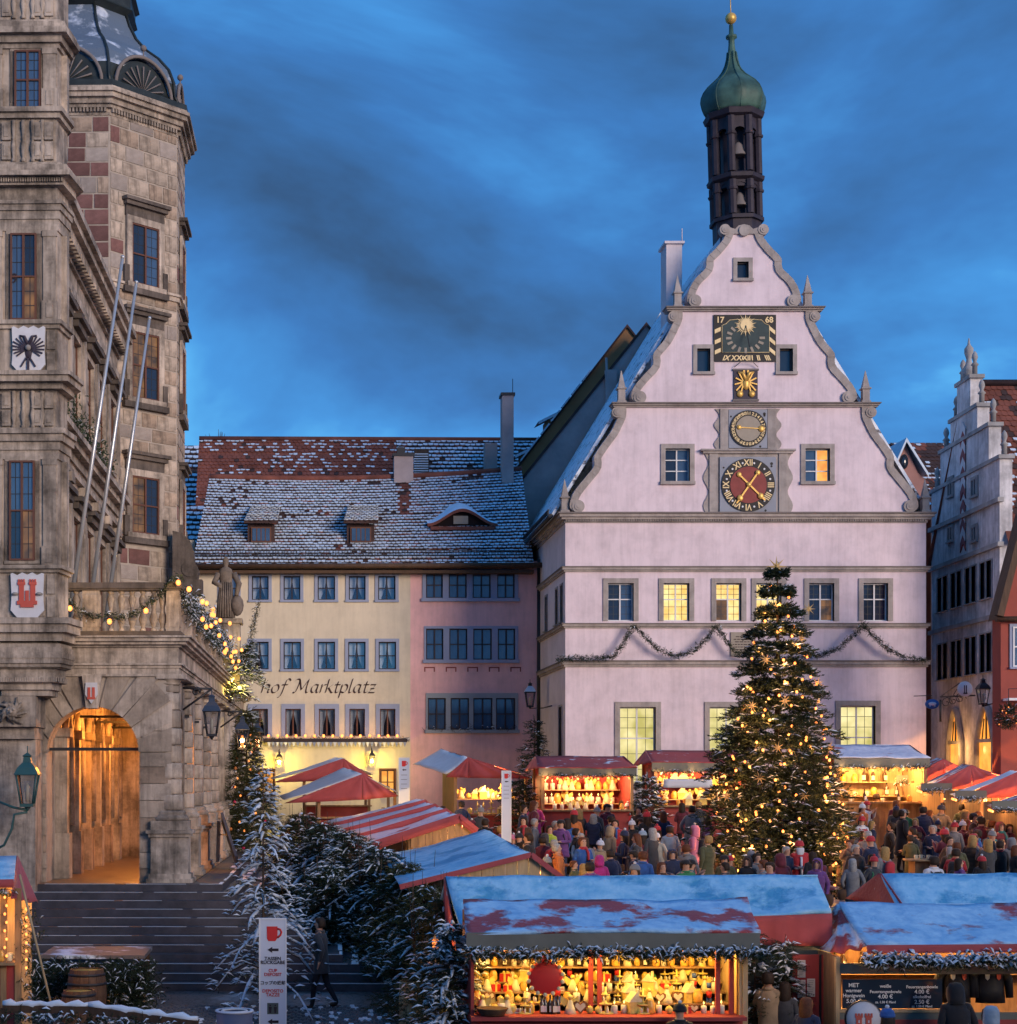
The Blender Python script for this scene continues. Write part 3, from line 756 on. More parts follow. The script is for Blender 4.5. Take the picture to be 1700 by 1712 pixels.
# ---- oriel bay at the corner
OY = -1.6; SO = F / (39 + OY)
ox0,ox1 = xl(-21,OY),xl(95,OY)
def oplan(off):
 return [(ox0 - off,OY - off),(ox1 + off * 0.9,OY - off),(ox1 + 0.11 + off,-0.75 - off * 0.3),(ox1 - 0.3 + off * 0.7,0.06),(ox0 - 0.11 - off,0.06),(ox0 - 0.11 - off,-0.75 - off * 0.3)]
def oz(py): return PZ(py,39 + OY) - Z0
mb = MB()
core = [(-80,34,.0),(34,40,.10),(40,50,.20),(50,60,.26),(60,72,.12),(72,80,.05),(80,180,.0),(180,188,.14),(188,197,.07),(197,272,-.02),(272,280,.10),(280,292,.26),(292,300,.36),(300,312,.18),(312,336,.0),(336,342,.14),(342,352,.10),(352,366,.06),(366,385,.03),(385,535,.0),(535,542,.12),(542,549,.06),(549,624,.0),(624,631,.36),(631,641,.30),(641,651,.14),(651,717,-.02),(717,726,.20),(726,738,.14),(738,752,.07),(752,767,.03),(767,945,.0),(945,951,.14),(951,957,.07),(957,1034,.0),(1034,1044,.34),(1044,1058,.28),(1058,1072,.16)]
for a,b,o_ in core: mb.prism_xy(oplan(o_),oz(b),oz(a))
for k in range(1,8):        # torus roll in slices
 t0 = PI * (k - 1) / 7; t1 = PI * k / 7
 mb.prism_xy(oplan(-0.02 + 0.17 * math.sin((t0 + t1) / 2)),oz(1074 + 43 * (1 - math.cos(t1)) / 2),oz(1074 + 43 * (1 - math.cos(t0)) / 2))
for a,b,o_ in ((1117,1132,-.05),(1132,1140,-.02),(1140,1152,-.16),(1152,1162,-.24)): mb.prism_xy(oplan(o_),oz(b),oz(a))
oriel = tpart('oriel_bay',mb,'sandstone')
# dentils, pilasters, window frames and blind balusters on its front and right flank
mb = MB()
for py in (300,1131):
 for k in range(34):
  x = ox0 - 0.1 + k * 0.052
  if x < ox1 + 0.2: mb.box(x,x + 0.028,OY - (0.24 if py == 300 else 0.0),OY + 0.1,oz(py + 8),oz(py + 1))
tpart('dentil_row',mb,'sandstone',oriel)
for pa,pb in ((80,180),(385,535),(767,945)):
 for x in (ox0 + 0.02,ox1 - 0.30):
  mb = MB(); mb.box(x,x + 0.28,OY - 0.05,OY + 0.1,oz(pb),oz(pa)); mb.box(x - 0.03,x + 0.31,OY - 0.08,OY + 0.1,oz(pb),oz(pb - 32)); mb.box(x + 0.07,x + 0.21,OY - 0.095,OY + 0.1,oz(pb - 4),oz(pb - 28))
  mb.box(x - 0.02,x + 0.30,OY - 0.07,OY + 0.1,oz(pa + 10),oz(pa)); tpart('oriel_pilaster',mb,'sandstone',oriel)
 mb = MB(); mb.box(ox1 + 0.02,ox1 + 0.16,-1.25,-0.95,oz(pb),oz(pa)); tpart('oriel_pilaster',mb,'sandstone',oriel)
for pa,pb in ((-40,30),(200,270),(653,715)):
 for x in (ox0 + 0.03,ox0 + 0.30,ox1 - 0.52,ox1 - 0.27):
  for (q0,q1) in ((0.06,0.48),(0.53,0.95)):
   mb = MB(); mb.box(x,x + 0.19,OY - 0.045,OY + 0.1,oz(pb + (pa - pb) * q0),oz(pb + (pa - pb) * q1)); mb.box(x + 0.04,x + 0.15,OY - 0.06,OY + 0.1,oz(pb + (pa - pb) * (q0 + 0.08)),oz(pb + (pa - pb) * (q1 - 0.08))); tpart('oriel_panel',mb,'sandstone',oriel)
for pa,pb in ((549,624),(957,1034)):
 for x in (ox0 + 0.03,ox1 - 0.45,ox1 - 0.22):
  for (q0,q1) in ((0.04,0.48),(0.54,0.96)): mb = MB(); mb.box(x,x + 0.18,OY - 0.04,OY + 0.1,oz(pb + (pa - pb) * q0),oz(pb + (pa - pb) * q1)); tpart('oriel_panel',mb,'sandstone',oriel)
for pa,pb in ((-40,30),(200,270),(653,715)):
 for k in range(4):
  x = xl(22 + k * 16,OY); h = oz(pa) - oz(pb)
  mb = MB(); mb.lathe([(.05,0),(.05,.06 * h),(.03,.12 * h),(.065,.35 * h),(.03,.55 * h),(.045,.58 * h),(.03,.62 * h),(.055,.85 * h),(.05,.94 * h),(.05,h)],(x,OY - 0.01,oz(pb)),10)
  tpart('baluster',mb,'sandstone',oriel)
def fO(u,d,z): return (u,OY + d,z)
fO.local = True
for px0,px1,py0,py1,nz_,g_ in ((24,68,84,184,2,['glass_blue']),(17,61,390,535,2,['glass_blue','lit_dim','glass_blue','glass_dark']),(15,58,770,937,2,['glass_dark','lit_dim','glass_blue','glass_blue'])):
 window(th,fO,xl(px0,OY),xl(px1,OY),oz(py1),oz(py0),'sandstone',0.10,0.03,-0.03,'sash_brown',2,nz_,'glass_blue',0.04,lead=(2,3),glasses=g_,proud_sill=0.06)
# the number hanging in the advent window
text('window_number','9',0.30,th,WT @ Matrix.Translation(Vector((xl(24,OY),OY - 0.07,oz(473)))) @ Matrix.Rotation(PI / 2,4,'X'),'text_dark')
# coats of arms: eagle and twin tower
def shield(px0,px1,py0,py1,kind):
 x0,x1,za,zb = xl(px0,OY),xl(px1,OY),oz(py1),oz(py0); w_ = x1 - x0; h = zb - za; cx = (x0 + x1) / 2
 pol = [(x0,zb - .02 * h),(x0 + .06 * w_,zb),(x0 + .2 * w_,zb - .05 * h),(x0 + .35 * w_,zb + .01 * h),(cx,zb - .04 * h),(x1 - .35 * w_,zb + .01 * h),(x1 - .2 * w_,zb - .05 * h),(x1 - .06 * w_,zb),(x1,zb - .02 * h),(x1 - .03 * w_,za + .5 * h),(x1,za + .2 * h),(x1 - .25 * w_,za),(x0 + .25 * w_,za),(x0,za + .2 * h),(x0 + .03 * w_,za + .5 * h)]
 mb = MB(); mb.prism_xz(pol,OY - 0.10,OY - 0.02); s_ = tpart('shield',mb,'shield_white',oriel,label='painted coat of arms with ' + kind)
 mb = MB(); y0 = OY - 0.13; y1 = OY - 0.09
 if kind == 'red twin towers':
  for sx in (-1,1):
   c = cx + sx * w_ * .17; tw_ = w_ * .075
   mb.box(c - tw_,c + tw_,y0,y1,za + .38 * h,za + .78 * h,0); mb.box(c - tw_ * 1.5,c + tw_ * 1.5,y0 - .01,y1,za + .74 * h,za + .80 * h,0)
   for q in (-1,0,1): mb.box(c + q * tw_ - tw_ * .3,c + q * tw_ + tw_ * .3,y0 - .01,y1,za + .80 * h,za + .86 * h,0)
  mb.box(cx - w_ * .3,cx + w_ * .3,y0 - .012,y1,za + .32 * h,za + .40 * h,0); mb.box(cx - w_ * .2,cx + w_ * .2,y0 - .01,y1,za + .26 * h,za + .33 * h,0); mb.box(cx - w_ * .05,cx + w_ * .05,y0 - .006,y1,za + .40 * h,za + .62 * h,0)
  for sx in (-1,1): mb.lathe([(.09 * w_,-.03),(.11 * w_,0),(.06 * w_,.03)],(cx + sx * w_ * .36,OY - .11,za + .55 * h),8,1)
  ms = ['crest_red','crest_grey']
 else:
  for sx in (-1,1):
   for q in range(8):
    a = R(-35 + q * 16); L_ = w_ * (.46 - .012 * abs(q - 4) ** 1.5); z_ = za + .52 * h
    p = Vector((cx + sx * w_ * .05,(y0 + y1) / 2,z_)); e_ = p + Vector((sx * math.cos(a) * L_,0,math.sin(a) * L_))
    mb.bar(p,e_,.045 * w_ + .01,.03,0)
   mb.tube([(cx,y0,za + .6 * h),(cx + sx * .12 * w_,y0,za + .78 * h),(cx + sx * .26 * w_,y0,za + .80 * h)],[.05 * w_,.045 * w_,.02 * w_],5,0)
   mb.bar((cx + sx * .04 * w_,y0,za + .35 * h),(cx + sx * .22 * w_,y0,za + .15 * h),.04 * w_,.03,0)
  mb.lathe([(.09 * w_,0),(.13 * w_,.15 * h),(.13 * w_,.28 * h),(.06 * w_,.36 * h)],(cx,y1,za + .30 * h),8,0,sy=.35)
  mb.sphere((cx,y0 - .02,za + .54 * h),.09 * w_,8,6,1)
  mb.bar((cx,y0,za + .32 * h),(cx,y0,za + .08 * h),.07 * w_,.03,0)
  ms = ['eagle','crest_grey']
 tpart('emblem',mb,ms,oriel)
shield(20,76,546,626,'a dark double-headed eagle'); shield(18,74,958,1036,'red twin towers')
# carved mask under the roll
mb = MB(); cx = xl(22,-1.2); zz_ = zl(1190,-1.2)
mb.prism_xy([(ox0,-1.35),(xl(60,-1.3),-1.35),(xl(64,-1.0),-0.9),(xl(64,-1.0),0.05),(ox0,0.05)],zl(1215,-1.2),zl(1164,-1.2))
mb.prism_xy([(ox0,-1.15),(xl(56,-1.2),-1.15),(xl(60,-1.0),-0.9),(xl(60,-1.0),0.05),(ox0,0.05)],zl(1235,-1.2),zl(1215,-1.2))
for k in range(14):
 a = k * 2 * PI / 14; rr = 0.20 + 0.05 * (k % 3)
 mb.tube([(cx,-1.38,zz_),(cx + rr * .6 * math.cos(a),-1.45,zz_ + rr * .6 * math.sin(a)),(cx + rr * 1.3 * math.cos(a + .4),-1.40,zz_ + rr * 1.1 * math.sin(a + .4))],[.06,.05,.015],5)
mb.sphere((cx,-1.42,zz_),0.15,8,6,sy=.8); mb.sphere((cx,-1.56,zz_ - .01),0.035,6,5)
for sx in (-1,1): mb.sphere((cx + sx * .06,-1.53,zz_ + .04),0.03,6,5)
tpart('carved_mask',mb,'sandstone',oriel)
# ---- arcade end wall with round arch, voussoirs, keystone
AX0,AX1 = xl(60),0.0
ac = (xl(77) + xl(233)) / 2; ar = (xl(233) - xl(77)) / 2; zsp = zl(1258); zt = zl(1131)
mb = MB()
n = 20
arc = [(ac + ar * math.cos(PI - PI * i / n),zsp + ar * math.sin(PI - PI * i / n)) for i in range(n + 1)]
def arch_wall(mb,x0,x1,z0,z1,y0,y1,arc,m=0):
 a0,a1 = arc[0],arc[-1]
 mb.prism_xz([(x0,z0),(a0[0],z0),(a0[0],a0[1]),(x0,a0[1])],y0,y1,m); mb.prism_xz([(a1[0],z0),(x1,z0),(x1,a1[1]),(a1[0],a1[1])],y0,y1,m)
 for i in range(len(arc) - 1):
  p,q = arc[i],arc[i + 1]; mb.prism_xz([p,q,(q[0],z1),(p[0],z1)],y0,y1,m)
 mb.prism_xz([(x0,a0[1]),a0,(a0[0],z1),(x0,z1)],y0,y1,m); mb.prism_xz([a1,(x1,a1[1]),(x1,z1),(a1[0],z1)],y0,y1,m)
arch_wall(mb,AX0,-0.12,0,zt,0.0,0.75,arc)
arcade_s = tpart('arcade_end_wall',mb,'mortar')
# wedge stones round the arch and coursed blocks beside it
def vous(i,n_,r0,r1,y0,proud,ms):
 t0 = PI - PI * i / n_ - 0.012; t1 = PI - PI * (i + 1) / n_ + 0.012
 def p(r,t): return (ac + r * math.cos(t),zsp + r * math.sin(t))
 def clip(q): return (max(AX0 + .01,min(-0.14,q[0])),min(zt - 0.01,q[1]))
 k = 3; inner = [p(r0,t0 + (t1 - t0) * j / k) for j in range(k + 1)]; outer = [clip(p(r1,t1)),clip(p(r1,(t0 + t1) / 2)),clip(p(r1,t0))]
 mb = MB(); mb.prism_xz(inner + outer,-proud,y0); tpart('voussoir',mb,ms,arcade_s)
for i in range(11):
 if i == 5: continue
 vous(i,11,ar - 0.015,ar + 1.05 + 0.25 * (i % 2),0.3,0.05 + 0.015 * (i % 3),['block_beige','sandstone'][i % 2])
mb = MB(); kx = ac; mb.prism_xz([(kx - .13,zsp + ar - .06),(kx + .13,zsp + ar - .06),(kx + .22,zt + .02),(kx - .22,zt + .02)],-0.22,0.3); ks = tpart('keystone',mb,'sandstone',arcade_s)
mb = MB(); mb.prism_xz([(kx - .13,zl(1142)),(kx + .13,zl(1142)),(kx + .14,zl(1162)),(kx,zl(1177)),(kx - .14,zl(1162))],-0.27,-0.215,0)
for sx in (-1,1): mb.box(kx + sx * .05 - .03,kx + sx * .05 + .03,-0.29,-0.268,zl(1166),zl(1150),1)
mb.box(kx - .09,kx + .09,-0.288,-0.267,zl(1170),zl(1166),1)
tpart('keystone_shield',mb,['shield_white','crest_red'],arcade_s)
k = 0
for side,xa,xb in ((0,AX0,ac - ar),(1,ac + ar,-0.14)):
 rows = [1478,1452,1425,1396,1367,1338,1310,1282,1258]
 for j in range(len(rows) - 1):
  mb = MB(); mb.box(xa + .008,xb - .008 + (0.0),-0.05 - .012 * (j % 2),0.3,zl(rows[j]) + .008,zl(rows[j + 1]) - .008); tpart('stone_block',mb,['block_beige','sandstone','block_tan'][k % 3],arcade_s); k += 1
for xa,xb,pa,pb in ((xl(238),-0.14,1258,1222),(xl(244),-0.14,1222,1190),(AX0,xl(72),1258,1222)):
 mb = MB(); mb.box(xa,xb,-0.045,0.3,zl(pa) + .008,zl(pb) - .008); tpart('stone_block',mb,'block_beige',arcade_s)
mb = MB(); mb.bar((ac - ar - .05,0.3,zl(1252)),(ac + ar + .05,0.3,zl(1252)),0.05,0.07); tpart('tie_rod',mb,'iron')
for k,py in enumerate((1198,1207,1216)):
 mb = MB(); mb.bar((ac - ar * .7,3.0 + 3 * k,zl(py,3 + 3 * k)),(0.0,3.0 + 3 * k,zl(py,3 + 3 * k)),0.05,0.06); tpart('tie_rod',mb,'iron')
# ---- east arcade: rusticated columns on pedestals, arches behind them, entablature and balcony
LY1 = 28.8
zcap = zl(1131)
cols = [0.0] + [3.1 * k for k in range(1,10)]
drum_z = [zl(p) for p in (1355,1328,1302,1275,1246,1217,1187,1158,1145)]
for ci,l in enumerate(cols):
 cx = -0.19; cy_ = l + 0.20
 mb = MB()
 mb.box(cx - .50,cx + .53,cy_ - .52,cy_ + .5,0,zl(1468)); mb.prism_xy([(cx - .46,cy_ - .47),(cx + .49,cy_ - .47),(cx + .49,cy_ + .47),(cx - .46,cy_ + .47)],zl(1468),zl(1460))
 mb.box(cx - .41,cx + .42,cy_ - .41,cy_ + .41,zl(1460),zl(1399)); mb.box(cx - .46,cx + .47,cy_ - .46,cy_ + .46,zl(1399),zl(1393)); mb.box(cx - .51,cx + .52,cy_ - .51,cy_ + .5,zl(1393),zl(1387))
 ped = tpart('pedestal',mb,'sandstone')
 mb = MB(); mb.box(cx - .41,cx + .42,cy_ - .42,cy_ + .42,zl(1387),zl(1372)); mb.lathe([(.40,0),(.42,.05),(.40,.1),(.34,.14),(.36,.18),(.31,.23)],(cx,cy_,zl(1372)),20); tpart('column_base',mb,'sandstone',ped)
 if ci < 5:
  for j in range(len(drum_z) - 1):
   rr = .262 + (.022 if j % 2 == 0 and j < 6 else 0) - .006 * j
   mb = MB(); a,b_ = drum_z[j] + .008,drum_z[j + 1] - .008
   mb.lathe([(rr - .02,a),(rr,a + .025),(rr,b_ - .025),(rr - .02,b_)],(cx,cy_,0),20); tpart('column_drum',mb,['sandstone','block_beige'][j % 2],ped)
 else:
  mb = MB(); mb.lathe([(.26,drum_z[0]),(.22,drum_z[-1])],(cx,cy_,0),12); tpart('column_drum',mb,'sandstone',ped)
 mb = MB(); mb.lathe([(.21,0),(.25,.03),(.21,.05),(.22,.09),(.29,.14)],(cx,cy_,zl(1145)),20); mb.box(cx - .30,cx + .31,cy_ - .30,cy_ + .30,zl(1135),zcap); tpart('capital',mb,'sandstone',ped)
# piers and arches behind the columns on the east side
mb = MB()
for l in cols[:-1]:
 c = l + 0.2 + 1.55; rr = 1.05; arc2 = [(c + rr * math.cos(PI - PI * i / 12),zsp + rr * math.sin(PI - PI * i / 12)) for i in range(13)]
 def yz(mb,poly): mb.prism_yz(poly,-0.75,-0.12)
 a0,a1 = arc2[0],arc2[-1]; y0,y1 = (l + 0.2 if l else 0.76),l + 3.3
 yz(mb,[(y0,0),(a0[0],0),(a0[0],a0[1]),(y0,a0[1])]); yz(mb,[(a1[0],0),(y1,0),(y1,a1[1]),(a1[0],a1[1])])
 yz(mb,[(y0,a0[1]),a0,(a0[0],zt),(y0,zt)]); yz(mb,[a1,(y1,a1[1]),(y1,zt),(a1[0],zt)])
 for i in range(12): yz(mb,[arc2[i],arc2[i + 1],(arc2[i + 1][0],zt),(arc2[i][0],zt)])
tpart('arcade_side_wall',mb,'sandstone')
# entablature (L-shaped along the end and the east side) and balcony slab
def Lband(mb,off,z0,z1,m=0):
 mb.box(AX0 - 0.3,off,-off,0.9,z0,z1,m); mb.box(-0.9,off,0.9,LY1 + off,z0,z1,m)
mb = MB()
for pa,pb,o_ in ((1131,1127,.10),(1127,1117,.02),(1117,1112,.05),(1112,1109,.10),(1109,1082,.0),(1082,1078,.06),(1078,1073,.18),(1073,1067,.26),(1067,1064,.32)): Lband(mb,o_,zl(pa),zl(pb))
mb.box(-3.3,0.0,0.0,LY1,zl(1070),zl(1064) - .01)
tpart('entablature',mb,'sandstone')
# balustrade: posts, rails, balusters
bal = None
mb = MB()
for z0_,z1_,o_ in ((zl(1063),zl(1055),.06),(zl(984),zl(974),.09),(zl(987),zl(984),.05)):
 mb.box(xl(112),o_,-o_,.26,z0_,z1_); mb.box(-.30,o_,.26,LY1,z0_,z1_)
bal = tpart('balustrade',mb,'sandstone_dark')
def post(x0,x1,y0,y1):
 mb = MB(); mb.box(x0,x1,y0,y1,zl(1055),zl(987)); mb.box(x0 + .05,x1 - .05,y0 - .015,y1 - .05,zl(1048),zl(994)); mb.box(x0 + .05,x1 + .015,y0 + .05,y1 - .05,zl(1048),zl(994)); tpart('post',mb,'sandstone',bal)
post(xl(278),.02,-.02,.36); post(xl(137),xl(166),-.02,.26)
bmb = MB(); hb = zl(987) - zl(1055); bmb.lathe([(.07,0),(.07,.05 * hb),(.04,.1 * hb),(.10,.30 * hb),(.05,.5 * hb),(.045,.55 * hb),(.05,.6 * hb),(.095,.80 * hb),(.04,.93 * hb),(.07,.95 * hb),(.07,hb)],(0,0,0),10)
BALU = meshdata('baluster',bmb,'sandstone')
for px in (126,184,202,220,238,256,271): inst('baluster',BALU,bal,(xl(px),0.12,zl(1055)))
l = 0.6
for k in range(100):
 l = 0.6 + k * 0.245
 if l > LY1 - .3: break
 if k % 12 == 11: post(-.30,.02,l - .1,l + .16)
 else: inst('baluster',BALU,bal,(-0.14,l,zl(1055)))
# ---- inside the arcade: west wall with pointed blind windows, floor, far wall, lamps
mb = MB(); mb.box(-3.3,0.35,-0.42,LY1,-2.3,0.0); tpart('arcade_floor',mb,'stone_floor')
mb = MB(); mb.box(-3.0,-0.2,0.9,LY1,zl(1140),zl(1131)); tpart('arcade_ceiling',mb,'sandstone')
for k in range(6):
 l = 1.4 + k * 1.9; mb = MB()
 mb.box(-3.02,-2.72,l,l + .34,0,3.35); mb.box(-3.02,-2.66,l - .05,l + .39,0,1.05); mb.box(-3.02,-2.64,l - .07,l + .41,3.3,3.5)
 # pointed arch moulding between the pilasters
 c = l + 1.12; pts = [(-2.88,c - .62,1.2)] + [(-2.88,c - .62 + .62 * i / 6,2.9 + 1.0 * math.sin(PI / 2 * i / 6)) for i in range(7)] + [(-2.88,c + .62 * i / 6,2.9 + 1.0 * math.cos(PI / 2 * i / 6)) for i in range(1,7)] + [(-2.88,c + .62,1.2)]
 tpart('arcade_pilaster',mb,'sandstone'); mb = MB(); mb.tube(pts,.09,6); tpart('arch_moulding',mb,'sandstone')
for k in range(5):
 c = 1.4 + k * 1.9 + 1.12
 mb = MB(); mb.box(-3.0,-2.93,c - .5,c + .5,1.15,3.2); tpart('arcade_window',mb,'glass_dark')
mb = MB(); mb.box(-3.0,-0.8,12.75,13.1,0,zl(1140)); mb.box(-2.2,-1.1,12.62,12.76,1.25,1.4); mb.box(-2.15,-2.0,12.66,12.76,1.4,3.3); mb.box(-1.3,-1.15,12.66,12.76,1.4,3.3); mb.box(-2.25,-1.05,12.62,12.76,3.3,3.55)
tpart('portal_wall',mb,'sandstone')
mb = MB(); mb.box(-2.0,-1.3,12.70,12.745,1.4,3.3,0)
for k in range(1,4): mb.box(-2.0 + k * .175 - .012,-2.0 + k * .175 + .012,12.66,12.70,1.4,3.3,1)
for k in range(1,5): mb.box(-2.0,-1.3,12.665,12.695,1.4 + k * .38,1.42 + k * .38,1)
tpart('grilled_window',mb,['lit_dim','iron'])
for k,l in enumerate((4.0,9.0)):
 ro = thing('ceiling_lantern','lit square lantern hanging under the town hall arcade vault','lantern',tuple(WT @ Vector((-1.45,l,zl(1140) - .62))),0,'lanterns under the arcade vault')
 mb = MB(); mb.box(-.10,.10,-.10,.10,0,.28); part('glass',mb,'bulb_yellow',ro,local=True)
 mb = MB(); mb.lathe([(.17,.28),(.06,.40),(.02,.42),(.015,.60)],(0,0,0),4,rot=PI / 4,sm=False); mb.box(-.12,.12,-.12,.12,-.03,0); part('hood',mb,'iron',ro,local=True)
 lamp(ro,(0,0,-.12),520,(1,.34,.055),.12,local=True)
# ---- octagonal stair tower
CXT,CYT,AP = -4.5,15.84,3.14
def octp(ap,rot=PI / 8): return [(CXT + ap / math.cos(PI / 8) * math.cos(rot + k * PI / 4),CYT + ap / math.cos(PI / 8) * math.sin(rot + k * PI / 4)) for k in range(8)]
zt_top = PZ(175,51.7) - Z0
mb = MB(); mb.prism_xy(octp(AP + 0.018),5.3,zt_top)
tower = tpart('stair_tower',mb,'mortar')
FACES = [(-PI / 2,'S'),(-PI / 4,'SE'),(0,'E')]
side = 2 * AP * math.tan(PI / 8)
def fT(ang):
 n = Vector((math.cos(ang),math.sin(ang),0)); t = Vector((-math.sin(ang),math.cos(ang),0)); c = Vector((CXT,CYT,0))
 def f(u,d,z): return tuple(c + n * (AP - d) + t * u + Vector((0,0,z)))
 f.local = True; return f
# window rows follow the stair
def ptz(py): return PZ(py,52.6) - Z0
WIN = [(ptz(478),ptz(378)),(ptz(668),ptz(558)),(ptz(893),ptz(798))]
BLK = {}
def blk(ms,k):
 key = (ms,k)
 if key not in BLK:
  r_ = random.Random(k * 7 + len(ms)); b = MB()
  e_ = 0.035
  pol = [(-.5 + e_ * r_.random(),-.5 + e_ * r_.random()),(.5 - e_ * r_.random(),-.5 + e_ * r_.random()),(.5 - e_ * r_.random(),.5 - e_ * r_.random()),(-.5 + e_ * r_.random(),.5 - e_ * r_.random())]
  b.prism(pol,lambda u,v: (u * .97,-.5,v * .95),lambda u,v: (u,.5,v)); BLK[key] = meshdata('stone_block',b,ms)
 return BLK[key]
rsb = random.Random(5)
for ang,nm in FACES:
 f = fT(ang); z = 6.0; row = 0
 while z < zt_top - .05:
  h = rsb.uniform(.42,.52); h = min(h,zt_top - z); u = -side / 2 + .01
  first = True
  while u < side / 2 - .02:
   wd = rsb.uniform(.5,.95) * (0.55 if first and row % 2 else 1); first = False
   if side / 2 - (u + wd) < .3: wd = side / 2 - .01 - u
   zc_ = z + h / 2; uc = u + wd / 2
   inwin = nm != 'S' and any(a - .25 < zc_ < b + .55 and abs(uc) < 1.05 for a,b in WIN)
   segs = [(u,wd)]
   if inwin:
    segs = []
    if u < -.78: segs.append((u,min(wd,-.78 - u)))
    if u + wd > .78: s0 = max(u,.78); segs.append((s0,u + wd - s0))
   for (us,ws) in segs:
    if ws < .12: continue
    if nm == 'S': ms = rsb.choices(['block_red','block_grey','block_beige','block_tan'],[7,1.2,1.2,1] if z > 12 else [3,1,3,2])[0]
    else: ms = rsb.choices(['block_red','block_grey','block_beige','block_tan'],[.5,1.2,5,3])[0]
    c = Vector(f(us + ws / 2,0.02,zc_)); M_ = Matrix.Translation(c) @ Matrix.Rotation(ang + PI / 2,4,'Z') @ Matrix.Diagonal((ws - .014,.11 + rsb.random() * .012,h - .014,1))
    inst('stone_block',blk(ms,rsb.randint(0,3)),tower,M_=M_)
   u += wd
  z += h; row += 1
 if nm != 'S':
  for wi,(a,b) in enumerate(WIN):
   wdw = window(th,f,-.52,.52,a,b,'sandstone',.20,.13,-.05,'sash_brown',2,2,'glass_dark',.05,lead=(2,3),glasses=[['glass_dark','glass_blue'],['lit_dim','glass_dark','lit_dim','lit_dim'],['lit_dim','glass_dark']][wi],proud_sill=.20)  # dim panes emit in place of faint warm reflections
   mb = MB(); p = f
   def sl(u0,u1,z0_,z1_,d0,d1):
    v = [f(u,dd,z_) for z_ in (z0_,z1_) for dd in (d0,d1) for u in (u0,u1)]
    mb.add(v,((0,2,3,1),(4,5,7,6),(0,1,5,4),(2,6,7,3),(0,4,6,2),(1,3,7,5)))
   sl(-.86,.86,b + .62,b + .72,-.30,.02); sl(-.80,.80,b + .50,b + .62,-.22,.02); sl(-.74,.74,b + .20,b + .50,-.10,.02)
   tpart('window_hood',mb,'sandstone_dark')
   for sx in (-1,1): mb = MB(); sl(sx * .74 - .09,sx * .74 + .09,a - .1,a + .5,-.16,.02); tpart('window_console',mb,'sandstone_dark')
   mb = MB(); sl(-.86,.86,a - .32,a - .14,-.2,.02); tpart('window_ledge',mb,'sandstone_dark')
# string course and main cornice
mb = MB(); mb.prism_xy(octp(AP + .10),ptz(492),ptz(484)); mb.prism_xy(octp(AP + .16),ptz(484),ptz(480)); tpart('string_course',mb,'sandstone',tower)
mb = MB()
for dz0,dz1,o_ in ((-.30,-.22,.05),(-.10,.0,.14),(.0,.16,.22),(.16,.30,.34),(.30,.40,.42),(.40,.48,.34)): mb.prism_xy(octp(AP + o_),zt_top + dz0,zt_top + dz1)
for ang,nm in FACES:
 f = fT(ang)
 for k in range(24):
  u = -side / 2 + .03 + k * (side - .06) / 24
  v = [f(uu,dd,z_) for z_ in (zt_top - .22,zt_top - .09) for dd in (-.13,.02) for uu in (u,u + .06)]
  mb.add(v,((0,2,3,1),(4,5,7,6),(0,1,5,4),(2,6,7,3),(0,4,6,2),(1,3,7,5)))
tpart('tower_cornice',mb,'sandstone',tower)
# bell roof with fan lunettes
zr = zt_top + .48
mb = MB(); prof = [(3.75,0),(3.75,.18),(3.45,.22),(3.30,.5),(3.28,.9),(3.1,1.35),(2.75,1.75),(2.3,2.1),(1.95,2.5),(1.72,2.95),(1.6,3.3)]
n_ = 8
for i in range(len(prof) - 1):
 A_ = [(CXT + prof[i][0] * math.cos(PI / 8 + k * PI / 4),CYT + prof[i][0] * math.sin(PI / 8 + k * PI / 4),zr + prof[i][1]) for k in range(8)]
 B_ = [(CXT + prof[i + 1][0] * math.cos(PI / 8 + k * PI / 4),CYT + prof[i + 1][0] * math.sin(PI / 8 + k * PI / 4),zr + prof[i + 1][1]) for k in range(8)]
 mb.add(A_ + B_,[(k,(k + 1) % 8,(k + 1) % 8 + 8,k + 8) for k in range(8)],0 if i < 4 else 1)
for k in range(8):
 a = PI / 8 + k * PI / 4; mb.tube([(CXT + (r_ + .03) * math.cos(a),CYT + (r_ + .03) * math.sin(a),zr + z_) for r_,z_ in prof[2:]],.05,5,0)
snow_cloth('copper_snow',(0.12,0.16,0.22),0.53,0.9,(.36,.42,.54),(.58,.64,.74))
roof = tpart('bell_roof',mb,['copper_dark','copper_snow'],tower)
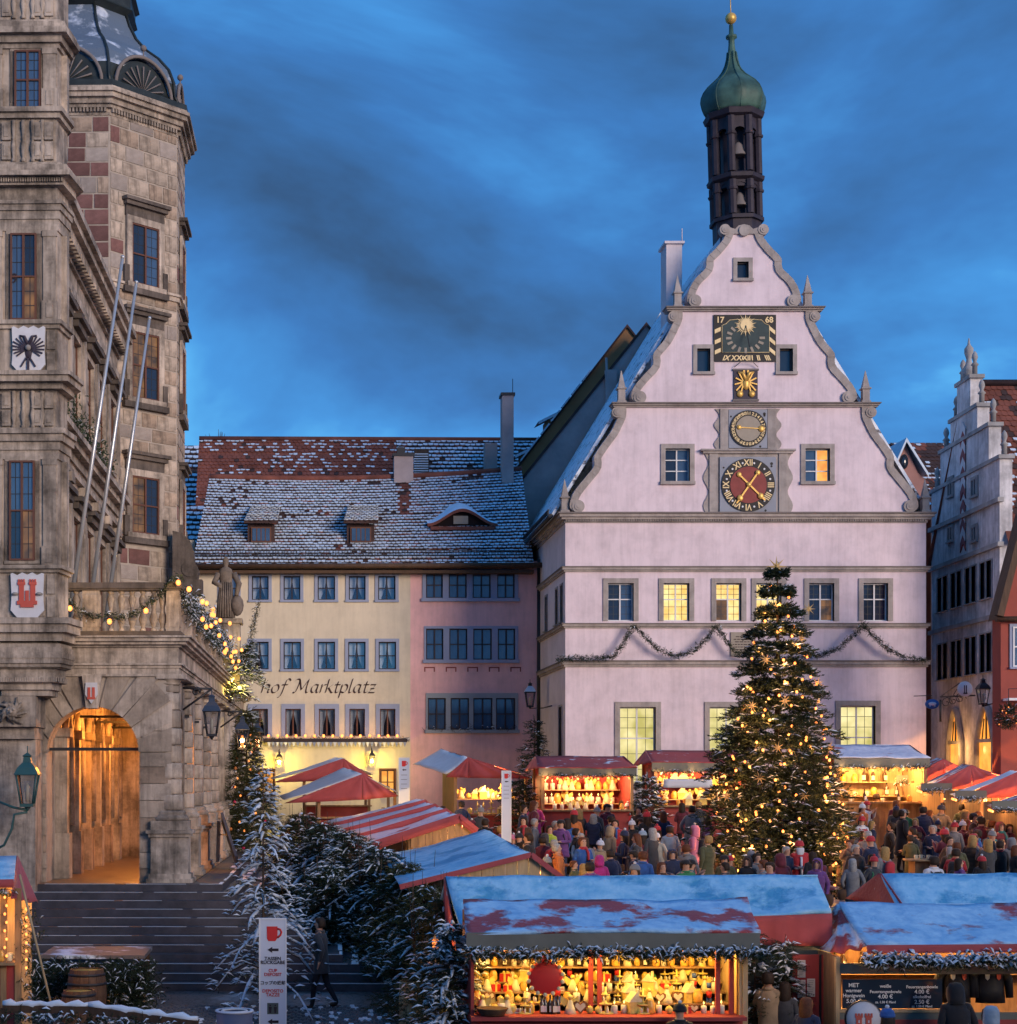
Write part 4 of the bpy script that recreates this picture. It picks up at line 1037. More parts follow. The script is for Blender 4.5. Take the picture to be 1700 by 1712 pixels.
for ang in (-3 * PI / 4,-PI / 2,-PI / 4,0,PI / 4):
 f = fT(ang); rl = 1.08; mb = MB(); N = 16
 arc3 = [(rl * math.cos(PI * i / N),zr + .22 + rl * math.sin(PI * i / N)) for i in range(N + 1)]
 # lunette drum running back into the roof
 front = [f(u,-.02,z_) for u,z_ in arc3]; back_ = [f(u * .98,1.5,z_ + .05) for u,z_ in arc3]
 mb.add(front + back_,[(i,i + 1,i + 1 + N + 1,i + N + 1) for i in range(N)],1)
 mb.add([f(u * .9,.06,zr + .22 + (z_ - zr - .22) * .9) for u,z_ in arc3],[tuple(range(N + 1))],0)
 mb.tube([f(u,-.03,z_) for u,z_ in arc3],.06,6,2); mb.tube([f(-rl,-.03,zr + .22),f(rl,-.03,zr + .22)],.05,6,2)
 for q in range(1,10):
  a = PI * q / 10; mb.tube([f(.12 * math.cos(a),.03,zr + .26 + .12 * math.sin(a)),f(.82 * math.cos(a),.0,zr + .22 + .82 * math.sin(a))],[.012,.03],5,2)
 mb.tube([f(0,0,zr + .2 + rl),f(0,0,zr + .45 + rl)],[.03,.02],5,2); mb.sphere(f(0,0,zr + .52 + rl),.10,8,6,2)
 tpart('lunette',mb,['copper_dark','copper_snow','trim_dark'],tower)
mb = MB()
mb.lathe([(1.62,3.28),(1.85,3.42),(1.78,3.5),(1.78,3.85),(1.92,3.92),(1.90,4.02),(1.4,4.1)],(CXT,CYT,zr),8,rot=PI / 8,sm=False)
for k in range(8):
 a = PI / 8 + k * PI / 4; mb.tube([(CXT + 1.3 * math.cos(a),CYT + 1.3 * math.sin(a),zr + 4.05),(CXT + 1.3 * math.cos(a),CYT + 1.3 * math.sin(a),zr + 6.6)],.16,6)
mb.lathe([(1.6,6.6),(1.7,6.9),(.9,7.6),(.3,8.6),(.03,9.5)],(CXT,CYT,zr),8,rot=PI / 8,sm=False)
tpart('roof_lantern',mb,'copper_dark',tower)
# ---- flagpoles leaning out over the balcony
for k,(b0,b1,l) in enumerate((((122,985),(205,430),1.6),((154,985),(228,472),3.8),((184,985),(250,532),6.0))):
 a = P(b0[0],b0[1],39 + l); c = P(b1[0],b1[1],39 + l)
 a = a + (a - c) * 0.12
 mb = MB(); d = (c - a); mb.tube([a,a + d * .5,c],[.055,.048,.036],8); mb.sphere(c,.05,8,5)
 solo('flagpole',mb,'steel',['tall leaning steel flagpole closest to the oriel bay','leaning steel flagpole between two others on the balcony','shortest leaning steel flagpole on the balcony'][k],'flagpole',tuple(a),0,'flagpoles on the town hall balcony')
# ---- stone scroll and statue on the balcony
mb = MB(); c0 = T(306,930,14.0)
pts = [Vector((0.0,0,0))]
pol = [(-.30,-.75),(.45,-.75),(.50,-.45),(.36,-.2),(.34,.1),(.22,.45),(.0,.68),(-.30,.75)]
mb.prism_xz([(c0.x + u,c0.z + v) for u,v in pol],c0.y - .25,c0.y + .25)
mb.lathe([(.24,-.28),(.24,.28)],(0,0,0),14)
o = len(mb.v) - 28
for i in range(o,len(mb.v)):
 x,y,z = mb.v[i]; mb.v[i] = (x + c0.x + .22,z + c0.y,y + c0.z - .42)
mb.box(c0.x - .4,c0.x + .6,c0.y - .3,c0.y + .3,c0.z - 1.2,c0.z - .74)
tpart('scroll_ornament',mb,'sandstone_dark')
def figure_lathe(mb,base,h,m=0):
 pr = [(.20,0),(.24,.04),(.21,.25),(.17,.45),(.19,.56),(.21,.66),(.22,.74),(.19,.80),(.08,.835),(.065,.85),(.09,.88),(.10,.93),(.07,.98),(.01,1.0)]
 mb.lathe([(r_ * h * .5,z_ * h) for r_,z_ in pr],base,14,m,sy=.8)
sb = P(380,1082,56.5); mb = MB(); S_ = 56.5 / F
mb.box(sb.x - .42,sb.x + .42,sb.y - .42,sb.y + .42,sb.z - 1.4,sb.z + .75); mb.box(sb.x - .5,sb.x + .5,sb.y - .5,sb.y + .5,sb.z + .75,sb.z + .9)
stat = thing('stone_statue','weathered sandstone statue of a robed figure on the balcony pedestal','statue',(sb.x,sb.y,sb.z))
part('pedestal',mb,'sandstone',stat)
mb = MB(); bz = sb.z + .9; figure_lathe(mb,(sb.x - .05,sb.y,bz),2.05)
mb.tube([(sb.x - .28,sb.y,bz + 1.50),(sb.x - .42,sb.y - .05,bz + 1.2),(sb.x - .2,sb.y - .28,bz + 1.05)],[.11,.10,.07],7); mb.tube([(sb.x + .2,sb.y,bz + 1.5),(sb.x + .38,sb.y - .05,bz + 1.15),(sb.x + .30,sb.y - .2,bz + .75)],[.11,.10,.07],7)
for k in range(9):
 a = -2.8 + k * .3; mb.tube([(sb.x - .05 + .21 * math.cos(a),sb.y + .18 * math.sin(a),bz + 1.2),(sb.x - .05 + .30 * math.cos(a),sb.y + .25 * math.sin(a),bz + .05)],[.02,.045],5)
mb.sphere((sb.x + .32,sb.y - .1,bz + .45),.22,8,6,sz=1.6)
part('figure',mb,'statue',stat)
# ---- steps that wrap the terrace corner
stp = thing('stone_steps','broad dark stone steps wrapping the corner of the town hall terrace','steps',(THX,39.0,2.68),-0.02)
NS = 12; rise = 1.92 / NS
for k in range(NS):
 t = 0.33; f0 = -0.42 - t * (k + 1); e1 = 0.72 + t * (k + 1)
 zt_ = -rise * (k + 1) + rise; zt_ = -rise * k - 0.004
 mb = MB(); zb = zt_ - rise - (0.0 if k < NS - 1 else .35)
 ye = LY1
 poly = [(-6.5,f0),(e1,f0),(e1,ye),(e1 - t - .35,ye),(e1 - t - .35,f0 + t + .35),(-6.5,f0 + t + .35)]
 mb.prism_xy(poly,zb,zt_)
 part('step',mb,'stone_step',stp,local=True)
mb = MB(); rs = np.random.RandomState(8)
for k in range(NS):      # snow along the side treads; thin white front strips imitate nosing highlights
 t = 0.33; f0 = -0.42 - t * (k + 1); e1 = 0.72 + t * (k + 1); zt_ = -rise * k - 0.004
 x = -5.5
 while x < e1 - .1:
  w_ = rs.uniform(.6,2.4)
  if rs.rand() < 0.85: mb.box(x,min(x + w_,e1 - .04),f0 + .004,f0 + .022 + .015 * rs.rand(),zt_,zt_ + .006)
  x += w_ + rs.uniform(.05,.5)
 y = f0
 while y < 10:
  w_ = rs.uniform(.3,1.2); mb.box(e1 - .02 - .25 * rs.rand(),e1 - .02,y,y + w_,zt_,zt_ + .012); y += w_ + rs.uniform(.1,.8)
part('step_snow_highlight',mb,'snow',stp,local=True,kind='stuff')
# ================================================================ clock house: white gabled council tavern
RY = 64.4; SR = F / RY
def RX(px): return PX(px,RY)
def RZ(py): return PZ(py,RY)
BASE = ground(RY) - 0.2
rt = thing('clock_house','pale pinkish white gabled house with two clocks, sundial and green onion belfry','building',(RX(1246),RY,BASE))
RBACK = 76.4
rx0,rx1 = RX(945),RX(1548)
def fR(u,d,z): return (u,RY + d,z)
def fRl(u,d,z): return (rx0 + d,u,z)           # west side wall,u = y
GF = [(1036,1096,1182,1312),(1186,1246,1182,1312),(1405,1463,1180,1312)]
F1 = [(1016,1059),(1109,1152),(1197,1239),(1264,1306),(1352,1394),(1443,1484)]
holes = [(RX(a),RX(b),RZ(d),RZ(c)) for a,b,c,d in GF] + [(RX(a),RX(b),RZ(1038),RZ(975)) for a,b in F1]
mb = MB(); wall_holes(mb,rx0,rx1,BASE,RZ(858),holes,0.35,fR)
part('front_wall',mb,'plaster_pink_white',rt)
mb = MB()
WL = [(65.0,65.5),(66.2,66.75),(69.0,69.55)]
hl = [(a,b,RZ(1036),RZ(975)) for a,b in WL] + [(65.2,65.9,RZ(1300),RZ(1180))]
wall_holes(mb,RY,RBACK,BASE,RZ(858),hl,0.3,fRl)
mb.quad((rx1,RY,BASE),(rx1,RBACK,BASE),(rx1,RBACK,RZ(858)),(rx1,RY,RZ(858)))
mb.quad((rx0,RBACK,BASE),(rx1,RBACK,BASE),(rx1,RBACK,RZ(858)),(rx0,RBACK,RZ(858)))
part('side_wall',mb,'plaster_side',rt)
for a,b,z0,z1 in hl: window(rt,fRl,a,b,z0,z1,'trim_grey',.08,.04,.2,'sash_white',1,2,'glass_dark')
# bands that wrap the corner
def wrap(mb,z0,z1,o,m=0):
 mb.box(rx0 - o,rx1 + o,RY - o,RY + .02,z0,z1,m); mb.box(rx0 - o,rx0 + .02,RY + .02,RBACK,z0,z1,m); mb.box(rx1 - .02,rx1 + o,RY + .02,RBACK,z0,z1,m)
for (a,b) in ((947,956),(1042,1050),(1104,1115)):
 mb = MB(); h = RZ(a) - RZ(b); z0 = RZ(b)
 wrap(mb,z0,z0 + h * .35,.06); wrap(mb,z0 + h * .35,z0 + h * .8,.12); wrap(mb,z0 + h * .8,z0 + h,.16,1)
 part('string_course',mb,['trim_grey','trim_dark'],rt)
mb = MB()
for a,b,o_,m_ in ((874,869,.05,0),(869,865,.16,0),(865,860,.24,0),(860,857.5,.30,1)): wrap(mb,RZ(a),RZ(b),o_,m_)
for k in range(150): x = rx0 + k * (rx1 - rx0) / 150; mb.box(x,x + .05,RY - .13,RY,RZ(872),RZ(869.2))
part('main_cornice',mb,['trim_grey','trim_dark'],rt)
# windows
LIT = {1,2,3}
for i,(a,b) in enumerate(F1):
 gl = [['glass_dark','glass_blue'],['lit_yellow'],['lit_dim','lit_yellow','lit_yellow','lit_yellow'],['lit_yellow'],['glass_dark','lit_dim','glass_dark','glass_dark'],['glass_dark']][i]
 window(rt,fR,RX(a),RX(b),RZ(1038),RZ(975),'trim_grey',.18,.05,.22,'sash_white',2,2,'glass_dark',.045,zsplit=(.58,),lead=(2,3),glasses=gl,sill=False)
for i,(a,b,c,d) in enumerate(GF):
 window(rt,fR,RX(a),RX(b),RZ(d),RZ(c),'trim_grey',.19,.05,.25,'sash_white',2,2,'lit_green_yellow',.05,zsplit=(.60,),lead=(2,3),sill=True)
# gable tiers: curved outline with scrolls
GC = 1243.0
def mir(p): return (2 * GC - p[0],p[1])
TIERS = [
 (858,681,[(963,858),(953,850),(953,838),(961,820),(981,795),(993,779),(993,763),(1007,741),(1021,722),(1029,706),(1034,694),(1034,681)],[(1112,1153,805,750),(1346,1387,805,750)]),
 (676,521,[(1066,676),(1056,668),(1055,658),(1061,645),(1075,628),(1091,610),(1092,591),(1110,569),(1122,546),(1128,532),(1128,521)],[(1165,1187,622,583),(1303,1325,622,583)]),
 (515,388,[(1158,515),(1149,506),(1148,498),(1153,481),(1163,465),(1179,449),(1181,432),(1196,416),(1209,400),(1214,388)],[(1232,1251,466,438)]),
]
def smooth(pts,n=4):
 out_ = []
 for i in range(len(pts) - 1):
  p0 = pts[max(0,i - 1)]; p1 = pts[i]; p2 = pts[i + 1]; p3 = pts[min(len(pts) - 1,i + 2)]
  for k in range(n):
   t = k / n
   out_.append(tuple(0.5 * ((2 * p1[j]) + (-p0[j] + p2[j]) * t + (2 * p0[j] - 5 * p1[j] + 4 * p2[j] - p3[j]) * t * t + (-p0[j] + 3 * p1[j] - 3 * p2[j] + p3[j]) * t ** 3) for j in range(2)))
 out_.append(pts[-1]); return out_
GD = 0.45      # gable wall thickness
for ti,(pb,pt_,outl,wins) in enumerate(TIERS):
 mb = MB(); ol = smooth(outl,3); xi = max(p[0] for p in ol) + 2
 xin,xin2 = xi,2 * GC - xi
 fl = lambda p: (RX(p[0]),RZ(p[1]))
 pol = [fl(p) for p in ol] + [fl((xin,pt_)),fl((xin,pb))]
 mb.prism_xz(pol,RY,RY + GD); mb.prism_xz([fl(mir(p)) for p in ol] + [fl((xin2,pt_)),fl((xin2,pb))],RY,RY + GD)
 hs = [(RX(a),RX(b),RZ(c),RZ(d)) for a,b,c,d in wins]
 wall_holes(mb,RX(xin),RX(xin2),RZ(pb),RZ(pt_),hs,0.3,fR)
 mb.quad((RX(xin),RY + GD,RZ(pb)),(RX(xin2),RY + GD,RZ(pb)),(RX(xin2),RY + GD,RZ(pt_)),(RX(xin),RY + GD,RZ(pt_)))
 part('gable_wall',mb,'plaster_pink_white',rt)
 for wi,(a,b,c,d) in enumerate(wins):
  if ti == 0: window(rt,fR,RX(a),RX(b),RZ(c),RZ(d),'trim_grey',.17,.05,.22,'sash_white',2,3,'glass_dark',.04,lead=None,glasses=[['glass_dark','glass_blue'],['glass_blue','lit_orange']][wi])
  else: window(rt,fR,RX(a),RX(b),RZ(c),RZ(d),'trim_grey',.15,.05,.2,'trim_dark',1,1,'glass_dark',.03)
 # raised stone border following the curve, joint by joint
 for s_ in (0,1):
  pts = [Vector((RX(p[0]),0,RZ(p[1]))) for p in (ol if not s_ else [mir(q) for q in ol])]
  sgn = 1 if not s_ else -1
  inn = []
  for i,p in enumerate(pts):
   d = (pts[min(i + 1,len(pts) - 1)] - pts[max(0,i - 1)]).normalized(); nrm = Vector((d.z,0,-d.x)) * sgn
   inn.append(p + nrm * .27)
  mb = MB()
  for i in range(len(pts) - 1):
   a,b,c,d = pts[i],pts[i + 1],inn[i + 1],inn[i]; o_ = -.07 - .012 * (i % 2)
   mid = lambda p: p
   q = [Vector((v.x,RY + o_,v.z)) for v in (a,b,c,d)]; q2 = [Vector((v.x,RY + .03,v.z)) for v in (a,b,c,d)]
   mb.add(q + q2,((0,1,2,3),(0,4,5,1),(1,5,6,2),(2,6,7,3),(3,7,4,0)))
  part('gable_border',mb,'trim_grey',rt)
  for (cx_,cy__,r_) in ((ol[0][0] + 3,pb - 11,10.5),(ol[-1][0] - 3,pt_ + 9 if ti < 2 else pt_ - 3,9.0)):
   cx2 = cx_ if not s_ else 2 * GC - cx_
   mb = MB(); rr = r_ / SR; N = 20
   for (r1,o_) in ((rr,-.11),(rr * .62,-.14),(rr * .25,-.16)):
    pl = [(RX(cx2) + r1 * math.cos(2 * PI * k / N),RZ(cy__) + r1 * math.sin(2 * PI * k / N)) for k in range(N)]; mb.prism_xz(pl,RY + o_,RY + (.2 if r1 == rr else -.1))
   part('scroll',mb,'trim_grey',rt)
# cornices between tiers
for pa,pb,x0,x1 in ((681,675,1027,1464),(521,515,1117,1371)):
 mb = MB(); h = (RZ(pb) - RZ(pa))
 for q0,q1,o_,m_ in ((0,.4,.10,0),(.4,.8,.18,0),(.8,1.1,.26,1)): mb.box(RX(x0) - o_ * .5,RX(x1) + o_ * .5,RY - o_,RY + GD,RZ(pa) + h * q0,RZ(pa) + h * q1,m_)
 part('gable_cornice',mb,['trim_grey','trim_dark'],rt)
# crest of the gable
mb = MB(); N = 18
pl = [(RX(1214),RZ(392)),(RX(1272),RZ(392)),(RX(1270),RZ(380)),(RX(1258),RZ(384)),(RX(1252),RZ(378)),(RX(1243),RZ(376)),(RX(1234),RZ(378)),(RX(1228),RZ(384)),(RX(1216),RZ(380))]
mb.prism_xz(pl,RY - .08,RY + GD); pl = [(RX(1243) + .2 * math.cos(2 * PI * k / N),RZ(387) + .2 * math.sin(2 * PI * k / N)) for k in range(N)]; mb.prism_xz(pl,RY - .14,RY)
part('gable_crest',mb,'trim_grey',rt)
# obelisks
for px,pb,pt_ in ((1040,674,618),(1449,674,618),(1134,514,458),(1352,514,458),(945,857,800),(1549,857,800)):
 x = RX(px); zb = RZ(pb); zt_ = RZ(pt_); h = zt_ - zb; mb = MB(); r2 = 2 ** .5
 mb.lathe([(.17 * r2,0),(.17 * r2,.08 * h),(.13 * r2,.1 * h),(.13 * r2,.42 * h),(.18 * r2,.44 * h),(.18 * r2,.47 * h),(.13 * r2,.49 * h),(.012,h)],(x,RY + .18,zb),4,sm=False,rot=PI / 4); part('obelisk',mb,'trim_grey',rt)
# roof behind the gable
snow_cloth('roof_snow',(0.06,0.04,0.04),0.36,2.0)
slope = 1.66; apex_z = RZ(858) + (RX(1243) - RX(927)) * slope
ry0 = RY + .35
ridge_x = RX(1243)
mb = MB()
for sx in (-1,1):
 ex = ridge_x + sx * (ridge_x - RX(925)); ez = RZ(858) + .05
 th_ = .18
 zt_ = RZ(392); xt = ridge_x + sx * (apex_z - zt_) / slope
 mb.add([(ex,ry0,ez),(ex,RBACK,ez),(xt,RBACK,zt_),(xt,ry0,zt_),(ex,ry0,ez - .2),(xt,ry0,zt_ - .3),(ex,RBACK,ez - .2)],((0,1,2,3),(0,3,5,4),(0,4,6,1)))
mb.add([(ridge_x - (ridge_x - RX(925)),RBACK,RZ(858)),(ridge_x + (ridge_x - RX(925)),RBACK,RZ(858)),(ridge_x,RBACK,apex_z)],((0,1,2),))
roof_o = part('roof',mb,'roof_snow',rt)
exl = RX(925)
mb = MB()
for k in range(34): y = RY + .5 + k * .35; mb.bar((exl - .12,y,RZ(858) + .02),(exl - .12,y,RZ(858) + .22),.05)
mb.bar((exl - .12,RY + .4,RZ(858) + .18),(exl - .12,RBACK,RZ(858) + .18),.05); mb.tube([(exl - .05,RY + .3,RZ(858) - .05),(exl - .05,RBACK,RZ(858) - .05)],.09,6)
part('snow_guard',mb,'iron',rt)
mb = MB(); mb.box(RX(1131),RX(1158),66.2,67.2,RZ(560),PZ(408,66.2)); mb.box(RX(1131) - .08,RX(1158) + .08,66.1,67.3,PZ(408,66.2),PZ(404,66.2)); mb.tube([(RX(1160),66.4,PZ(404,66.4)),(RX(1160),66.4,PZ(382,66.4))],.02,5)
part('chimney',mb,'plaster_side',rt)
# ---- belfry: two arcaded octagonal storeys and onion dome, leaning a little
BY = 66.6; SB = F / BY
def bz(py): return PZ(py,BY)
bx = PX(1232,BY); zb0 = bz(400)
LEAN = Matrix.Translation(Vector((bx,BY,zb0))) @ Matrix.Rotation(R(-1.6),4,'Y') @ Matrix.Translation(Vector((-bx,-BY,-zb0)))
def bprof(lst): return [(r_ / SB,bz(py) ) for r_,py in lst]
mb = MB()
mb.lathe(bprof([(40,420),(40,376),(45,376),(45,370),(39,368)]),(bx,BY,0),8,sm=False,rot=PI / 8)
mb.lathe(bprof([(38,322),(38,312),(47,308),(48,302),(40,298)]),(bx,BY,0),8,sm=False,rot=PI / 8)
mb.lathe(bprof([(40,216),(40,207),(48,204),(51,196),(46,193)]),(bx,BY,0),8,sm=False,rot=PI / 8)
mb.lathe(bprof([(23,372),(23,200)]),(bx,BY,0),8,sm=False,rot=PI / 8)
for (pb,pcap,pt_,r_) in ((368,326,312,37),(298,235,207,38)):
 for k in range(8):
  a = PI / 8 + k * PI / 4; cx_,cy__ = bx + r_ / SB * math.cos(a),BY + r_ / SB * math.sin(a)
  mb.lathe([(.15,bz(pb)),(.15,bz(pcap + 3)),(.20,bz(pcap + 2)),(.22,bz(pcap - 1)),(.17,bz(pcap - 2)),(.17,bz(pt_))],(cx_,cy__,0),8,sm=False)
  # arch between the posts
  a2 = a + PI / 4; p0 = Vector((cx_,cy__,0)); p1 = Vector((bx + r_ / SB * math.cos(a2),BY + r_ / SB * math.sin(a2),0)); L_ = (p1 - p0).length
  zc_ = bz(pcap); zt_ = bz(pt_); hh = zt_ - zc_; rr = min(L_ * .36,hh * .85)
  pol = [(0,0)] + [(L_ / 2 - rr * math.cos(PI * q / 8),rr * math.sin(PI * q / 8)) for q in range(9)] + [(L_,0),(L_,hh),(0,hh)]
  d_ = (p1 - p0) / L_; nr_ = Vector((d_.y,-d_.x,0)) * .05
  mb.prism(pol,lambda u,v: tuple(p0 + d_ * u + nr_ + Vector((0,0,zc_ + v))),lambda u,v: tuple(p0 + d_ * u - nr_ + Vector((0,0,zc_ + v))))
mb.xf(LEAN); belf = part('belfry',mb,'belfry_wood',rt)
for (zz_,r_) in ((345,.32),(262,.36)):
 mb = MB(); h = .55; mb.lathe([(r_ * 1.0,0),(r_ * .95,.06),(r_ * .7,.2),(r_ * .55,.4),(r_ * .3,.5),(.05,h)],(bx,BY - .55,bz(zz_) - .2),14); mb.xf(LEAN); part('bell',mb,'trim_dark',belf)
onion = [(44,196),(48,190),(51,182),(53,172),(52,164),(48,155),(41,146),(32,138),(23,130),(16,121),(11,111),(8,100),(6.5,88),(5,74),(5,66),(9,64),(9,60),(4,58),(3.2,42)]
mb = MB(); pr = bprof(onion);
mb = MB(); mb.lathe(pr,(bx,BY,0),32,sm=True)
# flatten into eight soft facets
nv = []
for (x,y,z) in mb.v:
 a = math.atan2(y - BY,x - bx); r_ = math.hypot(x - bx,y - BY); k = ((a + PI / 8) % (PI / 4)) - PI / 8
 f_ = math.cos(PI / 8) / math.cos(((a) % (PI / 4)) - PI / 8); nv.append((bx + (x - bx) * f_ / .96,BY + (y - BY) * f_ / .96,z))
mb.v = nv
for k in range(8): a = k * PI / 4; mb.tube([(bx + (r_ + .02) * math.cos(a) ,BY + (r_ + .02) * math.sin(a),z) for r_,z in pr[:13]],.035,5)
mb.xf(LEAN); part('onion_dome',mb,'copper',belf)
mb = MB(); mb.sphere((bx,BY,bz(31)),9.5 / SB,12,8); mb.tube([(bx,BY,bz(42)),(bx,BY,bz(-30))],.02,5); mb.xf(LEAN); part('finial_ball',mb,'gold',belf)
# ---- clocks, sundial, crest, plaque
def disc(mb,px,py,r,y0,y1,m=0,N=40,r_in=None):
 c = (RX(px),RZ(py)); rr = r / SR
 if r_in is None: mb.prism_xz([(c[0] + rr * math.cos(2 * PI * k / N),c[1] + rr * math.sin(2 * PI * k / N)) for k in range(N)],y0,y1,m)
 else:
  ri = r_in / SR
  for k in range(N):
   a,b = 2 * PI * k / N,2 * PI * (k + 1) / N
   mb.prism_xz([(c[0] + ri * math.cos(a),c[1] + ri * math.sin(a)),(c[0] + rr * math.cos(a),c[1] + rr * math.sin(a)),(c[0] + rr * math.cos(b),c[1] + rr * math.sin(b)),(c[0] + ri * math.cos(b),c[1] + ri * math.sin(b))],y0,y1,m)
mb = MB()
def wavy(xa,xb,pa,pb,amp,right):
 pts = []
 for k in range(17): t = k / 16; pts.append((xb + amp * (math.sin(t * 4.2 * PI) * .5 + .5),pb + (pa - pb) * t))
 return pts
for x0,x1,pa,pb in ((1200,1299,684,751),(1182,1318,758,858)):
 lw = [(2 * (x0 + x1) / 2 - p[0],p[1]) for p in wavy(x0,x1 - 2,pa,pb,9,True)]; rw_ = wavy(x0,x1 - 2,pa,pb,9,True)
 mb.prism_xz([(RX(p[0]),RZ(p[1])) for p in lw] + [(RX(p[0]),RZ(p[1])) for p in rw_[::-1]],RY - .05,RY + .02)
 for xx in (x0 + 3,x1 - 17): mb.box(RX(xx),RX(xx + 14),RY - .10,RY,RZ(pb),RZ(pa))
mb.box(RX(1170),RX(1328),RY - .22,RY,RZ(755),RZ(752)); mb.box(RX(1174),RX(1324),RY - .15,RY,RZ(759),RZ(755))
part('clock_surround',mb,'trim_grey',rt)
for (cx_,cy__,hw,r_,ri) in ((1249,718,32,30.5,21),(1249,812,47,44.5,30.5)):
 mb = MB(); mb.box(RX(cx_ - hw),RX(cx_ + hw),RY - .12,RY - .03,RZ(cy__ + hw),RZ(cy__ - hw)); sq = part('clock_square',mb,'spandrel_blue',rt)
 mb = MB(); rs = random.Random(4)
 for sx in (-1,1):
  for sz in (-1,1):
   for q in range(9):
    a = rs.random() * 1.57; rr = r_ + 3 + rs.random() * (hw * 1.36 - r_ - 3); px,py = cx_ + sx * rr * math.cos(a),cy__ + sz * rr * math.sin(a)
    if abs(px - cx_) < hw - 2 and abs(py - cy__) < hw - 2: disc(mb,px,py,1.6 + rs.random(),RY - .128,RY - .12,0,7)
 part('tracery',mb,'black_paint',sq)
 mb = MB(); disc(mb,cx_,cy__,r_,RY - .17,RY - .11,0,48); part('dial_ring',mb,'black_paint',sq)
 mb = MB(); disc(mb,cx_,cy__,ri,RY - .19,RY - .16,0,40); part('dial_face',mb,'dial_beige' if ri < 25 else 'dial_red',sq)
 if ri > 25:
  rom = ['XII','I','II','III','IIII','V','VI','VII','VIII','IX','X','XI']
  for k in range(12):
   a = 2 * PI * k / 12; rr = 37.5 / SR; c = Vector((RX(cx_) + rr * math.sin(a),RY - .175,RZ(cy__) + rr * math.cos(a)))
   M_ = Matrix.Translation(c) @ Matrix.Rotation(a,4,'Y') @ Matrix.Rotation(PI / 2,4,'X') @ Matrix.Translation(Vector((0,-.115,0))) @ Matrix.Diagonal((.85,1.0,1,1))
   text('numeral',rom[k],.33,sq,M_,'gold_pale',bold=.006)
   a += PI / 12; mb = MB(); disc(mb,cx_ + 37.5 * math.sin(a),cy__ - 37.5 * math.cos(a),1.7,RY - .185,RY - .17,0,10); part('dial_dot',mb,'white_paint',sq)
  for (tx,ty,bx_,by_,kind) in ((1276.5,838,1233,795,'hour'),(1229,843,1264,792,'minute')):
   mb = MB(); a = Vector((RX(tx),RY - .22 if kind == 'hour' else RY - .24,RZ(ty))); b = Vector((RX(bx_),a.y,RZ(by_))); c = Vector((RX(cx_),a.y,RZ(cy__)))
   mb.bar(b,a,.06,.03,0,up=(0,1,0)); mb.sphere(b,.10,8,5,sy=.3); q = c.lerp(a,.72); mb.sphere(q,.12,8,5,sy=.3); mb.sphere(c,.10,8,5,sy=.5)
   part(kind + '_hand',mb,'gold',sq)
 else:
  for k in range(31):
   a = 2 * PI * (k + .5) / 31; rr = 25.7 / SR; c = Vector((RX(cx_) + rr * math.sin(a),RY - .175,RZ(cy__) + rr * math.cos(a)))
   M_ = Matrix.Translation(c) @ Matrix.Rotation(a,4,'Y') @ Matrix.Rotation(PI / 2,4,'X') @ Matrix.Translation(Vector((0,-.06,0)))
   text('day_number',str(k + 1),.16,sq,M_,'gold_pale',bold=.004)
  mb = MB(); y = RY - .21; mb.bar((RX(1231),y,RZ(716)),(RX(1276),y,RZ(719)),.03,.02,0,up=(0,1,0)); mb.sphere((RX(1270),y,RZ(718.6)),.12,8,5,sy=.3); mb.sphere((RX(1233),y,RZ(716)),.09,8,5,sy=.3); part('day_hand',mb,'gold',sq)
# sundial
mb = MB(); mb.box(RX(1192.5),RX(1296.5),RY - .06,RY,RZ(605),RZ(527)); sd = part('sundial',mb,'black_paint',rt,label='black and gold painted sundial panel dated 1768')
mb = MB(); pol = [(1206,590),(1285,590),(1285,545),(1278,542),(1272,536),(1258,535),(1232,535),(1219,536),(1213,542),(1206,545)]
mb.prism_xz([(RX(a),RZ(b)) for a,b in pol],RY - .075,RY - .055,0)
mb.tube([(RX(a),RY - .08,RZ(b)) for a,b in pol + pol[:1]],.015,4,1); part('sundial_field',mb,['dial_green','gold_pale'],sd)
mb = MB(); c = (RX(1245),RZ(545))
for k in range(28):
 a = 2 * PI * k / 28; L_ = (19 if k % 2 else 15) / SR; w_ = .07
 mb.add([(c[0] + w_ * math.cos(a + PI / 2),RY - .10,c[1] + w_ * math.sin(a + PI / 2)),(c[0] + L_ * math.cos(a),RY - .10,c[1] + L_ * math.sin(a)),(c[0] + w_ * math.cos(a - PI / 2),RY - .10,c[1] + w_ * math.sin(a - PI / 2)),(c[0],RY - .13,c[1])],((0,1,3),(3,1,2)))
disc(mb,1245,545,9,RY - .14,RY - .08,0,20); part('sun_face',mb,'gold_pale',sd)
mb = MB()
for k in range(14):
 a = R(-60 + k * 22.5) if k < 7 else R(100 + (k - 7) * 22.5); a = R(-55) + k * R(290) / 13 + PI / 2 + R(35)
 c_ = (1245 + 28 * math.cos(a),566 + 21 * -math.sin(a) - 0); mb.obox((RX(c_[0]),RY - .085,RZ(c_[1])),(.10 * math.cos(a),0,.10 * math.sin(a)),(0,.012,0),(-.045 * math.sin(a),0,.045 * math.cos(a)))
part('zodiac_ring',mb,'dial_beige',sd)
mb = MB(); mb.bar((RX(1245),RY - .15,RZ(546)),(RX(1247),RY - .5,RZ(586)),.025); part('gnomon',mb,'iron',sd)
for s_,px in (('17',1203),('68',1285)): text('year',s_,.30,sd,MS((RX(px),RY - .068,RZ(540))),'gold_pale',bold=.008)
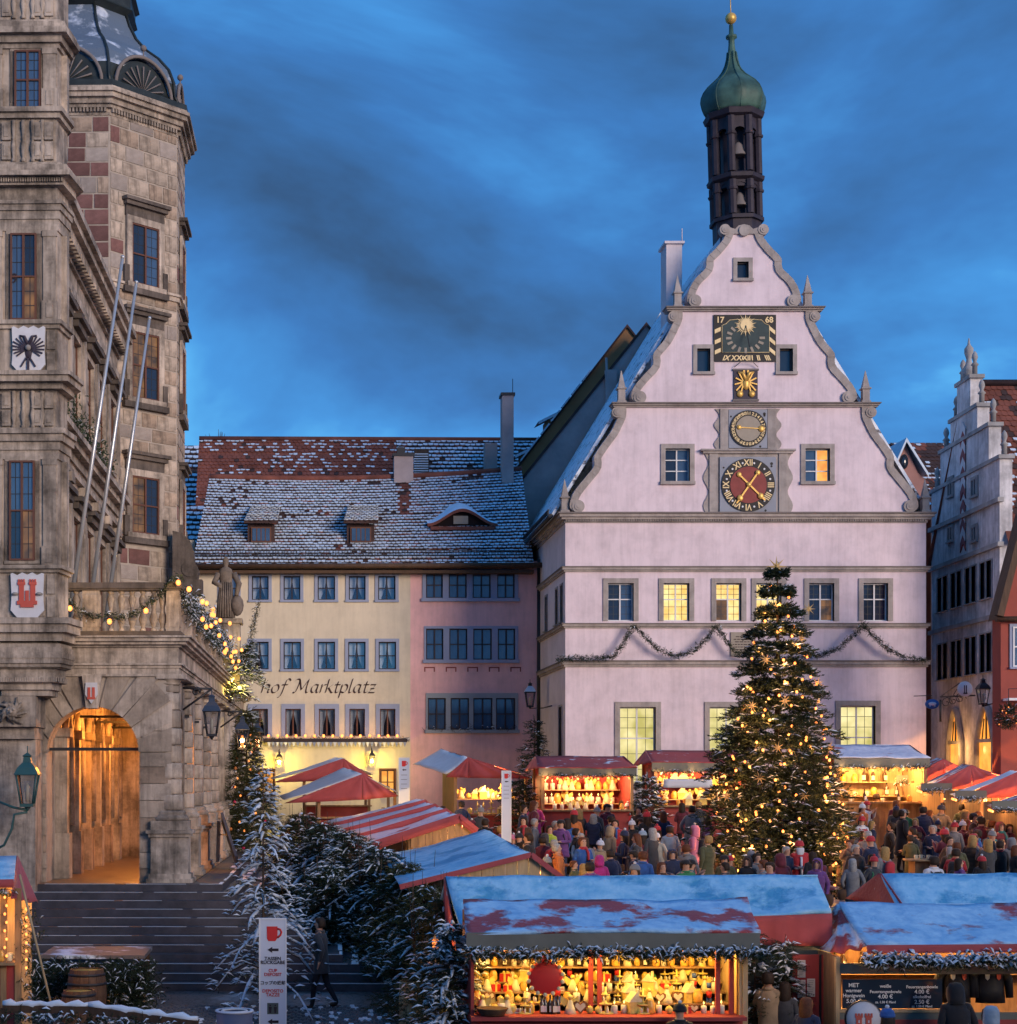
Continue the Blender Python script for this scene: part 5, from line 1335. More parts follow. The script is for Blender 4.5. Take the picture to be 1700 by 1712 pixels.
for s_,px,sh in (('IX',1212,.4),('X',1225,.25),('XI',1236,.1),('XII',1247,0),('I',1257,-.1),('II',1268,-.25),('III',1284,-.45)): text('sundial_numeral',s_,.26,sd,MS((RX(px),RY - .068,RZ(603))),'gold_pale',bold=.008,shear=max(-1,min(1,sh)))
mb = MB()
for sx in (-1,1):
 for k,py in enumerate((553,571,588)): x = 1244.5 + sx * 45.5; mb.obox((RX(x),RY - .068,RZ(py)),(.11,0,sx * -.07 - .02),(0,.01,0),(0,0,.075))
part('hour_mark',mb,'gold_pale',sd)
# eagle crest
mb = MB(); mb.box(RX(1226),RX(1266),RY - .05,RY,RZ(669),RZ(618)); cr = part('eagle_crest',mb,'eagle',rt,label='dark relief panel with gilded double eagle under the sundial')
mb = MB(); c = Vector((RX(1246),RY - .07,RZ(642)))
for sx in (-1,1):
 for k in range(6): a = R(-60 + k * 28); mb.bar(c + Vector((sx * .08,0,.05)),c + Vector((sx * .42 * math.cos(a),0,.5 * math.sin(a))),.07,.05)
 mb.tube([c + Vector((0,-.02,.1)),c + Vector((sx * .12,-.02,.38)),c + Vector((sx * .3,-.02,.42))],[.08,.07,.03],6); mb.sphere(c + Vector((sx * .22,0,-.38)),.13,8,6,sy=.5)
mb.sphere(c,.15,8,6,sz=1.6,sy=.5); part('eagle',mb,'gold',cr)
mb = MB(); mb.box(RX(1226) - .04,RX(1266) + .04,RY - .08,RY,RZ(671),RZ(668)); mb.box(RX(1226) - .04,RX(1266) + .04,RY - .08,RY,RZ(620),RZ(617))
mb.tube([(RX(1226),RY - .1,RZ(615)),(RX(1236),RY - .2,RZ(607)),(RX(1256),RY - .2,RZ(607)),(RX(1266),RY - .1,RZ(615))],.015,4); part('crest_frame',mb,'trim_dark',cr)
# inscription tablet (letters too small to read: short cut lines)
mb = MB(); mb.box(RX(1221),RX(1262),RY - .06,RY,RZ(1097),RZ(1057)); tb = part('inscription_tablet',mb,'dial_beige',rt)
mb = MB(); rs = random.Random(2)
for k in range(7):
 x = RX(1224) + rs.random() * .12
 while x < RX(1257): w_ = rs.uniform(.04,.14); mb.box(x,x + w_,RY - .066,RY - .06,RZ(1064 + k * 4.3) - .03,RZ(1064 + k * 4.3)); x += w_ + .03
part('inscription',mb,'text_brown',tb,kind='stuff')
# rain pipe at the corner with the rose house
mb = MB(); x = RX(906); mb.tube([(PX(903,71),71.2,PZ(935,71.2)),(PX(902,71),71.15,PZ(1290,71.2))],.10,8); solo('rain_pipe',mb,'iron','dark rain pipe in the corner between rose house and clock house','pipe',(PX(903,71),71.2,ground(71)))
# garlands on the front
gp = [(905,1128,66),(930,1103,64.2),(1025,1100),(1040,1080),(1058,1048),(1075,1062),(1100,1087),(1130,1098),(1160,1090),(1182,1068),(1197,1048),(1210,1066),(1228,1092),(1255,1102),(1300,1102),(1370,1098),(1400,1086),(1425,1065),(1443,1045),(1460,1064),(1485,1087),(1512,1100),(1548,1104)]
path = [P(p[0],p[1] - 1,(p[2] if len(p) > 2 else RY - .42)) for p in gp[1:]]
garland('fir_garland','long fir garland hung in swags across the clock house front',path,.10,190,21,.03)
# street lamp on the corner
def street_lantern(name,label,c,s,top,wall,bracket,lit=None,group=None,glass='glass_lantern',bracket_m='iron',e=0,col=(1,.62,.28)):
 """c: centre of the glass; four-sided lantern with tapered glass, hood and finial; bracket: list of paths"""
 root = thing(name,label,'lantern',tuple(c),0,group); r2 = 2 ** .5
 mb = MB()
 mb.lathe([(.155 * s * r2,.19 * s),(.175 * s * r2,.20 * s),(.13 * s * r2,.30 * s),(.06 * s * r2,.38 * s),(.05 * s * r2,.46 * s),(.07 * s * r2,.47 * s),(.015,.52 * s),(.012,.62 * s)],(0,0,0),4,sm=False,rot=PI / 4)
 part('hood',mb,top,root,local=True)
 mb = MB()
 for a in range(4):
  t = PI / 4 + a * PI / 2; mb.tube([(.145 * s * r2 * math.cos(t),.145 * s * r2 * math.sin(t),.195 * s),(.085 * s * r2 * math.cos(t),.085 * s * r2 * math.sin(t),-.23 * s)],.012 * s + .004,4)
 mb.lathe([(.10 * s * r2,-.27 * s),(.10 * s * r2,-.225 * s),(.085 * s * r2,-.22 * s)],(0,0,0),4,sm=False,rot=PI / 4); mb.lathe([(.015,-.33 * s),(.05 * s,-.27 * s)],(0,0,0),6)
 fr = part('lantern_frame',mb,bracket_m,root,local=True)
 mb = MB(); mb.lathe([(.138 * s * r2,.19 * s),(.08 * s * r2,-.22 * s)],(0,0,0),4,sm=False,rot=PI / 4,caps=False); part('glass',mb,glass,root,local=True)
 mb = MB(); mb.lathe([(.03 * s,-.2 * s),(.035 * s,0),(.02 * s,.06 * s)],(0,0,0),8); part('burner',mb,lit or 'wax',root,local=True)
 mb = MB()
 for b in bracket: mb.tube(b,.016 * s + .006,5)
 part('bracket',mb,bracket_m,root)
 if wall == 'snow':
  mb = MB(); mb.lathe([(.17 * s * r2,.215 * s),(.12 * s * r2,.325 * s),(.06 * s * r2,.40 * s),(.02,.42 * s)],(0,0,0),4,sm=False,rot=PI / 4); part('snow_cap',mb,'snow_blue',root,local=True)
 if e: lamp(root,(0,-.25 * s,-.1 * s),e,col,.08,local=True)
 return root
c = P(886,1168,69.0)
street_lantern('wall_lantern','snow-capped street lantern on a bracket before the rose house corner',c,1.25,'iron','snow',[[c + Vector((0,0,-.38)),c + Vector((.55,.3,-.36)),P(922,1180,66.5)]])
# ================================================================ yellow guesthouse and rose house under one long roof
HY = 71.2
def HX(px): return PX(px,HY)
def HZ(py): return PZ(py,HY)
HB = ground(HY) - .2
def fH(u,d,z): return (u,HY + d,z)
yh = thing('yellow_guesthouse','yellow guesthouse with blue framed windows and lettering across its front','building',(HX(505),HY,HB))
rh = thing('rose_house','rose pink house with window rows in grey frames of four','building',(HX(790),HY,HB))
YW = []
for x0,x1 in ((367,399),(419,451),(472,504),(529,562),(581,613),(630,663)): YW.append((x0,x1,1005,961,1))
for x0,x1 in ((363,396),(417,451),(472,505),(529,562),(580,613),(631,664)): YW.append((x0,x1,1121,1071,2))
for x0,x1 in ((363,395),(419,450),(475,505),(531,562),(582,612),(633,663)): YW.append((x0,x1,1233,1183,3))
G0 = [(634,662,1330,1285,4),(430,460,1330,1285,4),(540,568,1330,1285,4)]
holes = [(HX(a) + .05,HX(b) - .05,HZ(c) + .05,HZ(d) - .05) for a,b,c,d,k in YW + G0]
yx0 = HX(300); yx1 = HX(686)
mb = MB(); wall_holes(mb,yx0,yx1,HB,HZ(938),holes,.25,fH); mb.box(yx0,yx1,HY + .9,HY + 9.5,HB,HZ(938)); part('front_wall',mb,'plaster_yellow',yh)
for (a,b,c,d,k),h in zip(YW + G0,holes):
 u0,u1,z0,z1 = h
 if k in (1,2): w_ = window(yh,fH,u0,u1,z0,z1,'frame_blue',.13,.04,.14,'sash_dark',2,2,'glass_clear',.045,sill=True,proud_sill=.08,zsplit=(.5,))
 elif k == 3: w_ = window(yh,fH,u0,u1,z0,z1,'frame_blue',.17,.03,.14,'sash_brown',2,1,'glass_clear',.045,sill=False,head=.20)
 else: w_ = window(yh,fH,u0,u1,z0,z1,'sash_brown',.06,.03,.14,'sash_brown',2,2,'lit_orange',.05)
 if k < 4:
  cx_ = (u0 + u1) / 2; wd = u1 - u0; hh = z1 - z0; y = HY + .30
  mb = MB(); mb.box(u0 - .1,u1 + .1,HY + .55,HY + .6,z0 - .1,z1 + .1,1)
  for sx in (-1,1):    # tied-back curtains leave a dark gap in the middle
   pol = [(0.02,1.0),(.04,.75),(.10,.5),(.22,.25),(.30,.12),(.26,0),(.52,0),(.52,1.0)] if k < 3 else [(.0,1.0),(.05,.8),(.22,.4),(.25,0),(.52,0),(.52,1)]
   mb.prism([(cx_ + sx * p * wd,z0 + q * hh) for p,q in pol],lambda u,v: (u,y,v),lambda u,v: (u,y + .03,v),0)
  part('curtain',mb,['curtain','dark_room'],w_)
# lettering
GL = {'h': ([[(0,1.7),(0,0)],[(0,.6),(.3,1),(.58,.95),(.65,.7),(.62,.1),(.75,0)]],.98),'o': ([[(.35,1),(.06,.75),(0,.4),(.12,.05),(.35,0),(.62,.2),(.68,.6),(.55,.95),(.35,1)]],.92),'f': ([[(.8,1.5),(.6,1.75),(.38,1.6),(.3,1),(.22,0),(.1,-.5),(-.1,-.6)],[(0,.98),(.6,1)]],.75),' ': ([],.75),'M': ([[(-.3,1.45),(-.05,1.7),(.25,1.55),(.2,.6),(.05,0),(-.15,.05)],[(.25,1.55),(.65,.35)],[(.65,.35),(1.15,1.65)],[(1.15,1.65),(1.12,.6),(1.22,.02),(1.42,.06)]],1.65),'a': ([[(.62,.95),(.3,1),(.05,.7),(.05,.25),(.25,0),(.5,.25),(.63,.9)],[(.63,1),(.6,.2),(.7,0),(.84,.08)]],.98),'r': ([[(0,1),(.05,.9),(.05,0)],[(.05,.6),(.25,.95),(.5,1)]],.62),'k': ([[(0,1.7),(0,0)],[(.55,1),(.05,.5)],[(.18,.6),(.58,.03),(.74,.02)]],.82),'t': ([[(.2,1.4),(.17,.2),(.3,0),(.5,.1)],[(-.05,1),(.5,1)]],.64),'p': ([[(.05,1),(.05,-.65)],[(.05,.6),(.3,1),(.6,.9),(.66,.45),(.45,0),(.1,.12)]],.92),'l': ([[(.05,1.75),(.03,.2),(.15,0),(.3,.08)]],.45),'z': ([[(0,1),(.56,1)],[(.56,1),(0,0)],[(0,0),(.62,0)],[(.1,.5),(.5,.5)]],.8)}
mb = MB(); cx_ = HX(437); ux,uz = .395,.325
for ch_ in 'hof Marktplatz':      # broad-nib lettering
 for st in GL[ch_][0]:
  pts = smooth(st,5) if len(st) > 2 else [st[0],st[1]]
  q = [(cx_ + (a + .24 * b) * ux,HZ(1158) + b * uz) for a,b in pts]; nx_,nz_ = .032,.026
  for i in range(len(q) - 1):
   (x_,z_),(x2,z2_) = q[i],q[i + 1]; mb.prism_xz([(x_ - nx_,z_ - nz_),(x_ + nx_,z_ + nz_),(x2 + nx_,z2_ + nz_),(x2 - nx_,z2_ - nz_)],HY - .014,HY - .002)
 cx_ += GL[ch_][1] * ux
part('lettering',mb,'text_brown',yh)
# flower box shelf with candles, pennants
fb = thing('window_box','long window box with candle lights and a pennant frill','window box',(HX(560),HY - .25,HZ(1240)))
mb = MB(); mb.box(HX(440),HX(680),HY - .34,HY - .002,HZ(1241),HZ(1238)); mb.box(HX(440),HX(680),HY - .36,HY - .32,HZ(1240),HZ(1235)); part('shelf',mb,'sash_dark',fb)
for k in range(34):
 x = HX(447) + k * .168; mb = MB(); mb.add([(x,HY - .37,HZ(1241)),(x + .15,HY - .37,HZ(1241)),(x + .075,HY - .37,HZ(1249.5)),(x,HY - .36,HZ(1241)),(x + .15,HY - .36,HZ(1241)),(x + .075,HY - .36,HZ(1249.5))],((0,1,2),(3,5,4),(0,3,4,1),(1,4,5,2),(2,5,3,0)))
 part('pennant',mb,['white_paint','frame_blue'][k % 2],fb)
path = [(HX(442 + k * 20),HY - .2,HZ(1236)) for k in range(13)]
garland('box_greenery','row of winter greenery in the guesthouse window box',path,.10,60,31,.12,mats=('needle_warm','needle_snow'))
light_string('row of warm candle lights along the guesthouse window box',[Vector((HX(449 + k * 15.3),HY - .30,HZ(1230.5))) for k in range(15)],.055,5,2,BULB,(1,.45,.12))
# wall lamps
for k,(px,py) in enumerate(((467,1272),(621,1270))):
 c = Vector((HX(px),HY - .4,HZ(py)))
 street_lantern('wall_lamp',['glowing wall lamp beside the covered guesthouse window','glowing wall lamp beside the lit guesthouse window'][k],c,.75,'iron',None,[[c + Vector((0,0,.40)),c + Vector((0,.2,.48)),c + Vector((0,.4,.42))]],'bulb_yellow','wall lamps of the guesthouse',e=95,col=(1,.72,.10))
# rose house
RW = []
for (pa,pb,xs) in ((1000,956,((712,740),(750,780),(790,820),(831,860))),(1103,1051,((712,741),(751,781),(791,822),(832,861))),(1220,1167,((715,745),(753,784),(791,823),(829,861)))):
 for a,b in xs: RW.append((a,b,pa,pb))
hr = [(HX(a),HX(b),HZ(c),HZ(d)) for a,b,c,d in RW]
hx1 = HX(905)
mb = MB(); wall_holes(mb,yx1,hx1,HB,HZ(938),hr,.25,fH); mb.box(yx1,hx1,HY + .9,HY + 9.5,HB,HZ(938)); part('front_wall',mb,'plaster_rose',rh)
for i,(u0,u1,z0,z1) in enumerate(hr): window(rh,fH,u0,u1,z0,z1,None,.1,.03,.10,'sash_dark',2,2,'glass_blue',.05,zsplit=(.5,) if i < 8 else None)
for r_,(pa,pb) in enumerate(((1000,956),(1103,1051),(1220,1167))):
 mb = MB(); x0,x1 = HX(706 + r_ * 3),HX(866); z0,z1 = HZ(pa),HZ(pb); row = hr[r_ * 4:r_ * 4 + 4]
 xs = [x0] + [v for q in row for v in (q[0],q[1])] + [x1]
 for k in range(0,len(xs),2): mb.box(xs[k],xs[k + 1],HY - .05,HY + .1,z0,z1)
 mb.box(x0,x1,HY - .052,HY + .1,z1,z1 + .10 + .1 * (r_ == 2)); mb.box(x0 - .05,x1 + .05,HY - .12,HY + .1,z0 - .14,z0); part('window_row_frame',mb,'frame_grey' if r_ == 2 else 'frame_blue',rh)
for k in range(5):
 mb = MB(); x = HX(718 + k * 36); mb.box(x - .22,x + .22,HY - .01,HY + .01,HZ(1117),HZ(1115)); mb.box(x - .22,x - .17,HY - .01,HY + .01,HZ(1123),HZ(1117)); mb.box(x + .17,x + .22,HY - .01,HY + .01,HZ(1123),HZ(1117)); part('painted_mark',mb,'dial_red',rh)
path = [(HX(716 + k * 16),HY - .14,HZ(1218)) for k in range(10)]
garland('box_greenery','withered window box plants along the rose house sill',path,.18,45,32,.08,mats=('bark','needle_snow'))
# long tiled roof
ex0,ex1 = HX(322),HX(890); rY = 76.0
ez = HZ(941); rz_ = PZ(795,rY); rxa,rxb = PX(350,rY),PX(872,rY)
mb = MB(); A = (ex0,HY - .45,ez - .30); B = (ex1,HY - .45,ez - .25); C_ = (rxb,rY,PZ(787,rY) - .34); D_ = (rxa,rY,PZ(800,rY) - .34)
bk = 81.0
mb.add([A,B,C_,D_,(ex0,bk,ez),(ex1,bk,ez)],((0,1,2,3),(3,2,5,4),(0,3,4),(1,5,2)))
rf = part('roof',mb,'tile_dark',yh)
DORM = [(414,459),(580,626)]
def skipd(u,v):
 return False
def mixred(u,v):
 return .12 if u < .6 else .30 + (.5 if abs(u - .635) < .03 and v > .55 else 0)
def snowf(u,v):
 if abs(u - .622) < .012 + .02 * (v - .5) and v > .55: return .1
 return 1.06 - (.25 if v > .9 else 0)
tile_roof((ex0,HY - .5,ez - .22),(ex1,HY - .5,ez - .17),(rxb,rY,PZ(787,rY)),(rxa,rY,PZ(800,rY)),.19,.235,yh,sag=.22,redfn=mixred,snow=snowf,seed=5)
mb = MB(); N = 30
pts = [Vector((rxa + (rxb - rxa) * k / N,rY,PZ(800,rY) + (PZ(787,rY) - PZ(800,rY)) * k / N + .08 - .22 * math.sin(PI * k / N))) for k in range(N + 1)]
mb.tube(pts,.13,6); part('ridge_tile',mb,'tile_red',yh)
mb = MB(); mb.tube([(ex0,HY - .62,ez - .22),(ex1 + .3,HY - .62,ez - .17)],.11,8); mb.box(ex0,ex1,HY - .5,HY - .02,ez - .48,ez - .36); part('gutter',mb,'wood_dark',yh)
mb = MB()
for k in range(110): x = ex0 + .2 + k * (ex1 - ex0 - .4) / 110; mb.box(x,x + .025,HY - .06,HY - .04,ez + .22,ez + .52)
mb.box(ex0 + .1,ex1 - .1,HY - .07,HY - .03,ez + .30,ez + .33); mb.box(ex0 + .1,ex1 - .1,HY - .07,HY - .03,ez + .49,ez + .52); part('snow_guard',mb,'iron',yh)
# shed dormers
def roof_y(z): return HY - .45 + (z - (ez - .3)) / (PZ(793,rY) - (ez - .3)) * (rY - HY + .45)
for k,(x0p,x1p) in enumerate(DORM):
 zb,zt_ = PZ(911,72.6),PZ(875,72.6); yf = roof_y(zb) - .05; x0,x1 = PX(x0p,yf),PX(x1p,yf); zb = PZ(911,yf); zt_ = PZ(876,yf); yb = roof_y(zt_ + .5)
 mb = MB(); mb.box(x0,x1,yf,yb,zb - .2,zt_); dm = part('dormer',mb,'tile_dark',yh)
 def fD(u,d,z): return (u,yf - .06 + d,z)
 mb = MB(); mb.box(x0 + .14,x1 - .14,yf - .10,yf,zb + .10,zt_ - .14,0)
 mb.box(x0 + .20,x1 - .20,yf - .13,yf - .09,zb + .16,zt_ - .2,1)
 for q in range(1,4): xx = x0 + .2 + (x1 - x0 - .4) * q / 4; mb.box(xx - .02,xx + .02,yf - .14,yf - .1,zb + .16,zt_ - .2,0)
 part('dormer_window',mb,['sash_brown','glass_blue'],dm)
 mb = MB(); a = (x0 - .15,yf - .35,zt_ - .02); b = (x1 + .15,yf - .35,zt_ - .02); yb2 = roof_y(zt_ + .95) + .1; c_ = (x1 + .25,yb2,zt_ + .98); d_ = (x0 + .1,yb2,zt_ + .98)
 up = .09; mb.add([a,b,c_,d_,(a[0],a[1],a[2] + up),(b[0],b[1],b[2] + up),(c_[0],c_[1],c_[2] + up),(d_[0],d_[1],d_[2] + up)],((3,2,1,0),(0,1,5,4),(1,2,6,5),(2,3,7,6),(3,0,4,7)))
 part('dormer_roof',mb,'tile_dark',dm)
 tile_roof((a[0],a[1],a[2] + up),(b[0],b[1],b[2] + up),(c_[0],c_[1],c_[2] + up),(d_[0],d_[1],d_[2] + up),.19,.24,dm,red=.1,snow=1.2,seed=60 + k)
# eyebrow dormer
mb = MB(); N = 24; zb = PZ(882,73); y0 = roof_y(zb) - .12; xs = [PX(714,y0) + (PX(831,y0) - PX(714,y0)) * k / N for k in range(N + 1)]
prof = [.62 * (math.sin(PI * k / N) ** 2) + .02 for k in range(N + 1)]
fr = [(xs[k],y0 - .22,zb + .10 + prof[k]) for k in range(N + 1)]; bk_ = [(xs[k],roof_y(zb + prof[k] * 1.5 + .3) + .02,zb + prof[k] * 1.5 + .32) for k in range(N + 1)]; fb_ = [(xs[k],y0 - .22,zb + prof[k] - .03) for k in range(N + 1)]
mb.add(fr + bk_,[(k,k + 1,k + N + 2,k + N + 1) for k in range(N)],1,True); mb.add(fr + fb_,[(k,k + 1,k + N + 2,k + N + 1) for k in range(N)],0)
mb.add([(xs[k],y0,zb + prof[k] + .05) for k in range(N + 1)] + [(xs[k],y0,zb - .15) for k in range(N + 1)],[(k,k + 1,k + N + 2,k + N + 1) for k in range(N)],2)
mb.box(xs[9],xs[14],y0 - .06,y0,zb + .12,zb + .46,3); mb.box(xs[1],xs[-2],y0 - .32,y0,zb - .16,zb - .02,0)
part('eyebrow_dormer',mb,['tile_red','snow_blue','dark_room','dial_beige'],rh)
# chimneys
for (px0,px1,pa,pb,y,ms,nm,lab) in ((838,857,664,800,75.6,'grey_wall','tall_chimney','tall slim grey chimney rising behind the rose house ridge'),(658,690,765,800,76.0,'grey_wall','short_chimney','short wide grey chimney with dark cap on the roof ridge')):
 mb = MB(); x0,x1 = PX(px0,y),PX(px1,y); d_ = .35; mb.box(x0,x1,y - d_,y + d_,PZ(pb,y) - .8,PZ(pa,y)); ch = solo(nm,mb,ms,lab,'chimney',((x0 + x1) / 2,y,PZ(pb,y)))
 mb = MB(); mb.box(x0 - .06,x1 + .06,y - d_ - .06,y + d_ + .06,PZ(pa,y),PZ(pa,y) + .12)
 if nm == 'short_chimney': mb.box(x0 + .15,x1 - .35,y - .2,y + .2,PZ(pa,y) + .1,PZ(pa,y) + .42)
 else: mb.tube([(x1,y,PZ(pa,y)),(x1,y,PZ(pa,y) + .8)],.015,4)
 part('chimney_cap',mb,'iron',ch)
# ================================================================ houses behind
bh = thing('red_roofed_house','long house behind with red tiled roof flecked with snow','building',(PX(500,84),84,ground(84)))
by = 86.0; bx0,bx1,bxm = PX(333,by),PX(908,by),PX(662,by)
mb = MB(); zr_,ze_ = PZ(735,by),PZ(735,by) - 6.0
mb.add([(bx0,by - 5,ze_),(bx1,by - 5,ze_),(bx1,by,zr_ - .05),(bx0,by,zr_ - .05),(bx0,by + 5,ze_),(bx1,by + 5,ze_)],((0,1,2,3),(3,2,5,4),(0,3,4),(1,5,2))); part('roof',mb,'tile_red',bh)
mb = MB(); mb.box(bx0 + .1,bx1,by - 4.9,by + 4.9,ground(84) - .5,ze_); part('wall',mb,'plaster_yellow',bh)
f_ = 3.0 / 5.0
A = (bx0,by - 3.6,zr_ - 4.3); B = (bxm,by - 3.6,zr_ - 4.3)
tile_roof(A,B,(bxm,by,zr_),(bx0,by,zr_),.22,.24,bh,red=.93,snow=lambda u,v: .26 if v < .85 else .45,seed=8,snow_noise=.5)
tile_roof((bxm,by - 3.6,zr_ - 4.3),(bx1,by - 3.6,zr_ - 4.3),(bx1,by,zr_),(bxm,by,zr_),.26,.28,bh,red=.25,snow=.92,seed=9)
mb = MB(); mb.tube([(bx0,by,zr_ + .05),(bx1,by,zr_ - .02)],.13,6); part('ridge_tile',mb,'tile_red',bh)
mb = MB(); mb.box(PX(692,84.6),PX(716,84.6),84.2,84.6,PZ(800,84.6),PZ(753,84.6),0)
for k in range(9): mb.box(PX(692,84.1),PX(716,84.1),84.1,84.2,PZ(790 - k * 4,84.1) - .05,PZ(790 - k * 4,84.1),1)
part('louvre',mb,['wood_dark','snow'],bh)
mb = MB(); mb.box(PX(808,84.6),PX(829,84.6),84.0,84.6,PZ(800,84.6),PZ(745,84.6),0); part('roof_hatch',mb,'grey_wall',bh)
sh = thing('snowy_roofed_house','house with thickly snowed tile roof beside the stair tower','building',(PX(310,88),88,ground(88)))
by = 90.0; x0,x1 = PX(262,by),PX(334,by); zr_ = PZ(745,by)
mb = MB(); mb.add([(x0,by - 5,zr_ - 6),(x1,by - 5,zr_ - 6),(x1,by,zr_ - .05),(x0,by,zr_ - .05),(x0,by + 5,zr_ - 6),(x1,by + 5,zr_ - 6)],((0,1,2,3),(3,2,5,4),(0,3,4),(1,5,2))); part('roof',mb,'tile_dark',sh)
mb = MB(); mb.box(x0,x1 - .1,by - 4.9,by + 4.9,ground(88) - .5,zr_ - 6); part('wall',mb,'plaster_yellow',sh)
tile_roof((x0,by - 4.5,zr_ - 5.35),(x1,by - 4.5,zr_ - 5.35),(x1,by,zr_),(x0,by,zr_),.30,.36,sh,red=.3,snow=1.15,seed=10)
lh = thing('low_roofed_house','lower house with snow-covered eave beside the yellow guesthouse','building',(PX(310,78),78,ground(78)))
by = 79.5; x0,x1 = PX(255,by),PX(347,by); zr_ = PZ(846,by); zl_ = PZ(930,by)
mb = MB(); mb.box(x0,HX(322),HY + 1.5,by + 3,ground(78) - .5,zl_ - .2); part('wall',mb,'plaster_yellow',lh)
mb = MB(); mb.add([(x0,by - 4,zr_ - 4.2),(x1,by - 4,zr_ - 4.2),(x1,by,zr_ - .05),(x0,by,zr_ - .05),(x0,by + 4,zr_ - 4.2),(x1,by + 4,zr_ - 4.2)],((0,1,2,3),(3,2,5,4),(0,3,4),(1,5,2))); part('roof',mb,'tile_dark',lh)
tile_roof((x0,by - 4,zr_ - 4.2),(x1,by - 4,zr_ - 4.2),(x1,by,zr_),(x0,by,zr_),.30,.36,lh,red=.3,snow=1.15,seed=12)
# bare twigs of a tree crown above the red ridge
tw_ = thing('bare_tree','bare twigs of a tree showing above the red tiled ridge','tree',tuple(P(366,770,93)))
mb = MB(); rs = np.random.RandomState(4); c = P(366,770,93)
for k in range(26):
 a = rs.uniform(-1.2,1.2); b = rs.uniform(-.6,.6); e_ = c + Vector((a * .9,b,1.15 + .5 * rs.rand() - .25 * a * a)); mb.tube([c,c.lerp(e_,.6) + Vector((a * .05,0,0)),e_],[.05,.025,.008],4)
part('crown',mb,'bark',tw_)
mb = MB(); mb.tube([(c.x,c.y,ground(93)),tuple(c)],[.3,.06],7); part('trunk',mb,'bark',tw_)
# grey gable wall and the orange house beyond it
gh = thing('grey_gabled_house','house with bare dark grey gable wall rising beside the clock house roof','building',(PX(1078,76.6),76.6,ground(76)))
gy = 76.6
mb = MB(); pol = [(PX(1080,gy),PZ(541,gy)),(PX(872,gy),PZ(800,gy)),(PX(872,gy),HB),(PX(1288,gy),HB),(PX(1288,gy),PZ(800,gy))]; mb.prism_xz(pol,gy,gy + .4); part('gable_wall',mb,'grey_wall',gh)
mb = MB()
for sx in (-1,1):
 a = Vector((PX(1080,gy),gy - .08,PZ(539,gy))); b = Vector((PX(1080 + sx * 212,gy),gy - .08,PZ(803,gy)))
 mb.add([a,b,b + Vector((0,2,0)),a + Vector((0,2,0)),a + Vector((0,0,-.18)),b + Vector((0,0,-.18))],((0,1,2,3),(0,4,5,1)),0)
part('roof',mb,'tile_dark',gh)
mb = MB(); mb.bar((PX(1020,gy),gy - .12,PZ(620,gy)),(PX(1020,gy),gy - .12,PZ(720,gy)),.5,.25); mb.tube([(PX(1012,gy),gy - .2,PZ(600,gy)),(PX(1016,gy),gy - .2,PZ(720,gy))],.06,5); part('flue',mb,'grey_wall',gh)
oh = thing('orange_gabled_house','house with narrow orange gable edge and snowed roof beyond the grey gable','building',(PX(1048,80),80,ground(80)))
oy = 79.0
mb = MB(); ap = (PX(1048,oy),PZ(547,oy)); lw_ = (PX(852,oy),PZ(800,oy)); mb.prism_xz([ap,lw_,(lw_[0],HB),(PX(1250,oy),HB),(PX(1250,oy),PZ(800,oy))],oy,oy + .4); part('gable_wall',mb,'orange_wall',oh)
mb = MB(); a = Vector((ap[0],oy - .1,ap[1] + .12)); b = Vector((lw_[0],oy - .1,lw_[1] + .12))
for sx,e_ in ((-1,b),(1,Vector((2 * ap[0] - lw_[0],oy - .1,lw_[1] + .12)))):
 mb.add([a,e_,e_ + Vector((0,10,0)),a + Vector((0,10,0)),a + Vector((0,0,-.14)),e_ + Vector((0,0,-.14))],((0,1,2,3),(0,4,5,1)),0)
part('roof',mb,'tile_dark',oh)
mb = MB(); d_ = (b - a)
for k in range(40):
 t = .30 + .7 * k / 40
 if (k * 7) % 5 == 0: continue
 p = a + d_ * t; q = a + d_ * (t + .016); mb.bar(p + Vector((0,-.02,.05)),q + Vector((0,-.02,.05)),.22,.07)
part('verge_snow',mb,'snow_blue',oh)
for k,(px,py,s_) in enumerate(((914,712,1.0),(872,768,.8))):
 mb = MB(); c = P(px,py,81.5); mb.box(c.x - .1 * s_,c.x + 1.3 * s_,c.y - .6,c.y + .6,c.z - 1.0,c.z + .15); dm = part('dormer',mb,'orange_wall',oh)
 mb = MB(); mb.add([(c.x - .5 * s_,c.y - .8,c.z + .05),(c.x - .5 * s_,c.y + .8,c.z + .05),(c.x + 2.2 * s_,c.y + .8,c.z + 1.4 * s_),(c.x + 2.2 * s_,c.y - .8,c.z + 1.4 * s_),(c.x - .5 * s_,c.y - .8,c.z - .08),(c.x + 2.2 * s_,c.y - .8,c.z + 1.25 * s_)],((0,1,2,3),(0,4,5,3))); part('dormer_roof',mb,'snow_blue',dm)
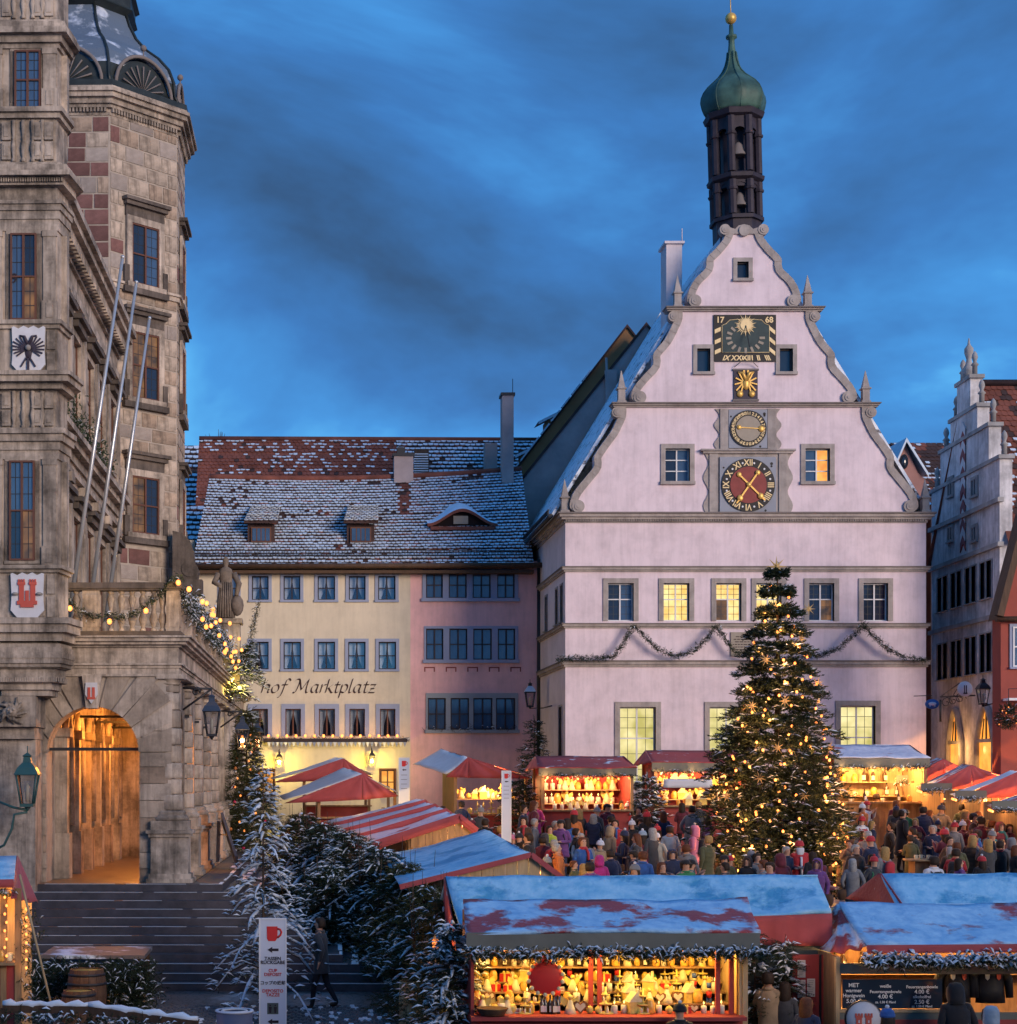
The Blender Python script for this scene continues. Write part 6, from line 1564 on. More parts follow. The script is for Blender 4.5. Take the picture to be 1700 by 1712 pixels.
# ================================================================ right side: little gabled house, chevron house, red house
lg = thing('little_gabled_house','small rose gabled house with oval window behind the clock house','building',(PX(1520,84),84,ground(84)))
y = 84.0
mb = MB(); mb.prism_xz([(PX(1512,y),PZ(738,y)),(PX(1490,y),PZ(790,y)),(PX(1490,y),HB),(PX(1545,y),HB),(PX(1545,y),PZ(800,y)),(PX(1534,y),PZ(790,y))],y,y + 6); part('gable_wall',mb,'rose_wall',lg)
mb = MB(); a = Vector((PX(1512,y),y - .3,PZ(737,y) + .1)); b = Vector((PX(1549,y),y - .3,PZ(793,y))); c = Vector((PX(1486,y),y - .3,PZ(793,y)))
mb.add([a,b,b + Vector((0,2.4,0)),a + Vector((0,2.4,0)),b + Vector((0,0,-.2)),a + Vector((0,0,-.2))],((0,1,2,3),(0,5,4,1)),0); mb.add([a,c,c + Vector((0,6,0)),a + Vector((0,6,0)),c + Vector((0,0,-.2)),a + Vector((0,0,-.2))],((0,1,2,3),(0,5,4,1)),0); part('verge_roof',mb,'snow_blue',lg)
mb = MB(); mb.lathe([(.0001,0),(.24,0),(.24,.05),(.0001,.05)],(0,0,0),14)
mb.v = [(x_ * .8 + PX(1511,y),z_ + y - .06,y_ * 1.5 + PZ(772,y)) for x_,y_,z_ in mb.v]; part('oval_window',mb,'glass_dark',lg)
x0,x1 = PX(1528,87),PX(1600,87)
mb = MB(); mb.add([(x0,84.6,PZ(850,86)),(x1,84.6,PZ(850,86)),(x1,88,PZ(742,88)),(x0 - 1.2,88,PZ(742,88))],((0,1,2,3),)); mb.box(x0,x1,84.7,92,HB,PZ(850,86)); part('back_roof',mb,'tile_dark',lg)
tile_roof((x0 + .3,84.5,PZ(850,86) + .05),(x1,84.5,PZ(850,86) + .05),(x1,88,PZ(742,88) + .05),(x0 - .9,88,PZ(742,88) + .05),.26,.30,lg,red=.2,snow=.35,seed=15)
# chevron house: gabled front turned to the left, standing along the lane
cvY0,cvY1 = 61.6,69.2
cv = thing('chevron_house','grey house with stepped gable and red white chevron stripes','building',(PX(1671,cvY0),cvY0,ground(62)))
cx0 = PX(1671,cvY0); cxd = (PX(1557,cvY1) - cx0) / (cvY1 - cvY0)
def fC(u,d,z): y = cvY0 + u; return (cx0 + cxd * u + d,y,z)      # u runs back along the lane
LC = cvY1 - cvY0
def cu(px):      # photo x -> u on that wall
 # (cx0 + cxd*u) / (cvY0+u) = (px-500)/F
 k = (px - VX) / F; return (k * cvY0 - cx0) / (cxd - k)
def cz(px,py): return PZ(py,cvY0 + cu(px))
ze_ = cz(1671,910)
CW = []
for rowp in ((952,1012),(1068,1130)):
 for k in range(4):
  c = .75 + k * 1.62
  for q in (0,1): CW.append((c + q * .66,c + q * .66 + .56,cz(1612,rowp[1]),cz(1612,rowp[0])))
DOOR = [(cu(1662),cu(1637)),(cu(1608),cu(1588))]
mb = MB(); wall_holes(mb,0,LC,HB - 1,ze_,[(a,b,c,d) for a,b,c,d in CW],.25,fC)
mb.quad((cx0,cvY0,HB - 1),(cx0 + 14,cvY0,HB - 1),(cx0 + 14,cvY0,ze_),(cx0,cvY0,ze_)); part('wall',mb,'chevron_plaster',cv)
for (a,b,c,d) in CW: window(cv,fC,a,b,c,d,'chevron_stone',.05,.04,.15,'sash_dark',1,1,'glass_blue',.05)
mb = MB()
def cbox(mb,u0,u1,z0,z1,d0,d1,m=0):
 v = [fC(u,d,z) for z in (z0,z1) for d in (d0,d1) for u in (u0,u1)]; mb.add(v,((0,2,3,1),(4,5,7,6),(0,1,5,4),(2,6,7,3),(0,4,6,2),(1,3,7,5)),m)
for z in (ze_,cz(1612,1044),cz(1612,862)): cbox(mb,-.15,LC + .1,z - .08,z + .08,-.12,.1)
part('string_course',mb,'chevron_stone',cv)
# stepped gable
uc = LC / 2; hp = cz(1613,640)
steps_ = [(LC / 2,ze_,cz(1600,800)),(LC / 2 - 1.1,cz(1600,800),cz(1608,735)),(LC / 2 - 2.3,cz(1608,735),cz(1612,690)),(.75,cz(1612,690),cz(1613,635))]
mb = MB()
for hw,za,zb in steps_: cbox(mb,uc - hw,uc + hw,za,zb,.0,.45)
part('stepped_gable',mb,'chevron_plaster',cv)
for hw,za,zb in steps_:
 mb = MB(); cbox(mb,uc - hw - .12,uc + hw + .12,zb - .08,zb + .06,-.07,.5); part('gable_ledge',mb,'chevron_stone',cv)
 for sx in (-1,1):
  mb = MB(); c = Vector(fC(uc + sx * (hw - .1),.2,zb + .1)); mb.lathe([(.10,0),(.10,.3),(.15,.34),(.06,.45),(.12,.62),(.09,.75),(.02,.85)],c,8); part('gable_finial',mb,'chevron_stone',cv)
mb = MB(); c = Vector(fC(uc,.2,cz(1613,635))); mb.lathe([(.3,0),(.26,.4),(.14,.6),(.09,.8),(.17,1.05),(.17,1.2),(.06,1.35),(.02,1.6)],c,10); part('urn',mb,'chevron_stone',cv)
# chevron strip
for (pa,pb) in ((718,835),(848,922)):
 za,zb = cz(1612,pb),cz(1612,pa); n_ = int((zb - za) / .30); w2 = .30
 for k in range(n_):
  z0 = za + (zb - za) * k / n_; h = (zb - za) / n_
  mb = MB(); vv = [fC(uc - w2,-.04,z0),fC(uc,-.04,z0 + h * .9),fC(uc + w2,-.04,z0),fC(uc + w2,-.04,z0 + h),fC(uc,-.04,z0 + h * 1.9),fC(uc - w2,-.04,z0 + h)]; vb = [(x_ + .05,y_,z_) for x_,y_,z_ in vv]
  mb.add(vv + vb,((0,1,4,5),(1,2,3,4),(0,6,7,1),(1,7,8,2),(5,4,10,11),(4,3,9,10))); part('chevron',mb,['dial_red','shield_white'][k % 2],cv)
for px in (1590,1630):
 for py in ((880,905),(800,830)):
  c = cu(px); window(cv,fC,c - .28,c + .28,cz(px,py[1]),cz(px,py[0]),'chevron_stone',.08,.05,-.02,'chevron_stone',2,1,'glass_dark',.05)
# tiled roof, south slope
rzp = PZ(645,65.4)
mb = MB(); xr = cx0 + .5; mb.add([(xr - .3,cvY0 - .3,ze_),(xr + 14,cvY0 - .3,ze_),(xr + 14,65.4,rzp),(xr - .3,65.4,rzp),(xr + 14,69.4,ze_),(xr - .3,69.4,ze_)],((0,1,2,3),(3,2,4,5))); part('roof',mb,'tile_red',cv)
tile_roof((xr,cvY0 - .4,ze_ + .03),(xr + 4.2,cvY0 - .4,ze_ + .03),(xr + 4.2,65.4,rzp + .03),(xr,65.4,rzp + .03),.22,.26,cv,red=.75,snow=lambda u,v: .45 if v < .6 else .12,seed=16)
mb = MB(); mb.tube([(xr - .3,65.4,rzp + .1),(xr + 14,65.4,rzp + .1)],.14,6); part('ridge_tile',mb,'tile_dark',cv)
# lit pointed doors
for a,b in ((cu(1666),cu(1637)),(cu(1611),cu(1589))):
 a,b = min(a,b),max(a,b); zc_ = cz(1620,1240); N = 8; w2 = (b - a) / 2; m_ = (a + b) / 2
 pol = [(a,HB)] + [(a + w2 * k / N,zc_ + 1.25 * math.sin(PI / 2 * k / N)) for k in range(N + 1)] + [(m_ + w2 * k / N,zc_ + 1.25 * math.cos(PI / 2 * k / N)) for k in range(1,N + 1)] + [(b,HB)]
 mb = MB(); mb.prism(pol,lambda u,z: fC(u,-.03,z),lambda u,z: fC(u,.05,z)); dr = part('pointed_door',mb,'lit_door',cv)
 mb = MB(); mb.tube([fC(u,-.08,z) for u,z in pol],.12,6,0); mb.bar(fC(a,-.08,zc_),fC(b,-.08,zc_),.12,.12,0); mb.bar(fC(m_,-.06,zc_),fC(m_,-.06,zc_ + 1.2),.05,.05,1)
 for sx in (-1,1): mb.tube([fC(m_ + sx * w2 * .5,-.06,zc_),fC(m_ + sx * w2 * .25,-.06,zc_ + .8)],.025,4,1)
 part('door_arch',mb,['chevron_stone','iron'],dr)
lamp(cv,Vector(fC(uc,-.6,HB + 3.2)),40,(1,.5,.15),.2)
# hanging signs and lantern of the lane
c = P(1613,1152,60.5)
ws = thing('round_hanging_sign','round white hanging sign on scrolled iron bracket in the lane','sign',tuple(c))
mb = MB(); mb.lathe([(.0001,-.04),(.25,-.04),(.27,0),(.25,.04),(.0001,.04)],(0,0,0),24); mb.v = [(c.x + x_,c.y + z_,c.z + y_) for x_,y_,z_ in mb.v]; part('disc',mb,'white_paint',ws)
mb = MB(); mb.box(c.x - .05,c.x - .02,c.y - .05,c.y - .035,c.z - .14,c.z + .13); mb.box(c.x + .02,c.x + .05,c.y - .05,c.y - .035,c.z - .14,c.z + .13); mb.box(c.x - .07,c.x + .07,c.y - .05,c.y - .035,c.z - .17,c.z - .13); part('emblem',mb,'text_dark',ws)
mb = MB(); q = P(1572,1165,62.5); mb.tube([q,c + Vector((.35,0,-.22))],.03,5); mb.tube([q + Vector((0,0,-.1)),q + Vector((0,0,-.9))],.04,5); mb.tube([q,c + Vector((-.2,0,.2))],.02,5); mb.tube([c + Vector((-.28,0,0)),c + Vector((-.4,0,-.2))],.015,4)
for k in range(3):
 cc = q.lerp(c,.25 + .28 * k) + Vector((0,0,-.28)); mb.tube([cc + Vector((.22 * (1 - t / 14) * math.cos(t * .7),0,.22 * (1 - t / 14) * math.sin(t * .7))) for t in range(13)],.016,4)
part('bracket',mb,'iron',ws)
c = P(1558,1177,61.0); bs_ = thing('blue_oval_sign','blue oval hanging sign at the clock house corner','sign',tuple(c))
mb = MB(); mb.lathe([(.0001,-.03),(.24,-.03),(.24,.03),(.0001,.03)],(0,0,0),22); mb.v = [(c.x + x_,c.y + z_,c.z + y_ * .72) for x_,y_,z_ in mb.v]; mat('sign_blue',(.05,.16,.42),.5,var=.1); part('board',mb,'sign_blue',bs_)
mb = MB(); mb.sphere((c.x,c.y - .04,c.z + .01),.14,10,5,sz=.45,sy=.15); mb.box(c.x - .10,c.x - .07,c.y - .05,c.y - .035,c.z - .09,c.z - .03); mb.box(c.x + .07,c.x + .10,c.y - .05,c.y - .035,c.z - .09,c.z - .03); part('emblem',mb,'white_paint',bs_)
mb = MB(); mb.tube([c + Vector((0,0,.17)),c + Vector((0,0,.3)),c + Vector((-.5,.4,.3))],.015,4); part('bracket',mb,'iron',bs_)
c = P(1643,1163,59.0); street_lantern('lane_lantern','dark lane lantern on a long bracket before the chevron house',c,1.15,'iron',None,[[c + Vector((0,0,-.36)),P(1672,1173,59.5)]],'wax')
# red house at the edge
ry_ = 57.5; rd = thing('red_house','red plastered house with steep gable at the lane mouth','building',(PX(1720,ry_),ry_,ground(57)))
mb = MB(); xa = PX(1673,ry_); pol = [(xa,HB - 1.2),(xa,PZ(1030,ry_)),(PX(1712,ry_),PZ(860,ry_)),(PX(1790,ry_),PZ(1030,ry_)),(PX(1790,ry_),HB - 1.2)]; mb.prism_xz(pol,ry_,ry_ + .7); part('gable_wall',mb,'red_wall',rd)
mb = MB(); a = Vector((xa - .15,ry_ - .2,PZ(1036,ry_))); b = Vector((PX(1712,ry_),ry_ - .2,PZ(854,ry_))); mb.add([a,b,b + Vector((0,.9,0)),a + Vector((0,.9,0)),a + Vector((-.02,0,.22)),b + Vector((-.02,0,.22))],((0,1,2,3),(0,4,5,1))); mb.bar(a + Vector((0,0,.1)),b + Vector((0,0,.1)),.3,.22); mb.tube([a + Vector((-.1,0,0)),a + Vector((2.5,0,.02))],.1,6); part('verge',mb,'wood_dark',rd)
def fRd(u,d,z): return (u,ry_ + d,z)
for py in ((1048,1115),): window(rd,fRd,PX(1692,ry_),PX(1712,ry_),PZ(py[1],ry_),PZ(py[0],ry_),'frame_blue',.10,.05,-.02,'sash_white',1,2,'glass_blue')
mb = MB(); mb.box(PX(1676,ry_),PX(1790,ry_),ry_ - .5,ry_ - .01,PZ(1172,ry_),PZ(1168,ry_)); part('canopy',mb,'snow',rd)
c = P(1686,1198,56.6); rs = np.random.RandomState(77); n = 420; d = rs.normal(0,1,(n,3)); d /= np.linalg.norm(d,axis=1,keepdims=True)
me = foliage('greenery',d * .36 * rs.rand(n,1) ** .4,d + rs.normal(0,.4,(n,3)),np.full(n,.9),np.full(n,.08),rs,L=.16,spike=.07)
wr = thing('fir_ball','hanging ball of fir twigs with small lights beside the red house','wreath',tuple(c)); o = bpy.data.objects.new('greenery',me); COL.objects.link(o); o.parent = wr
for k in range(12): v = d[k * 9] * .38; inst('bulb',BULB_SOFT,wr,tuple(v),scale=(.022,) * 3)
mb = MB(); mb.tube([(0,0,.3),(0,0,.9),(.5,.4,.95)],.015,4); part('hook',mb,'iron',wr,local=True)
# ================================================================ unseen houses added behind the camera to shade the near stalls
for k,(x0,x1,hh,rh_,mt) in enumerate(((-46,-24,9.4,4.7,'plaster_yellow'),(-24,-9,9.8,4.2,'plaster_rose'),(-9,7,9.6,4.5,'plaster_side'),(7,22,9.8,4.4,'plaster_yellow'),(22,40,9.4,4.8,'plaster_pink_white'),(40,60,9.6,4.6,'plaster_rose'))):
 sb_ = thing('shade_house',['yellow house at the west end behind the viewpoint','rose house behind the viewpoint','grey white house holding the viewpoint window','yellow house next to the viewpoint house','pale house behind the drinks stall side','rose house at the east end behind the viewpoint'][k],'building',((x0 + x1) / 2,-8,-3))
 mb = MB(); mb.box(x0 + .02,x1 - .02,-15,-1.2,-4,hh - 3.0); part('wall',mb,mt,sb_)
 mb = MB(); mb.prism_yz([(-15.5,hh - 3),(-.8,hh - 3),(-8.1,hh - 3 + rh_)],x0 + .02,x1 - .02); part('roof',mb,'tile_dark',sb_)
 def fS(u,d,z): return (u,-1.2 - d,z)
 n_ = int((x1 - x0) / 2.6)
 for r_ in range(2):
  for q in range(n_): u = x0 + 1.0 + q * 2.6; window(sb_,fS,u,u + 1.0,.2 + r_ * 3.4,1.9 + r_ * 3.4,'trim_grey',.12,.05,-.04,'sash_white',2,2,'lit_dim' if (q + r_) % 3 == 0 else 'glass_dark')
# ================================================================ market stalls
def sheet(mb,A,B,C,D,nu=8,nv=6,sag=0.0,fold=0.0,nf=5,seed=0,m=0,th=0.02,wob=0.0,scal=0.0):
 """cloth A-B (lower edge) to D-C (upper edge) with sag, folds and real thickness"""
 A,B,C,D = [Vector(x) for x in (A,B,C,D)]; n = (B - A).cross(D - A).normalized()
 if n.z < 0 or (abs(n.z) < .05 and n.y > 0): n = -n
 top = []
 for j in range(nv + 1):
  v = j / nv
  for i in range(nu + 1):
   u = i / nu; p = (A * (1 - u) + B * u) * (1 - v) + (D * (1 - u) + C * u) * v
   p = p - n * sag * 4 * v * (1 - v) * (0.6 + 0.4 * math.sin(PI * u))
   p = p + n * fold * math.sin(nf * 2 * PI * u + seed) * (1 - v) + n * wob * mnoise.noise(p * 1.3 + Vector((seed,0,0)))
   if scal and j == 0: p = p + Vector((0,0,-scal * abs(math.sin(nf * PI * u))))
   top.append(p)
 bot = [p - n * th for p in top]; k = nu + 1; N = len(top)
 fs = []
 for j in range(nv):
  for i in range(nu):
   a = j * k + i; fs.append((a,a + 1,a + k + 1,a + k)); fs.append((a + N,a + k + N,a + k + 1 + N,a + 1 + N))
 for i in range(nu): fs.append((i,i + N,i + 1 + N,i + 1)); a = nv * k + i; fs.append((a,a + 1,a + 1 + N,a + N))
 for j in range(nv): a = j * k; fs.append((a,a + k,a + k + N,a + N)); a = j * k + nu; fs.append((a,a + N,a + k + N,a + k))
 mb.add(top + bot,fs,m,True)
# ---- wares (shared meshes)
def ware(fn,ms): b = MB(); fn(b); return meshdata('ware',b,ms)
def w_jar(b): b.lathe([(.045,0),(.055,.02),(.055,.10),(.04,.12),(.042,.13),(.02,.15)],(0,0,0),10)
def w_bottle(b): b.lathe([(.035,0),(.037,.02),(.037,.14),(.013,.19),(.013,.25),(.016,.255)],(0,0,0),10); b.box(-.03,.03,-.041,-.036,.03,.11,1)
def w_house(b): b.box(-.07,.07,-.05,.05,0,.12); b.prism_xz([(-.085,.12),(.085,.12),(0,.22)],-.06,.06,1); b.box(.03,.055,-.02,.02,.15,.24,1)
def w_angel(b): b.lathe([(.07,0),(.05,.06),(.022,.14),(.012,.15)],(0,0,0),10); b.sphere((0,0,.175),.03,8,6,1); b.prism_xz([(0,.13),(.09,.19),(.10,.13),(.06,.07)],.015,.025,1); b.prism_xz([(0,.13),(-.09,.19),(-.10,.13),(-.06,.07)],.015,.025,1)
def w_candle(b): b.lathe([(.04,0),(.04,.10),(.03,.105),(.004,.107),(.003,.13)],(0,0,0),12); b.lathe([(.002,.125),(.010,.137),(.001,.165)],(0,0,0),6,1)
def w_ball(b): b.sphere((0,0,.05),.05,12,8); b.lathe([(.012,.095),(.012,.11)],(0,0,0),6,1)
def w_mug(b): b.lathe([(.038,0),(.04,.01),(.042,.095),(.036,.095),(.034,.02),(.001,.02)],(0,0,0),12); b.tube([(.04,0,.08),(.075,0,.07),(.075,0,.035),(.04,0,.02)],.008,6)
def w_tier(b):
 for k in range(3): b.lathe([(.08 - .02 * k,.09 * k),(.085 - .02 * k,.09 * k + .012),(.01,.09 * k + .02),(.01,.09 * k + .09)],(0,0,0),10)
 for k in range(5): a = k * 1.256; b.lathe([(.012,.012),(.012,.05),(.004,.07)],(.06 * math.cos(a),.06 * math.sin(a),0),6,1)
def w_box(b): b.box(-.06,.06,-.05,.05,0,.09); b.box(-.012,.012,-.052,.052,0,.092,1); b.box(-.062,.062,-.01,.01,0,.093,1); b.sphere((.02,0,.10),.02,6,4,1); b.sphere((-.02,0,.10),.02,6,4,1)
def w_nut(b): b.box(-.035,-.005,-.02,.02,0,.07); b.box(.005,.035,-.02,.02,0,.07); b.lathe([(.035,.07),(.04,.15),(.02,.155)],(0,0,0),10,2); b.sphere((0,0,.185),.032,8,6,1); b.lathe([(.032,.20),(.036,.27),(.001,.275)],(0,0,0),10)
def w_heart(b): b.prism_xz([(0,0),(.07,.07),(.065,.11),(.035,.125),(0,.10),(-.035,.125),(-.065,.11),(-.07,.07)],-.012,.012); b.prism_xz([(0,.02),(.05,.07),(.047,.098),(.027,.108),(0,.085),(-.027,.108),(-.047,.098),(-.05,.07)],-.016,-.012,1)
def w_card(b): b.box(-.04,.04,-.004,.004,0,.06); b.box(-.028,.028,-.006,-.004,.02,.028,1); b.box(-.02,.02,-.006,-.004,.036,.044,1)
WARE = {'candle_jar': (ware(w_jar,['amber_glass']),'glowing amber glass candle jar','jar'),
  'spirit_bottle': (ware(w_bottle,['bottle','paper']),'small dark bottle with pale label','bottle'),
  'ornament_house': (ware(w_house,['gold_ware','cream_ware']),'little gold painted ornament house','ornament'),
  'angel_figure': (ware(w_angel,['cream_ware','gold_ware']),'small golden angel figure','figurine'),
  'pillar_candle': (ware(w_candle,['wax','bulb_yellow']),'pale pillar candle','candle'),
  'glass_bauble': (ware(w_ball,['gold_ware','gold']),'shiny gold bauble','bauble'),
  'mug': (ware(w_mug,['cream_ware']),'cream drinking mug','mug'),
  'gift_box': (ware(w_box,['ware_red','gold_ware']),'small red gift box with gold ribbon','box'),
  'nutcracker': (ware(w_nut,['ware_blue','cream_ware','ware_red']),'little painted nutcracker figure','figurine'),
  'gingerbread_heart': (ware(w_heart,['gingerbread','cream_ware']),'gingerbread heart with icing','gingerbread'),
  'price_card': (ware(w_card,['paper','ware_red']),'small white price card','card'),
  'green_bauble': (ware(w_ball,['ware_green','gold']),'shiny green bauble','bauble'),
  'candle_pyramid': (ware(w_tier,['gold_ware','wax']),'tiered golden candle pyramid','ornament')}
def put_wares(kinds,x0,x1,y,z,n,where,seed,s=(1.0,1.5),group=None):
 r_ = random.Random(seed)
 for i in range(n):
  k = r_.choice(kinds); me,lab,cat = WARE[k]; x = x0 + (x1 - x0) * (i + .5 + r_.uniform(-.2,.2)) / n; sc = r_.uniform(*s)
  o = inst(k,me,None,(x,y + r_.uniform(-.04,.04),z),(0,0,r_.uniform(-.5,.5)),(sc,sc,sc)); WM[o.name] = Matrix.Translation(o.location)
  tag(o,lab + ' ' + where,cat,group or (lab + 's ' + where))
# ---- type 1: stall facing the camera, sloping awning with a fascia board
def front_stall(name,label,px0,px1,y,p_roof,p_fasc,p_open,p_count,roofm,inner,where,seed,shelves=2,kinds=('pillar_candle','candle_jar'),n=9,e=60,depth=2.0,garl=.12,bulbs=9,roof_depth=1.6,lightcol=(1,.60,.22),wsize=(1.2,1.7),wall='panel_red',counter='panel_red',flap=True,back='panel_red'):
 x0,x1 = PX(px0,y),PX(px1,y); zg = ground(y); zf0,zf1 = PZ(p_open,y),PZ(p_fasc,y); zc = PZ(p_count,y)
 yr = y + roof_depth; zr = PZ(p_roof,yr)
 root = thing(name,label,'market stall',((x0 + x1) / 2,y,zg))
 mb = MB(); sheet(mb,(x0 - .12,y - .12,zf1 + .02),(x1 + .12,y - .12,zf1 + .02),(x1 + .0,yr,zr),(x0 - .0,yr,zr),14,6,.04,.0,wob=.05,seed=seed); part('awning',mb,roofm,root)
 mb = MB(); sheet(mb,(x0,yr + 1.3,zf1),(x1,yr + 1.3,zf1),(x1,yr,zr),(x0,yr,zr),8,4,.03,wob=.04,seed=seed + 3); part('back_awning',mb,roofm,root)
 if flap:
  for sx,xx in ((-1,x0),(1,x1)):
   mb = MB(); sheet(mb,(xx + sx * .12,y - .1,zf1),(xx + sx * .22,yr + 1.2,zf1 - .1),(xx,yr,zr),(xx,yr - .1,zr),8,4,0,.05,3,seed); part('side_flap',mb,'cloth_red',root)
 mb = MB(); mb.box(x0 - .1,x1 + .1,y - .10,y - .06,zf0,zf1); part('fascia_board',mb,'fascia',root)
 for xx in (x0 + .04,x1 - .04):
  for yy in (y,y + depth): mb = MB(); mb.box(xx - .05,xx + .05,yy - .05,yy + .05,zg - .1,zf1); part('post',mb,'wood',root)
 mb = MB(); mb.box(x0 + .1,x1 - .1,y + depth - .04,y + depth,zg - .1,zf1); part('back_wall',mb,back,root)
 for xx in (x0 + .06,x1 - .10): mb = MB(); mb.box(xx,xx + .04,y + .06,y + depth - .05,zg - .1,zf1); part('side_wall',mb,wall,root)
 mb = MB(); mb.box(x0 + .02,x1 - .02,y - .28,y + .35,zc - .06,zc); part('counter_top',mb,'wood',root)
 mb = MB(); mb.box(x0 + .02,x1 - .02,y - .05,y - .01,zg - .1,zc - .062); part('counter_front',mb,counter,root)
 hh = zf0 - zc
 for k in range(shelves):
  zz = zc + hh * (.16 + .42 * k); mb = MB(); mb.box(x0 + .14,x1 - .14,y + depth - .5,y + depth - .05,zz - .03,zz); part('shelf',mb,'wood_pale',root)
  put_wares(kinds,x0 + .25,x1 - .25,y + depth - .35,zz,n,where,seed * 10 + k,wsize)
 put_wares(kinds,x0 + .25,x1 - .25,y + .05,zc,max(3,n - 2),where,seed * 10 + 7,(wsize[0] * .8,wsize[1] * .8))
 for k in range(2): lamp(root,(x0 + (x1 - x0) * (.28 + .44 * k),y + .5,zf0 + .02),e,lightcol,.10)
 if garl: garland('stall_garland','fir garland under the fascia of ' + where.split(' of ')[-1],[(x0 - .1,y - .16,zf0),((x0 + x1) / 2,y - .16,zf0 - .03),(x1 + .1,y - .16,zf0)],.06,70,seed + 50,garl)
 if bulbs: light_string('warm bulbs along the eave of ' + where.split(' of ')[-1],[Vector((x0 + (x1 - x0) * (k + .5) / bulbs,y - .17,zf0 - .07 - .03 * (k % 2))) for k in range(bulbs)],.035,12,3)
 return root
front_stall('candle_stall','red market stall of candle jars under a red awning',905,1058,56.0,1264,1284,1297,1353,'cloth_red_little_snow',None,'on the shelves of the red candle stall',3,n=11,e=120,wsize=(1.6,2.3),kinds=('pillar_candle','candle_jar','pillar_candle','angel_figure'),lightcol=(1,.55,.24))
front_stall('toy_stall','red awning stall with a pale banner beside the great fir',1094,1252,57.0,1255,1275,1290,1346,'cloth_red_little_snow',None,'on the shelves of the banner stall',4,n=9,e=140,wsize=(1.5,2.2),kinds=('ornament_house','candle_jar','angel_figure'))
front_stall('snack_stall','wooden stall under lavender snow before the clock house',1398,1548,57.0,1245,1268,1283,1340,'cloth_deep_snow',None,'on the shelves of the wooden snack stall',5,n=7,e=250,wsize=(1.4,2.0),kinds=('mug','spirit_bottle','candle_jar'),wall='wood',counter='wood',back='wood_pale',lightcol=(1,.5,.15))
mb = MB(); sheet(mb,P(1108,1317,56.6),P(1192,1317,56.6),P(1190,1302,56.6),P(1110,1302,56.6),8,3,0,.02,3); solo('banner',mb,'cloth_white','blank pale banner hung in the opening of a red awning stall','banner',tuple(P(1150,1310,56.6)))
